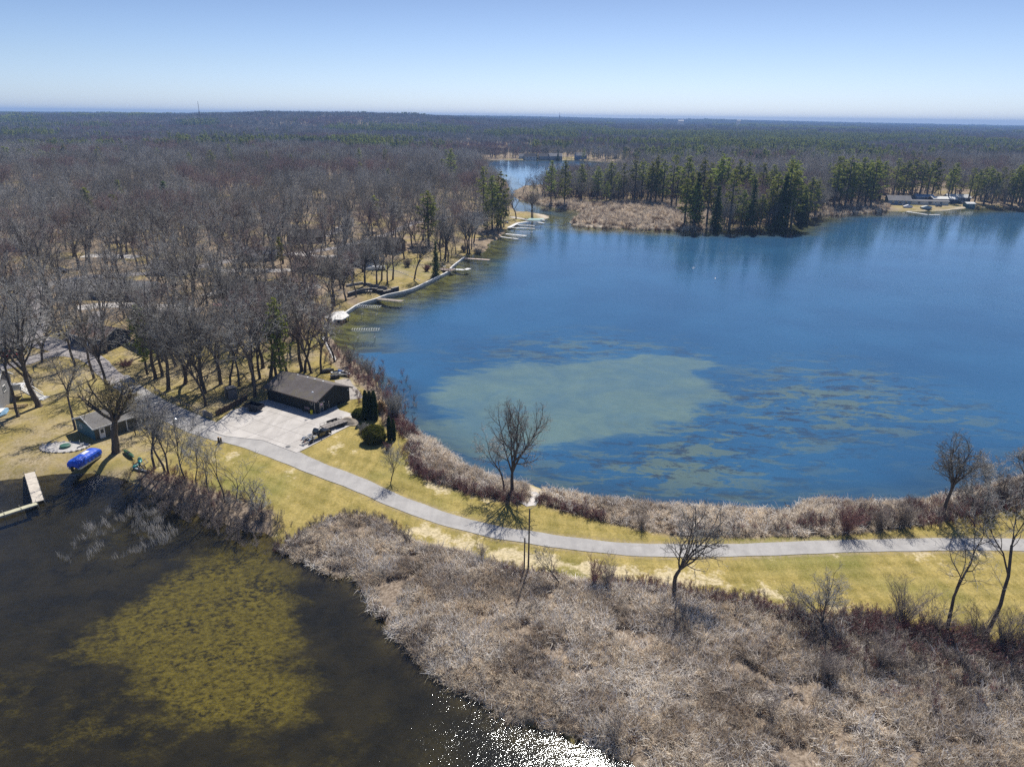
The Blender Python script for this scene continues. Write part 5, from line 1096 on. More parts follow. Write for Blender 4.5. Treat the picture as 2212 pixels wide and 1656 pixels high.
# ---- houses
W0 = (.60, .59, .56)
def hpx(px, py): x, y, z = at(px, py); return x, y, z
def H_(label, px, py, an, L, W, h, rise, wall, roof, ops=(), **kw):
    x, y, z = hpx(px, py); FOOT.append((x, y, max(L, W)*.5+.5)); return house(label, x, y, z, R(an), L, W, h, rise, wall, roof, ops, **kw)
g_w = siding('taupe_siding', (.20, .185, .185), .22); b_w = siding('navy_siding', (.06, .075, .12), .22); br_w = siding('brown_siding', (.15, .11, .09), .25); wh_w = siding('white_siding', W0, .2); gr_w = siding('grey_siding', (.28, .28, .29), .22); bl_w = siding('blue_siding', (.16, .24, .38), .22)
H_('two-storey taupe house with white-trimmed windows among the trees', 350, 728, -38, 11, 9, 5.2, 2.2, g_w, M_greyr, [('f', 2.6, 3.9, 1.9, 1.5), ('f', -2, 3.9, 1.2, 1.2), ('f', 4.6, 1.3, .9, 1.3), ('f', .8, 1.2, 2.4, 2.0, 'glassdoor'), ('r', -3, 4.0, 1.2, 1.4), ('r', -1.4, 4.0, 1.2, 1.4), ('r', .2, 4.0, 1.2, 1.4), ('r', 1.8, 4.0, 1.2, 1.4), ('r', -1.5, 1.4, 1.6, 1.2)], trim=M_white, chimney=(-2, .5))
H_('low navy-sided house with leaf-strewn roof right of the asphalt bend', 218, 738, -24, 13, 8, 2.6, 2.0, b_w, M_redr, [('f', -3, 1.5, 1.6, 1.2), ('f', 3, 1.5, 1.6, 1.2), ('f', 0, 1.05, .95, 2.0, 'door')], trim=M_white)
H_('long grey-roofed ranch house in the middle of the wooded lots', 270, 640, -8, 22, 9, 2.6, 2.4, br_w, M_greyr, [('f', -6, 1.5, 1.8, 1.2), ('f', 0, 1.5, 1.8, 1.2), ('f', 6, 1.2, 2.4, 2.1, 'garage')], trim=M_white)
H_('small grey-roofed house beside the curved drive at the far left lots', 176, 640, 12, 11, 8, 2.6, 2.0, gr_w, M_greyr, [('f', -2, 1.5, 1.4, 1.2), ('f', 2.5, 1.5, 1.4, 1.2)], trim=M_white)
H_('dark-roofed house whose red deck faces the camera', 545, 640, -14, 19, 9.5, 2.8, 2.3, br_w, M_darkr, [('f', -6, 1.5, 1.6, 1.2), ('f', -2, 1.05, 1.8, 2.0, 'glassdoor'), ('f', 5, 1.5, 1.8, 1.2)], trim=M_white)
H_('tan-roofed ranch house above the terraced garden', 700, 585, -12, 20, 9, 2.6, 2.4, br_w, M_brownr, [('f', -6, 1.5, 1.8, 1.2), ('f', 1, 1.5, 2.4, 1.3), ('r', 0, 1.5, 1.4, 1.2), ('r', -2.5, 1.5, 1.2, 1.2)], trim=M_white, chimney=(2, 0))
H_('white gabled house with a white deck above the sea wall', 777, 568, -22, 13, 8.5, 3.6, 3.0, wh_w, M_greyr, [('r', -2.2, 1.7, .9, 1.9), ('r', -.6, 1.7, .9, 1.9), ('r', 1.8, 2.0, 1.6, 1.8), ('r', 0, 4.6, 1.2, 1.0), ('f', 2, 1.8, 1.4, 1.3), ('f', -2, 1.8, 1.4, 1.3)], trim=M_white)
H_('brown house with dark roof just behind the white gabled house', 835, 540, -16, 14, 9, 3.0, 2.4, br_w, M_darkr, [('r', 0, 1.6, 1.6, 1.3), ('f', 3, 1.6, 1.4, 1.2)], trim=M_darkwood)
H_('dark hip-roofed house deep in the wood above the tan roof', 665, 522, 6, 15, 9, 2.8, 2.6, br_w, M_darkr, [('f', -3, 1.5, 1.4, 1.2), ('f', 3, 1.5, 1.4, 1.2)])
H_('grey house half hidden above the yellow-green pine', 560, 560, 10, 14, 8, 2.7, 2.2, gr_w, M_greyr, [('f', -3, 1.5, 1.4, 1.2), ('f', 3, 1.5, 1.4, 1.2)])
H_('grey-roofed cottage by the pale parking lot', 372, 590, 4, 12, 8, 2.7, 2.0, gr_w, M_greyr, [('f', -3, 1.5, 1.4, 1.2), ('f', 3, 1.1, 2.4, 2.1, 'garage')])
H_('blue-sided cottage at the far left edge of the wood', 38, 540, 4, 12, 8, 2.7, 2.0, bl_w, M_greyr, [('f', -3, 1.5, 1.4, 1.2), ('f', 3, 1.5, 1.4, 1.2)])
H_('pale house glimpsed through the trunks near the channel pines', 1022, 480, -10, 12, 8, 3.0, 2.4, wh_w, M_greyr, [('f', -3, 1.5, 1.4, 1.2), ('f', 3, 1.5, 1.4, 1.2)], trim=M_white)
# white house with a deck and stairs at the left edge
x0, y0, z0 = -111.5, 137.5, 1.6
lh = house('white house at the very left edge with a glazed door onto its deck', x0, y0, hz(x0, y0), R(17), 12, 9, 5.4, 2.4, gr_w, M_greyr, [('f', 3.4, 3.6, 1.0, 2.0, 'door', M_white), ('f', .5, 3.8, 1.4, 1.2), ('r', 0, 3.8, 1.4, 1.2)], trim=M_white); FOOT.append((x0, y0, 8))
ddx, ddy = GP(30, 832, 3.6); dd_ = thing('sun_deck', 'white raised deck with a railing and a wide white staircase to the lawn', 'deck', (ddx, ddy, hz(ddx, ddy)), R(17)); zt = 2.4
for i in range(9): MB().box(-2.5, -1.75+.44*i, zt, 9.0, .42, .08).build('plank', simple('white_deck', (.62, .62, .62), .6), dd_)
MB().box(-2.5, -2.02, zt-.1, 9.0, .1, .4).build('skirt', M_white, dd_)
for i in range(6): MB().box(-6.8+1.7*i, -2.05, zt/2+.5, .12, .12, zt+1.0).build('post', M_white, dd_)
MB().bar((-7, -2.05, zt+1.0), (2.0, -2.05, zt+1.0), .1, .08).build('rail', M_white, dd_); MB().bar((2.0, 1.9, zt+1.0), (2.0, -.3, zt+1.0), .1, .08).build('rail', M_white, dd_)
MB().box(-2.5, -2.08, zt+.5, 9.0, .03, .85).build('railing_panel', simple('pale_panel', (.50, .52, .52), .6), dd_)
for i in range(11): MB().box(2.1+.30*i, -1.15-.12*i, zt-.2*i-.1, .34, 2.0, .08, rz=-.35).build('step', simple('white_deck', (.62, .62, .62), .6), dd_)
for s in (-1, 1): MB().bar((1.9+.3*s, -1.1+s*1.05, zt+.85), (5.3+.3*s, -2.5+s*1.05, .75), .1, .1).build('stair_rail', M_white, dd_); MB().bar((1.9+.3*s, -1.1+s*1.05, zt-.1), (5.3+.3*s, -2.5+s*1.05, 0.1), .06, .35).build('stringer', M_white, dd_)
MB().box(5.9, -2.9, .1, 1.4, 2.2, .2, rz=-.35).build('landing', M_white, dd_)
x, y, z = at(16, 896); wb = thing('upturned_boat', 'small white and blue boat cut off by the left edge, below the deck', 'boat', (x-1.2, y, z+.1), R(-75)); MB().loft([[(-2.2, -.7, 0), (-2.2, .7, 0), (-2.2, .6, .6), (-2.2, -.6, .6)], [(0, -.95, 0), (0, .95, 0), (0, .6, .85), (0, -.6, .85)], [(2.3, -.1, .2), (2.3, .1, .2), (2.3, .06, .6), (2.3, -.06, .6)]]).build('hull', simple('sky_blue_hull', (.25, .42, .60), .3), wb, bevel=.05); MB().box(0, 0, .88, 2.4, .9, .08).build('keel_panel', M_white, wb)
tw = thing('timber_edging', 'tan timber edging and rubble bed below the white deck', 'edging', (*at(20, 878)[:2], 1.1), R(14))
for i in range(3): MB().box(-1, -.7*i, .15, 9, .22, .3).build('beam', simple('yellow_timber', (.45, .34, .18), .8), tw)
# red deck, white deck
x, y, z = at(490, 664); rd = thing('red_deck', 'pinkish red timber deck with a railing below the dark-roofed house', 'deck', (x, y, z), R(20)); M_rd = simple('red_stain', (.36, .13, .13), .7)
for i in range(7): MB().box(0, -1.5+.5*i, .9, 7.5, .46, .07).build('plank', M_rd, rd)
for i in range(7): MB().box(-3.6+1.2*i, -1.8, .9, .1, .1, 2.0).build('post', M_rd, rd)
MB().bar((-3.7, -1.8, 1.85), (3.7, -1.8, 1.85), .1, .08).build('rail', M_rd, rd); MB().bar((-3.7, -1.8, 1.4), (3.7, -1.8, 1.4), .06, .06).build('rail', M_rd, rd)
x, y, z = at(806, 581); wd_ = thing('white_deck', 'white terrace deck with a thin rail in front of the white gabled house', 'deck', (x, y, z), R(28))
MB().box(0, 0, .5, 9, 3.4, 1.0).build('platform', M_white, wd_)
for i in range(7): MB().box(-4.2+1.4*i, -1.6, 1.5, .07, .07, 1.0).build('post', M_steel, wd_)
MB().bar((-4.3, -1.6, 2.0), (4.3, -1.6, 2.0), .07).build('rail', M_steel, wd_)
x, y, z = at(*D3(600, 1130)); tl = thing('timber_stairs', 'pale wooden bench row on the dark block terrace', 'bench', (x, y, z+.4), R(-5))
for i in range(8): MB().box(-3+.85*i, 0, .25, .5, 1.4, .12).build('slat', M_woodl, tl)
# far cottages
for lb, px, py, an, L, W, h, rs, wm, rm, cover in (('blue-fronted cottage with a grey gable roof above the far sandy beach', 1938, 441, -12, 15, 11, 3.4, 2.8, bl_w, M_greyr, 1), ('blue shed-roofed cottage at the back of the far beach lots', 1992, 433, -3, 13, 9, 3, 1.6, bl_w, simple('blue_metal_roof', (.20, .30, .42), .5), 0), ('long white mobile home low above the far beach', 2005, 442, -6, 26, 5, 2.8, .5, wh_w, M_greyr, 1), ('white-roofed carport building beside the mobile home', 2034, 438, -3, 17, 9, 3.2, 1.4, b_w, simple('white_metal_roof', (.62, .62, .60), .5), 0), ('dark house with a pale roof patch at the right of the beach lots', 2065, 437, -8, 16, 9, 4.0, 2.0, b_w, simple('pale_roof', (.45, .46, .47), .6), 1), ('small teal shed with a white roof by the far right beach', 2092, 447, 0, 6, 5, 2.6, .8, siding('teal_siding', (.07, .16, .18), .2), simple('white_metal_roof', (.62, .62, .60), .5), 0),
    ('white cottage with dark dormers on the far channel lawn', 1145, 343.5, 12, 17, 9, 3.5, 4.0, wh_w, M_darkr, 1), ('wide grey garage-like house on the far channel lawn', 1199, 343.2, 12, 19, 12, 4.2, 3.6, gr_w, M_greyr, 1), ('grey house with a light roof near the right end of the far lawn', 1254, 343.2, 14, 16, 11, 5.0, 4.0, bl_w, M_greyr, 1), ('low dark cottage between the white and grey far houses', 1175, 343, 12, 15, 10, 4.0, 3.5, gr_w, M_darkr, 0), ('pale lilac outbuilding left of the white far cottage', 1130, 342.5, 12, 12, 8, 3.5, 3, wh_w, M_greyr, 0), ('white lake house left of the tall far pine', 943, 345.5, 6, 19, 10, 5.0, 2.6, wh_w, M_greyr, 1)):
    H_(lb, px, py, an, L, W, h, rs, wm, rm, [('f', -L*.3, h*.55, 1.6, 1.6), ('f', 0, h*.55, 2.4, 1.8), ('f', L*.3, h*.55, 1.6, 1.6), ('f', L*.15, 1.2, 1.1, 2.1, 'door', M_white)] if cover else [('f', 0, h*.5, 2, 1.4)], trim=M_white, group='far lakeside houses')
for lb, px, py, w_, l_, col in (('white covered boat on the far beach lawn', 1961, 449, 2.6, 7, (.6, .62, .65)), ('large boat under a pale tarpaulin at the edge of the far beach', 2001, 451, 4, 8, (.30, .36, .36))):
    x, y, z = at(px, py); o = thing('covered_boat', lb, 'boat', (x, y, z), R(5)); MB().loft([[(-l_/2, -w_*.4, .3), (-l_/2, w_*.4, .3), (-l_/2, w_*.3, 1.3), (-l_/2, -w_*.3, 1.3)], [(0, -w_*.5, .2), (0, w_*.5, .2), (0, w_*.25, 2.3), (0, -w_*.25, 2.3)], [(l_/2, -w_*.2, .5), (l_/2, w_*.2, .5), (l_/2, .1, 1.4), (l_/2, -.1, 1.4)]]).build('tarpaulin', simple('tarp'+str(px), col, .5), o); MB().loft([[(-l_/2+.2, -w_*.3, 0), (-l_/2+.2, w_*.3, 0), (-l_/2+.2, w_*.4, .35), (-l_/2+.2, -w_*.4, .35)], [(l_/2-.8, -.3, 0), (l_/2-.8, .3, 0), (l_/2-.5, .4, .5), (l_/2-.5, -.4, .5)]]).build('hull', simple('navy_steel', (.03, .035, .05), .4, .3), o)
# cars
def car(label, px, py, an, col):
    x, y, z = at(px, py); o = thing('parked_car', label, 'car', (x, y, z+.08), R(an), None); mp = simple('paint_%d_%d' % (int(px), int(py)), col, .2, spec=.7, var=.05)
    MB().prof([(-2.2, .35), (-2.2, .85), (-1.4, .95), (1.0, .95), (2.1, .8), (2.25, .4), (1.9, .3), (-1.9, .3)], -.9, .9).build('body', mp, o, bevel=.06); cb = MB().loft([[(-1.6, -.85, .93), (1.1, -.85, .93), (1.1, .85, .93), (-1.6, .85, .93)], [(-1.2, -.7, 1.45), (.3, -.7, 1.45), (.3, .7, 1.45), (-1.2, .7, 1.45)]]).build('window', M_glass, o); MB().box(-.45, 0, 1.47, 1.45, 1.36, .05).build('roof', mp, o)
    for sx in (-1.35, 1.4):
        for s in (-1, 1): wheel(o, sx, s*.85, .33, .33, .22, M_steel)
car('red car parked on the asphalt at the left edge above the white house', 28, 771, 10, (.35, .02, .03)); car('dark car beside the red one at the left edge', 6, 765, 10, (.03, .04, .06)); car('blue car by a driveway deep in the wooded lots', 168, 612, 20, (.04, .12, .35)); car('white car by a driveway just right of the blue car', 236, 626, 10, (.6, .62, .65)); car('dark blue car parked at the left of the wooded lots', 132, 587, 0, (.03, .06, .18))
car('silver car on the end of the far point lane under the pines', 1090, 482, 10, (.5, .52, .55)); car('dark pickup on the far beach lawn', 2027, 447, -8, (.05, .07, .10)); car('red car under the trees above the pale parking lot', 610, 536, 5, (.25, .02, .04)); car('white van between the trunks left of the big pine', 728, 500, 10, (.6, .6, .6))
# drives under the trees
def drv(pts, w, mat, nm='driveway', lift=.07): return strip(nm, np.array([G(*p)[:2] for p in pts]), w, mat, lift=lift)
drv([(252, 822), (225, 798), (205, 778), (180, 768), (140, 763), (90, 770), (40, 786), (-40, 800)], [4.5, 4.5, 5, 5.5], M_drive); drv([(180, 762), (110, 745), (60, 733), (-30, 752)], 6.5, M_drive, lift=.09)
drv([(272, 905), (300, 895), (335, 885), (365, 892)], 5.5, M_drive, lift=.11); drv([(60, 733), (85, 690), (75, 650), (90, 620), (180, 600), (330, 590), (420, 578), (520, 560), (640, 548), (700, 540)], 6.0, M_drive)
drv([(160, 667), (220, 660), (290, 660), (380, 664), (420, 676)], 5, M_walk); drv([(315, 660), (330, 680), (360, 690), (390, 688)], 8, M_walk, lift=.1); drv([(180, 553), (235, 553), (300, 556)], 7, M_walk); drv([(320, 572), (412, 572)], 12, M_walk, lift=.1); drv([(470, 586), (530, 584), (590, 585), (640, 583)], 6, M_walk)
drv([(440, 640), (480, 632), (560, 628), (620, 615)], 4, M_walk, lift=.09); drv([(150, 735), (200, 700), (215, 672)], 4, M_drive, lift=.1); drv([(700, 540), (760, 528), (840, 505), (900, 480), (960, 470), (1040, 462)], 5, M_drive); drv([(700, 512), (730, 497), (750, 485), (752, 470)], 6, M_drive); drv([(640, 548), (720, 560)], 5, M_walk, lift=.1)
drv([E(720, 560), E(900, 590), E(1090, 630)], 3.5, M_walk, lift=.1); drv([D3(-50, 1100), D3(60, 1080), D3(140, 1060)], 3, M_walk); drv([(650, 560), (735, 553)], 5, M_walk, lift=.12); drv([(620, 688), (580, 700), (540, 715)], 2.5, M_walk); drv([(1880, 441), (1830, 440), (1780, 438)], 6, M_walk); drv([(768, 862), (758, 845), (745, 832), (738, 820)], 3.5, simple('gravel', (.33, .30, .27), .95, var=.25, scale=2, bump=.4), 'gravel_path')
# boat ramp slab beside the lone tree
rc_ = [GP(*p, 1.1) for p in ((1122, 1082), (1137, 1093), (1158, 1090), (1169, 1070), (1160, 1062), (1144, 1060))]; rp_ = bpy.data.objects.new('ramp_pad', None); 
o = MB().prism([tuple(p) for p in rc_], .9, 1.08).build('launch_pad', M_walk); tag(o, 'worn pale concrete pad at the gap in the reeds beside the lone tree', 'concrete pad')
# masts, far specks
def mast(px, top, dist, label):
    d = ray(px, 250); d = d/np.hypot(d[0], d[1]); x, y = d[0]*dist, d[1]*dist; z = hz(x, y); dt = ray(px, top); h = CAMZ+dt[2]/np.hypot(dt[0], dt[1])*dist-z
    o = thing('radio_mast', label, 'radio mast', (x, y, z)); w_ = dist*.00045; MB().tube((0, 0, 0), (0, 0, h), w_, w_*.5, 5).build('mast', simple('mast_steel', (.25, .25, .28), .6), o)
    MB().box(0, 0, h*.72, w_*3.5, w_*3.5, w_*2.5).build('antenna', simple('mast_steel', (.25, .25, .28), .6), o)
mast(431, 219, 1650, 'tall thin radio mast on the wooded skyline'); mast(1209, 243.5, 3600, 'small distant mast on the skyline above the channel')
for px, py, L, lb, c_ in ((435, 252.5, 24, 'white commercial roof at the foot of the radio mast', (.7, .7, .7)), (410, 253.5, 14, 'smaller white building left of the mast foot', (.7, .7, .7)), (375, 278, 16, 'white farm building in the far left wood', (.68, .68, .70)), (262, 269, 16, 'tan farmhouse by the pale field far left', (.5, .42, .36)), (280, 271.5, 14, 'small pale barn by the far field', (.6, .56, .5)), (159, 263, 20, 'pale building on the far left ridge', (.55, .5, .48)), (969, 271, 14, 'white house lost in the far middle woods', (.75, .75, .75)), (1237, 272, 22, 'white metal building far beyond the channel', (.75, .75, .75)), (2070-600, 262.5, 30, 'white barn on the right-hand skyline', (.7, .7, .7)), (2075-480, 261.5, 20, 'pale silo building on the right-hand skyline', (.7, .7, .7))):
    p = GP(px, max(py, 268), 12); d = p/np.hypot(*p); dd = min(np.hypot(*p), 4200); x, y = d*dd; zt = CAMZ+ray(px, py)[2]/np.hypot(*ray(px, py)[:2])*dd
    house(lb, x, y, zt, R(10), L, L*.4, L*.16, L*.06, simple('far_wall_'+str(px), c_, .7), simple('far_roof_'+str(px), tuple(v*1.05 for v in c_), .6), [('f', 0, L*.08, L*.2, L*.08)], over=.3, base=max(2, zt-hz(x, y)+1), group='far buildings')
# birds on the water
for i, (px, py, lb) in enumerate(((1498, 579, 'white swan alone on the open lake'), (1545, 602, 'second white bird farther right on the lake'), (1702, 1093, 'goose standing in the shallow inlet of the reed fringe'), (1663, 1099, 'brown goose afloat beside the reed fringe'))):
    p = GP(px, py, 0); o = thing('water_bird', lb, 'bird', (p[0], p[1], -.04), i*1.3); m_ = M_white if i < 2 else simple('goose_brown', (.20, .16, .13), .8); s_ = 1.5 if i < 2 else 1
    MB().loft([[(u*.45*s_, .2*w_*s_*math.cos(a), .12+.16*w_*s_*math.sin(a)) for a in [k*math.pi/4 for k in range(8)]] for u, w_ in ((-1, .15), (-.6, .7), (0, 1), (.6, .75), (.9, .2))]).build('body', m_, o, smooth=True); MB().tube((.38*s_, 0, .15), (.5*s_, 0, .55*s_), .05*s_, .035*s_, 6).build('neck', m_ if i < 2 else M_black, o); MB().lathe([(0, -.08), (.06, -.03), (.06, .04), (.02, .14)], (.52*s_, 0, .58*s_), 6, 'x').build('head', m_ if i < 2 else M_black, o)
# ------------------------------------------------------------------ evergreens and shrubs by the yard
def spot(px, py): return G(px, py)
def at_tree(name, meshes, base, top, label, H0, rz=0, sxy=1.0, cat='tree', group=None, trunk='trunk', crown='crown'):
    x, y, z = spot(*base); h = tall(base, top); return tree_thing(name, meshes, x, y, z, h/H0, rz, label, cat, group, sxy, trunk, crown)
arbm = body_leaves(3, [(.30, 0), (.55, .3), (.62, 1.8), (.52, 4), (.34, 5.6), (.05, 6.4)], 5200, .16, M_arb, lump=.10)
for k_, (dx, dy, s, lb) in enumerate(((0, 0, 1.0, 'left'), (.85, .1, .97, 'middle'), (1.75, -.2, 1.0, 'right'))):
    x, y, z = spot(791.5, 906); o = tree_thing('arborvitae', (segs_to_mesh('stem', [(0, 0, -.2, 0, 0, 3, .08, .04)], M_trunk), arbm), x+dx, y+dy, z, s*.98, k_*2.1, {'left': 'leftmost dark green column of the tall triple arborvitae by the yard', 'middle': 'middle column of the tall triple arborvitae by the yard', 'right': 'rightmost column of the tall triple arborvitae by the yard'}[lb], 'arborvitae', 'tall arborvitae by the yard')
for dx, s, lb in ((0, .92, 'left half of the thin twin arborvitae behind the round yew'), (.8, .82, 'right half of the thin twin arborvitae behind the round yew')):
    x, y, z = spot(842, 950); tree_thing('arborvitae', (segs_to_mesh('stem', [(0, 0, -.2, 0, 0, 3, .08, .04)], M_trunk), arbm), x+dx, y, z, s*.82, dx*3+1, lb, 'arborvitae', 'twin arborvitae', .9)
def ball(seed, r, h, n=5200): return body_leaves(seed, [(r*.75, .1), (r, h*.35), (r*.92, h*.65), (r*.6, h*.9), (r*.15, h)], n, .2, M_yew, lump=.09)
def solid(r, h, mat):   # the dark twiggy inside that keeps a clipped bush from being see-through
    return MB().lathe([(r*.6, 0), (r*.85, h*.3), (r*.78, h*.62), (r*.45, h*.86), (0, h*.9)], k=14).mesh('core', mat, True)
for px, py, r, h, lb in ((809, 957, 2.15, 3.1, 'large round clipped yew in front of the twin arborvitae'), (777, 908, 1.45, 2.0, 'smaller round yew at the corner of the concrete yard')):
    x, y, z = spot(px, py-4); o = thing('yew_bush', lb, 'bush', (x, y, z)); put('foliage', ball(int(px), r, h, 9000), o); put('branches', solid(r, h, M_shrub), o)
def shrub(label, px, py, H, W, stems=18, mat=None, tw=.012, name='bare_shrub', group=None, seed=None, sub=7):
    x, y, z = spot(px, py); o = thing(name, label, 'shrub', (x, y, z), 0, group); put('branches', segs_to_mesh('branches', shrub_segs(seed or int(px*7+py), H, W, stems, tw, sub), mat or M_shrub), o); return o
shrub('low grey weeping bare shrub between the two round yews', 784, 934, 1.9, 4.2, 34, M_twig, .016); shrub('small purplish bare bush under the twin arborvitae', 838, 972, 1.6, 2.6, 26, M_dog, .014)
shrub('broad grey bare shrub on the bank right of the tall arborvitae', 850, 905, 5.6, 5.5, 26, M_twig, .016, sub=11); shrub('thin reddish shrub behind the broad grey bank shrub', 838, 872, 3.4, 3.0, 16, M_dog, .014); shrub('slender bare shrub rising from the brush behind the barn', 797, 812, 5.0, 3.0, 12, M_twigb, .016)
shrub('many-stemmed bare shrub at the lake edge behind the barn', 757, 790, 4.4, 3.6, 16, M_twigb, .015)
x, y, z = spot(824, 890); gm = quads('g', np.concatenate([sprays(np.stack([RN.normal(0, .35, 260), RN.normal(0, .3, 260), RN.uniform(.3, 2.6, 260)], -1), np.tile([0, .2, 1.], (260, 1)), .3, np.random.default_rng(8), 2)]), simple('tan_grass', (.42, .30, .16), .9)); o = thing('ornamental_grass', 'tall tan ornamental grass between arborvitae and lake shrub', 'grass clump', (x, y, z)); put('blades', gm, o)
mw = [reed_clump(s, 70, 2.6, .03, .16, .5, simple('tan_grass', (.42, .30, .16), .9)) for s in (61, 62)]
for i in range(4): q = put('blades', mw[i % 2], o); q.location = (-.5+.35*i, .1*(-1)**i, 0)
x, y, z = spot(826, 850); sn = thing('broken_snag', 'pale broken tree trunk leaning out of the lakeside brush', 'snag', (x, y, z)); MB().tube((0, 0, 0), (1.2, .3, 2.2), .16, .12, 7).build('trunk', simple('bleached', (.55, .47, .38), .8), sn); MB().tube((1.2, .3, 2.2), (1.9, .5, 2.7), .12, .01, 6).build('splinter', simple('bleached', (.55, .47, .38), .8), sn)
for a, c, lb in (((858, 910), (900, 938), 'long pale fallen pole lying along the reed edge'),):
    p0, p1 = G(*a), G(*c); o = thing('fallen_log', lb, 'log', p0); MB().tube((0, 0, .35), (p1[0]-p0[0], p1[1]-p0[1], p1[2]-p0[2]+.5), .12, .07, 7).build('trunk', simple('bleached', (.55, .47, .38), .8), o)

# ------------------------------------------------------------------ bare trees that stand out
def special(seed, base, top, label, tilt=(0, 0), r=.22, rz=0, cm=None, nar=1.0, **kw):
    x, y, z = spot(*base); h = tall(base, top); a = dict(fork=.35, limbs=5, spread=.6, twig=.018, dens=1.1); a.update(kw)
    sg = grow(seed, h, r, lean=tilt, **a); zm = max(q_[5] for q_ in sg)/h; sg = [tuple(v/zm for v in q_[:6])+q_[6:] for q_ in sg]; m = tree_meshes('bare', sg, None, cm); return tree_thing('bare_tree', m, x, y, z, 1.0, rz, label, sxy=nar)
special(1, (1105, 1066), 852, 'lone tall bare tree with rising limbs at the lake edge beside the concrete pad', (.02, 0), .5, nar=.70, fork=.24, limbs=5, spread=.42, dens=1.25, twig=.020, split=[(3.0, .07), (.2, .12), (1.2, .22), (3.5, .24), (-.4, .3)], up=.13)
special(2, (1090, 1062), 930, 'slimmer bare stem leaning left behind the lone tall tree', (-.35, .05), .17, fork=.5, limbs=4, spread=.6, dens=1.1)
special(3, (845, 1039), 955, 'small young tree with a ring of pale mulch above the road', (0, 0), .10, fork=.30, limbs=7, spread=.7, twig=.010, dens=.95, up=.12)
special(4, (1459, 1288), 1070, 'crooked bare tree with a thick dark bole at the top of the reed bed', (-.10, 0), .40, nar=.85, fork=.30, limbs=6, spread=.85, dens=1.0, twig=.015, bend=(.35, 0), split=[(2.7, .35), (1.2, .3), (.3, .45), (3.1, .95), (-.1, 1.0), (2.0, .15)], up=.06)
special(5, (1216, 1264), 1190, 'small crooked leafless tree leaning left in the reeds below the road', (-.35, 0), .12, fork=.4, limbs=4, spread=.8, twig=.012, dens=.8)
special(6, (2032, 1113), 918, 'tall bare tree with open crown in the right-hand brush by the lake', (.12, 0), .36, nar=.9, fork=.42, limbs=6, spread=.62, dens=1.3, twig=.019)
special(7, (2093, 1117), 1000, 'short bare tree right of the tall one in the lakeside brush', (.0, 0), .15, fork=.4, limbs=5, spread=.5, dens=1.1, bend=(-.2, 0))
special(8, (2121, 1106), 984, 'slender curved bare tree leaning over the lakeside brush', (.1, 0), .13, fork=.45, limbs=5, spread=.5, dens=1.1, bend=(-.25, 0)); special(9, (2205, 1062), 950, 'bare tree cut by the right edge above the lake', (.05, 0), .26, fork=.45, limbs=6, spread=.6, dens=1.2)
special(10, (2042, 1374), 1060, 'tall forked bare tree with two dark stems right of the reed bed', (.08, 0), .26, fork=.34, limbs=2, spread=.3, dens=.7, twig=.014, split=[(0.1, .42), (3.0, .18)], up=.12)
special(11, (2127, 1380), 1020, 'tall leaning bare trunk near the right edge below the road', (.26, 0), .25, fork=.6, limbs=3, spread=.6, dens=.8, twig=.015)
special(12, (1779, 1370), 1238, 'dense round-headed small bare tree at the lower grass edge', (.06, 0), .18, fork=.25, limbs=8, spread=.8, dens=1.15, twig=.012)
for i, (px, py, tp, W, lb, st) in enumerate(((1283, 1264, 1203, 2.2, 'upright leafless bush at the reed edge, left one of two', 14), (1308, 1266, 1208, 2.2, 'upright leafless bush at the reed edge, right one of two', 14), (1947, 1343, 1250, 7, 'wide spreading bare shrub at the lower grass edge', 26), (2016, 1370, 1290, 3.5, 'thin grey shrub left of the forked tall tree', 14), (2108, 1383, 1300, 4, 'grey shrub between the forked tree and the leaning trunk', 16), (2166, 1398, 1305, 4, 'many-stemmed shrub right of the leaning trunk', 22), (2206, 1394, 1330, 3, 'dark shrub cut off at the right edge', 14), (1669, 1550, 1484, 2.6, 'thin bare sapling alone in the middle of the reed bed', 7), (1715, 1330, 1262, 4.5, 'sparse low shrub left of the round-headed tree', 12), (1826, 1150, 1085, 4.5, 'dark vase-shaped shrub casting its shadow on the road', 30), (1897, 1141, 1085, 3.6, 'dark shrub right of the vase-shaped one at the road', 22), (1950, 1138, 1078, 4.2, 'spreading shrub just left of the tall lakeside tree', 26), (2160, 1085, 1010, 5, 'bushy thicket shrub near the right edge by the lake', 26), (1385, 1140, 1105, 3.0, 'low grey shrub in the reed fringe above the road', 12), (880, 1175, 1140, 2.5, 'faint yellowish shrub at the edge of the left reed bed', 10), (1040, 1210, 1170, 2.0, 'faint upright shrub above the foreground reeds', 9), (1330, 1600, 1540, 2, 'small shrub standing among the reeds near the glittering water', 8), (1790, 1470, 1405, 3.0, 'dark tangled shrub in the reed bed below the round tree', 20), (1905, 1440, 1370, 3.6, 'dark tangled shrub below the wide spreading shrub', 20))):
    h = tall((px, py), tp); shrub(lb, px, py, h, W, st, [M_shrub, M_dog][i < 2 or i in (15, 16)] if False else (M_dog if i in (9, 0) else M_shrub), .012, sub=6)
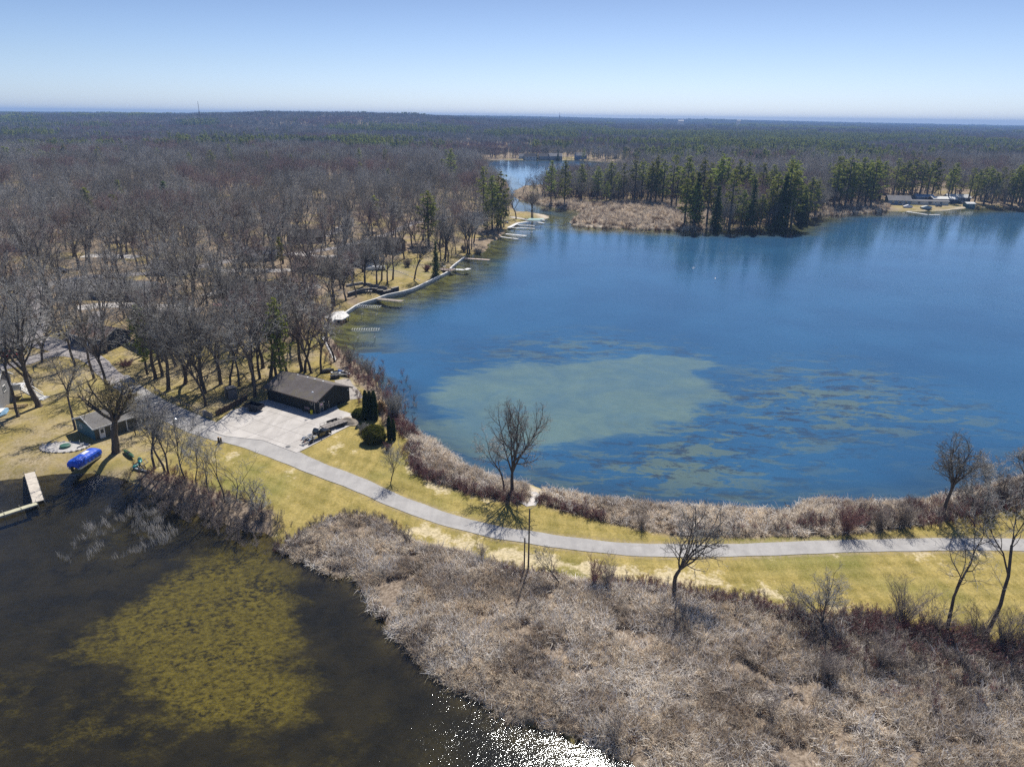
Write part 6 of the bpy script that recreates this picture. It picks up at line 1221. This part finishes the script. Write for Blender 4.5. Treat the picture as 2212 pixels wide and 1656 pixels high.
# trees along the pond bank
for k_, (base, top, lb, tl, r, kw) in enumerate((((452, 1062), 955, 'dark twisted bare tree first in the row on the pond bank', (-.1, 0), .14, dict(fork=.3, limbs=3, spread=.5, dens=.6)), ((487, 1084), 950, 'thin straight bare tree on the pond bank', (-.12, 0), .13, dict(fork=.55, limbs=3, spread=.35, dens=.7)), ((511, 1080), 985, 'wavy forked dead tree on the pond bank', (.05, 0), .14, dict(fork=.3, limbs=3, spread=.4, dens=.6, wig=.32)), ((546, 1100), 1026, 'gnarled low bare tree at the end of the pond bank', (-.1, 0), .17, dict(fork=.28, limbs=6, spread=1.0, dens=.8, wig=.34)), ((566, 1122), 1060, 'reddish leafless bush-tree at the tip of the pond bank', (.1, 0), .10, dict(fork=.2, limbs=6, spread=.8, dens=.8, wig=.25)),
        ((335, 1012), 850, 'first of three leaning trunks in the pond-side clump', (-.16, 0), .24, dict(fork=.45, limbs=5, spread=.5)), ((356, 1018), 880, 'second leaning trunk of the pond-side clump', (-.10, 0), .22, dict(fork=.5, limbs=4, spread=.5)), ((364, 1022), 900, 'third and straightest trunk of the pond-side clump', (.0, 0), .2, dict(fork=.5, limbs=4, spread=.5)), ((400, 1035), 880, 'slender many-forked tree left of the lamp pole', (-.10, 0), .16, dict(fork=.3, limbs=5, spread=.45)), ((425, 1050), 920, 'thin leaning stem over the maroon brush', (-.2, 0), .12, dict(fork=.4, limbs=4, spread=.5)),
        ((84, 878), 560, 'massive bare oak on the lawn behind the white staircase', (-.05, 0), .62, dict(fork=.32, limbs=7, spread=.85, dens=1.2, twig=.022)), ((40, 900), 655, 'leaning bare tree in front of the white deck', (-.22, 0), .30, dict(fork=.5, limbs=4, spread=.6)), ((163, 928), 745, 'straight slim tree against the teal wall of the garage', (-.03, 0), .25, dict(fork=.5, limbs=5, spread=.5)), ((194, 892), 800, 'thin sapling behind the garage', (0, 0), .1, dict(fork=.5, limbs=4, spread=.4, dens=.8)), ((293, 940), 850, 'thin tree between garage and drive', (-.05, 0), .12, dict(fork=.3, limbs=4, spread=.4)))):
    special(40+k_, base, top, lb, tl, r, **kw)
# the pollarded willow
special(90, (444, 877), 690, 'bare tree at the gap in the fence whose shadow spreads over the concrete', (.05, 0), .3, fork=.36, limbs=6, spread=.8, dens=1.0)
special(91, (551, 857), 610, 'tall bare tree at the left end of the barn, its shadow lying over the yard', (0, 0), .38, fork=.36, limbs=7, spread=.85, dens=1.1)
x, y, z = spot(251, 977); h = tall((251, 977), 790); sg = grow(77, h, .75, fork=.42, limbs=9, spread=1.1, twig=.018, dens=.85, up=.10, lean=(-.03, 0), bend=(-.12, 0), split=[(a*.9, .9) for a in range(7)]+[(1, .3), (4, .3)])
tree_thing('willow_tree', tree_meshes('willow', sg, None, M_willow), x, y, z, 1.0, 0, 'thick-boled yellowish willow beside the covered blue boat')

# ------------------------------------------------------------------ single conifers
PIN = [((926, 530), 412, 2, 1.5, 'broad bright green pine beside the channel houses'), ((1045, 478), 360, 1, 1.15, 'left pine of the dark lakeside cluster at the channel'), ((1063, 497), 380, 0, 1.15, 'middle pine of the dark lakeside cluster at the channel'), ((1082, 492), 370, 2, 1.2, 'tallest pine of the dark cluster beside the channel'), ((1076, 505), 420, 2, 1.1, 'lower pine in front of the dark channel cluster'), ((1052, 510), 425, 2, 1.0, 'small shaded pine at the left foot of the channel cluster'), ((610, 600), 512, 1, .95, 'yellow-green pine crown above the wooded lots'), ((975, 380), 322, 0, 1.2, 'dark pine left of the far channel water'), ((610, 835), 640, 2, .8, 'tall green pine just behind the barn'), ((318, 808), 655, 2, 1.0, 'loose grey-green pine in front of the taupe house'), ((962, 455), 420, 1, .9, 'slender dull pine right of the broad green pine'), ((1190, 440), 348, 0, 1, 'dark narrow pine at the left of the pine point'), ((1219, 442), 345, 2, 1, 'tall dense pine at the marsh edge'),
    ((460, 360), 324, 2, 1.3, 'round green pine alone in the upper left wood'), ((413, 356), 329, 2, 1.1, 'small green pine left of the round one in the upper wood'), ((345, 345), 319, 2, 1.1, 'dark pine farther back in the upper left wood'), ((218, 345), 315, 2, 1.2, 'bushy olive pine in the upper left wood'), ((145, 342), 312, 2, 1.3, 'clump-forming olive pine near the left edge'), ((505, 362), 330, 2, .9, 'faint brownish pine right of the round pine'), ((632, 360), 333, 2, 1.0, 'yellowish pine above the red-twigged crowns'), ((580, 352), 325, 2, .9, 'dull pine left of the yellowish one'), ((834, 350), 320, 2, 1.1, 'olive pine near the far white house'), ((778, 350), 318, 2, .9, 'dark pine left of the olive pine')]
zone_l = ['dark pine on the shore of the right-hand point', 'olive-crowned pine high on the wooded point', 'slim pine standing among bare trees on the point', 'pine behind the far beach cottages']
names = []
def pine(base, top, kind, sxy, label, group=None, sp=False):
    hh = [20, 22, 18, 21][kind]; m = PINES[kind]
    if 'yellow-green' in label: m = (PINES[kind][0], YPINE)
    if 'green pine just behind' in label: pass
    at_tree('spruce_tree' if sp else 'pine_tree', SPRUCES[kind % 2] if sp else m, base, top, label, [16, 18][kind % 2] if sp else hh, RN.uniform(0, 6), sxy, 'tree', group)
YPINE = conifer(2, 22, 3.2, .42, 17, 5, 'pine', M_ygreen, .6, 9, gappy=.28)[1]
for (bx, by), tp, kd, sx_, lb in PIN:
    if by < 385: by += 20
    pine((bx, by), tp, kd, sx_, lb); q_ = G(bx, by); FOOT.append((q_[0], q_[1], 3.0)); FOOT.append((q_[0]*.975, q_[1]*.975, 3.5))
pine((942, 598), 521, 0, .72, 'narrow dark conical spruce on the sea wall', None, True); pine((1160, 346), 329, 0, 1, 'dark conical spruce on the far lawn left of the white cottage', None, True); pine((1209-4, 345), 322, 1, 1, 'tall dark spruce between the far houses', None, True)
# the pine point: trees by base and top row read off the photograph
pts_shore = [(1478, 488, 385), (1500, 490, 370), (1497, 492, 395), (1526, 488, 380), (1545, 492, 400), (1575, 490, 365), (1600, 492, 410), (1620, 494, 385), (1641, 492, 420), (1660, 490, 390), (1685, 492, 375), (1700, 492, 395), (1708, 490, 370), (1722, 482, 390), (1745, 474, 382), (1760, 466, 385), (1732, 478, 400), (1695, 488, 350), (1670, 484, 372)]
pts_mid = [(1480, 452, 338), (1515, 448, 340), (1552, 455, 332), (1565, 452, 340), (1590, 450, 345), (1545, 450, 348), (1608, 455, 350), (1640, 452, 352), (1662, 452, 356), (1700, 446, 338), (1710, 452, 346), (1530, 446, 352), (1405, 440, 350), (1398, 436, 358), (1318, 432, 348), (1345, 436, 352), (1290, 434, 360), (1370, 436, 340), (1430, 440, 345), (1450, 446, 335), (1310, 440, 392), (1335, 438, 382), (1490, 456, 370), (1460, 448, 362), (1255, 432, 355), (1385, 432, 344), (1415, 436, 336), (1650, 455, 378), (1575, 462, 385), (1620, 462, 372)]
pts_bk = [(1800, 446, 338), (1812, 444, 344), (1825, 448, 336), (1836, 446, 345), (1852, 444, 340), (1868, 446, 350), (1880, 448, 346), (1800, 452, 355), (1900, 432, 348), (1928, 428, 342), (1950, 430, 345), (1968, 428, 340), (1985, 430, 346), (2000, 432, 350), (1940, 424, 352), (2045, 438, 358), (2052, 434, 352), (2090, 440, 362), (2105, 438, 366), (2125, 440, 358), (2142, 442, 372), (2170, 440, 366), (2185, 444, 358), (2200, 444, 352), (2208, 440, 356), (2155, 436, 360), (2012, 428, 338), (1880, 438, 338), (1840, 440, 352), (1868, 436, 346), (2118, 432, 360), (2195, 436, 350)]
ORD = ['first', 'second', 'third', 'fourth', 'fifth', 'sixth', 'seventh', 'eighth', 'ninth', 'tenth']
def plab(L, i, kind, where):
    px, py, tp = L[i]; hs = sorted(b-c for a, b, c in L); size = 'tall' if py-tp > hs[2*len(hs)//3] else 'short' if py-tp < hs[len(hs)//3] else 'middle-sized'
    o = sorted(range(len(L)), key=lambda j: L[j][0]); k = o.index(i); n = len(L)
    if k < n/2: return '%s %s, %s from the marsh end, %s' % (size, kind, ORD[min(k, 9)] if k < 10 else 'about '+['eleventh', 'twelfth', 'thirteenth', 'fourteenth', 'fifteenth', 'sixteenth'][min(k-10, 5)], where)
    k = n-1-k; return '%s %s, %s from its far right end, %s' % (size, kind, ORD[min(k, 9)] if k < 10 else 'about '+['eleventh', 'twelfth', 'thirteenth', 'fourteenth', 'fifteenth', 'sixteenth'][min(k-10, 5)], where)
for i, (px, py, tp) in enumerate(pts_shore): sp = (i % 3 == 1); pine((px, py), tp, i % (2 if sp else 4), 1.4 if not sp else 1.0, plab(pts_shore, i, 'spruce' if sp else 'pine', 'on the shore of the pine point'), 'evergreens on the shore of the pine point', sp)
for i, (px, py, tp) in enumerate(pts_mid): pine((px, py), tp, (i*7) % 4, 1.35, plab(pts_mid, i, 'olive pine', 'inland on the pine point'), 'pines inland on the pine point')
for i, (px, py, tp) in enumerate(pts_bk): pine((px, py), tp, (i*5) % 4, 1.4, plab(pts_bk, i, 'pine', 'in the belt by the beach cottages'), 'pines behind the beach cottages')

# ------------------------------------------------------------------ individual bare trees of the near wood
DRV = []
for o in list(C.objects):
    if o.type == 'MESH' and o.name.split('.')[0] in ('driveway', 'road', 'gravel_path'):
        n = len(o.data.vertices); a = np.empty(n*3, np.float32); o.data.vertices.foreach_get('co', a); a = a.reshape(-1, 5, 3); DRV.append(a[:, 2, :2])
DRV = np.concatenate(DRV)
def clear(x, y, extra=0.0):
    k = np.ones(len(x), bool)
    for cx, cy, r in FOOT: k &= np.hypot(x-cx, y-cy) > r+.8+extra
    for i in range(0, len(DRV), 60):
        seg = DRV[i:i+60:2]; k &= np.min(np.hypot(x[:, None]-seg[None, :, 0], y[:, None]-seg[None, :, 1]), 1) > 3.6
    return k
def poisson(x, y, dmin):
    keep = []; grid = {}
    for i in range(len(x)):
        g = (int(x[i]//dmin), int(y[i]//dmin)); ok = True
        for a in (-1, 0, 1):
            for b in (-1, 0, 1):
                for j in grid.get((g[0]+a, g[1]+b), ()):
                    if (x[i]-x[j])**2+(y[i]-y[j])**2 < dmin*dmin: ok = False
        if ok: keep.append(i); grid.setdefault(g, []).append(i)
    return np.array(keep)
Z4 = lambda x, y: (x*.2003, 501.4+y*.2003); Z5 = lambda x, y: (368.6+x*.2003, 501.4+y*.2003)
hand = [(Z4(400, 950), 20), (Z4(860, 1200), 19), (Z4(640, 1120), 18), (Z4(200, 1290), 17), (Z4(1150, 1300), 18), (Z4(910, 1060), 17), (Z4(1870, 1240), 20), (Z4(1900, 1450), 20), (Z4(1680, 1580), 20), (Z4(1750, 1550), 18), (Z4(2010, 1620), 18), (Z4(330, 950), 19), (Z4(1100, 930), 18), (Z4(1340, 930), 17), (Z4(1600, 370), 19),
    (Z5(545, 1640), 20), (Z5(1080, 1570), 21), (Z5(890, 1640), 20), (Z5(1140, 1550), 17), (Z5(1250, 1500), 18), (Z5(1410, 1500), 21), (Z5(1450, 1510), 17), (Z5(1520, 1520), 16), (Z5(1620, 1520), 15), (Z5(630, 1250), 20), (Z5(780, 1150), 19), (Z5(1690, 1180), 15), (Z5(1770, 1400), 14), (Z5(340, 1650), 16), (Z5(150, 1640), 18), (Z5(1770, 800), 16), (Z5(1890, 740), 15), (Z5(960, 1580), 15), (Z5(960, 1190), 18), (Z5(2100, 570), 15), (Z5(580, 830), 20), (Z5(820, 860), 20), (Z5(640, 1650), 13), (Z5(740, 1660), 13), (Z5(250, 1400), 17),
    (D3(505, 940), 15), (D3(625, 1060), 14), (D3(750, 1040), 14), (D3(800, 1000), 15), (D3(865, 1040), 14), (D3(925, 990), 17), (D3(1160, 980), 15), (D3(290, 1280), 15), (D3(1440, 790), 14), (D3(1490, 790), 16), (D3(1520, 800), 16), (D3(1730, 710), 17), (D3(1750, 715), 18), (D3(1400, 600), 14),
    (E(830, 600), 17), (E(1160, 590), 17), (E(1190, 585), 16), (E(680, 500), 15), (E(560, 780), 15), (E(400, 800), 15), (E(300, 850), 16), (E(200, 800), 15)]
IND = [(*G(*p), h+2.5) for p, h in hand]
sh = poly0([(-40, 905), (120, 870), (300, 830), (400, 850), (520, 845), (600, 800), (690, 770), (700, 720), (755, 640), (850, 600), (950, 560), (1010, 530), (1060, 495), (1050, 470), (960, 478), (800, 480), (640, 500), (500, 520), (300, 540), (-60, 560)], 2)
P = sh; x = RN.uniform(P[:, 0].min(), P[:, 0].max(), 30000); y = RN.uniform(P[:, 1].min(), P[:, 1].max(), 30000)
k = (sdpoly(x, y, P) > 0) & in_view(x, y, 1.03); x, y = x[k], y[k]; a, b, c = shore_sd(x, y); k = np.minimum(np.minimum(a, b), c) > 3; x, y = x[k], y[k]; k = clear(x, y); x, y = x[k], y[k]
# the yard, the open lawn by the garage and the garden above the sea wall stay open
op = [poly0([(-100, 1040), (300, 1040), (420, 900), (300, 860), (200, 850), (-100, 880)], 1), poly0([(820, 640), (960, 600), (1000, 560), (940, 545), (860, 570), (800, 590)], 3), poly0([(440, 880), (560, 870), (700, 800), (700, 770), (760, 770), (800, 900), (440, 960)], 1)]
for q in op: k = sdpoly(x, y, q) < 0; x, y = x[k], y[k]
dens_ = .25+.75*sstep(.35, .6, fbm(x/28, y/28, 61, 3)); k = RN.random(len(x)) < np.clip(dens_*(.22+.6*sstep(200, 330, np.hypot(x, y))), 0, 1); x, y = x[k], y[k]
hx = np.array([q[0] for q in IND]); hy = np.array([q[1] for q in IND]); k = np.min(np.hypot(x[:, None]-hx, y[:, None]-hy), 1) > 4.0; x, y = x[k], y[k]
k = poisson(x, y, 9.0); x, y = x[k], y[k]; od = np.argsort(np.hypot(x, y)); x, y = x[od], y[od]
N_IND = 232-len(IND); zz = height(x, y); print('near wood', len(x))
restx, resty = x[N_IND:], y[N_IND:]
IND += [(x[i], y[i], zz[i], RN.uniform(17, 24)) for i in range(min(N_IND, len(x)))]
LM = [(p[0], p[1], n) for p, n in ((G(350, 728), 'taupe house'), (G(218, 738), 'navy house'), (G(270, 640), 'long grey-roofed ranch'), (G(176, 640), 'small grey-roofed house'), (G(545, 640), 'dark-roofed house'), (G(700, 585), 'tan-roofed ranch'), (G(777, 568), 'white gabled house'), (G(835, 540), 'brown house'),
    (G(665, 522), 'hip-roofed house'), (G(560, 560), 'half-hidden grey house'), (G(372, 590), 'lot-side cottage'), (G(38, 540), 'blue-sided cottage'), (G(1022, 480), 'pale house near the channel'), ((bc[0], bc[1]), 'barn'), ((scn[0], scn[1]), 'garage'), (G(725, 690), 'pale lake platform'), (G(1085, 490), 'far docks'), (G(942, 598), 'conical spruce'), (G(927, 517), 'broad green pine'), (G(610, 835), 'barn-side pine'), (G(610, 600), 'yellow-green pine'), (G(90, 620), 'far left drive'), (G(330, 770), 'rail-side lawn'), (G(160, 765), 'asphalt bend'), (G(800, 630), 'terrace walls'), (G(420, 676), 'pale concrete drive'))]
USED = {}
def wood_label(x, y, h, kind):
    d = sorted((math.hypot(x-a, y-b), n, a, b) for a, b, n in LM)[0]; dx, dy = x-d[2], y-d[3]
    rel = ('right of' if dx > 0 else 'left of') if abs(dx) > abs(dy)*1.2 else ('behind' if dy > 0 else 'in front of')
    gap = 'close' if d[0] < 9 else 'a few steps' if d[0] < 18 else 'well'
    size = 'tall' if h > 21.3 else 'short' if h < 18.8 else 'middling'; tone = ['grey', 'grey', 'brown', 'grey', 'brown', 'pale grey', 'reddish', 'slender grey', 'wide brown'][kind]
    return '%s %s bare tree %s %s the %s' % (size, tone, gap, rel, d[1]), 'bare trees of the near wood'
for i, (x, y, z, h) in enumerate(IND):
    k = int(RN.integers(0, 9)); lb, gr = wood_label(x, y, h, k); o = tree_thing('bare_tree', BARE[k], x, y, z, h/18.0, float(RN.uniform(0, 6.28)), lb, 'tree', gr, float(RN.uniform(.85, 1.1)))
    o.rotation_euler = (float(RN.normal(0, .035)), float(RN.normal(0, .035)), o.rotation_euler[2])
shrub('rust-brown leafy oak sapling beside the taupe house', 393, 725, 6, 4, 14, M_rust, .03); shrub('rounded bare brown thicket by the navy house', 212, 765, 2.6, 7, 40, M_shrub, .016); shrub('rounded dark bush on the shore before the thin pinkish dock', *D3(1690, 690), 3.2, 5, 40, M_shrub, .02); shrub('sprawling brushy willow at the water before the thin pinkish dock', *D3(1850, 720), 3, 8, 50, M_twigb, .02)
shrub('broad bare bush on the garden slope left of the conical spruce', *D3(1080, 850), 3, 6, 44, M_shrub, .02); shrub('dark bush at the foot of the conical spruce', *D3(1290, 900), 2.6, 5, 44, M_dog, .02)
shrub('long brown hedge bush by the pond drive', 270, 790, 2.0, 8, 40, M_dog, .014)
# the rest of the woods as one mass
def mass(name, label, x, y, protos, ix, s, hs=1.0):
    z = height(x, y); n = len(x); return scatter(name, label, np.stack([x, y, z], -1), np.stack([RN.normal(0, .03, n), RN.normal(0, .03, n), RN.uniform(0, 6.283, n)], -1), np.stack([s, s, s*hs], -1), ix, protos)
x1, y1 = far_points(240, 1150, 66); a, b, c = shore_sd(x1, y1); sdm = np.minimum(np.minimum(a, b), c); k = (sdm > 3.5) & in_view(x1, y1) & ~opens(x1, y1) & (sdpoly(x1, y1, MARSH) < 0) & (sdpoly(x1, y1, MARSH2) < 4) & ((x1 < GP(1110, 470)[0]) | (y1 > 330))
x1, y1 = x1[k], y1[k]; k = (sdpoly(x1, y1, sh) < 0) & clear(x1, y1, 1.5); x1, y1 = x1[k], y1[k]; x1 = np.concatenate([restx, x1]); y1 = np.concatenate([resty, y1])
for q in op: k = sdpoly(x1, y1, q) < 0; x1, y1 = x1[k], y1[k]
k = (RN.random(len(x1)) < .45+.55*sstep(.36, .55, fbm(x1/38, y1/38, 91, 3))) | ((x1 > 30) & (y1 < 640)); x1, y1 = x1[k], y1[k]
pt_ = poly0([(1180, 425), (1300, 430), (1480, 446), (1490, 488), (1600, 491), (1700, 489), (1760, 466), (1800, 446), (1900, 440), (1900, 425), (2100, 430), (2212, 440), (2300, 440), (2300, 405), (1800, 405), (1180, 405)], 1.0)
xe, ye = far_points(360, 720, 26); ke = (sdpoly(xe, ye, pt_) > 2) & in_view(xe, ye) & ~opens(xe, ye) & clear(xe, ye, 1.0); ae, be_, ce = shore_sd(xe, ye); ke &= (ae > 2.5) & (sdpoly(xe, ye, MARSH) < 0); xe, ye = xe[ke], ye[ke]; x1 = np.concatenate([x1, xe]); y1 = np.concatenate([y1, ye]); print('point', len(xe))
cp = conif_p(x1, y1)*np.where((x1 > 0) & (y1 < 600), .3, 1); isc = RN.random(len(x1)) < cp
xb, yb = x1[~isc], y1[~isc]; redz = fbm(xb/60, yb/60, 71, 3); ix = np.where(redz > .66, 4, np.where(redz > .5, RN.choice([1, 3], len(xb)), RN.choice([0, 2, 5, 1], len(xb)))); print('mid bare', len(xb))
mass('bare_woodland', 'leafless grey wood covering the land behind the nearest trees', xb, yb, MIDB, ix, RN.uniform(.72, 1.3, len(xb)))
xc, yc = x1[isc], y1[isc]
x2, y2 = far_points(1120, 2900, 300); a, b, c = shore_sd(x2, y2); k = (np.minimum(np.minimum(a, b), c) > 6) & in_view(x2, y2) & ~opens(x2, y2) & clear(x2, y2, 4); x2, y2 = x2[k], y2[k]; cp = conif_p(x2, y2)
isc = RN.random(len(x2)) < cp; m_ = ~isc; rz_ = fbm(x2[m_]/200, y2[m_]/200, 72, 3); print('far', len(x2))
mass('distant_woodland', 'distant leafless woods rolling back to the hills', x2[m_], y2[m_], FARB, np.where(rz_ > .6, 3, RN.integers(0, 3, m_.sum())), RN.uniform(.8, 1.1, m_.sum()))
k3 = np.where(isc)[0]; rep = 4; xc2 = np.repeat(x2[k3], rep)+RN.normal(0, 9, len(k3)*rep); yc2 = np.repeat(y2[k3], rep)+RN.normal(0, 9, len(k3)*rep)
xc = np.concatenate([xc, xc2]); yc = np.concatenate([yc, yc2]); a, b, c = shore_sd(xc, yc); k = np.minimum(np.minimum(a, b), c) > 4; xc, yc = xc[k], yc[k]; print('conif', len(xc))
mass('evergreen_stands', 'scattered stands and bands of dark evergreens in the far woods', xc, yc, FARP, RN.integers(0, 3, len(xc)), RN.uniform(.75, 1.12, len(xc)))
x3, y3 = far_points(2850, 11500, 2400); k = in_view(x3, y3); x3, y3 = x3[k], y3[k]; cp = conif_p(x3, y3); isc = RN.random(len(x3)) < cp*.8; m_ = ~isc; print('horizon', len(x3))
FARPC = [quads('clump', np.concatenate([conifer(90+i*10+j, 17, 3.4, .1, 7, 4, 'pine', None, 2.2, 2, gappy=0)[1].vertices and np.array([tuple(v.co) for v in conifer(90+i*10+j, 17, 3.4, .1, 7, 4, 'pine', None, 2.2, 2, gappy=0)[1].vertices])+np.array([rx, ry, 0]) for j, (rx, ry) in enumerate(np.random.default_rng(i).normal(0, 14, (9, 2)))]), M_pine) for i in range(2)]
mass('horizon_woodland', 'hazy woods along the skyline', x3[m_], y3[m_], FARV, RN.integers(0, 3, m_.sum()), RN.uniform(.9, 1.3, m_.sum()), 1.0)
mass('horizon_evergreens', 'hazy dark evergreen patches near the skyline', x3[isc], y3[isc], FARPC, RN.integers(0, 2, isc.sum()), RN.uniform(.9, 1.3, isc.sum()))
# undergrowth under the woods of the point and the slope
k = (RN.random(len(xb)) < .35) & (np.hypot(xb, yb) < 900)
mass("undergrowth", 'brushy brown undergrowth below the woods of the point', xb[k]+RN.normal(0, 3, k.sum()), yb[k]+RN.normal(0, 3, k.sum()), BR, RN.integers(0, 4, k.sum()), RN.uniform(1.2, 2.4, k.sum()))

# ------------------------------------------------------------------ the air: closed box of thin even haze
hm = bpy.data.materials.new('haze'); t = NT(hm)
pv = t.n('ShaderNodeVolumePrincipled', {'Color': (.34, .57, 1.0), 'Density': HAZE, 'Anisotropy': 0.0}); t.t.links.new(pv.outputs[0], t.out.inputs['Volume'])
hb = MB().box(0, 5950, 45.5, 15200, 12100, 95).mesh('haze', hm); ho = put('haze', hb); tag(ho, 'pale blue haze hanging over the lakes and woods', None, None, 'stuff')
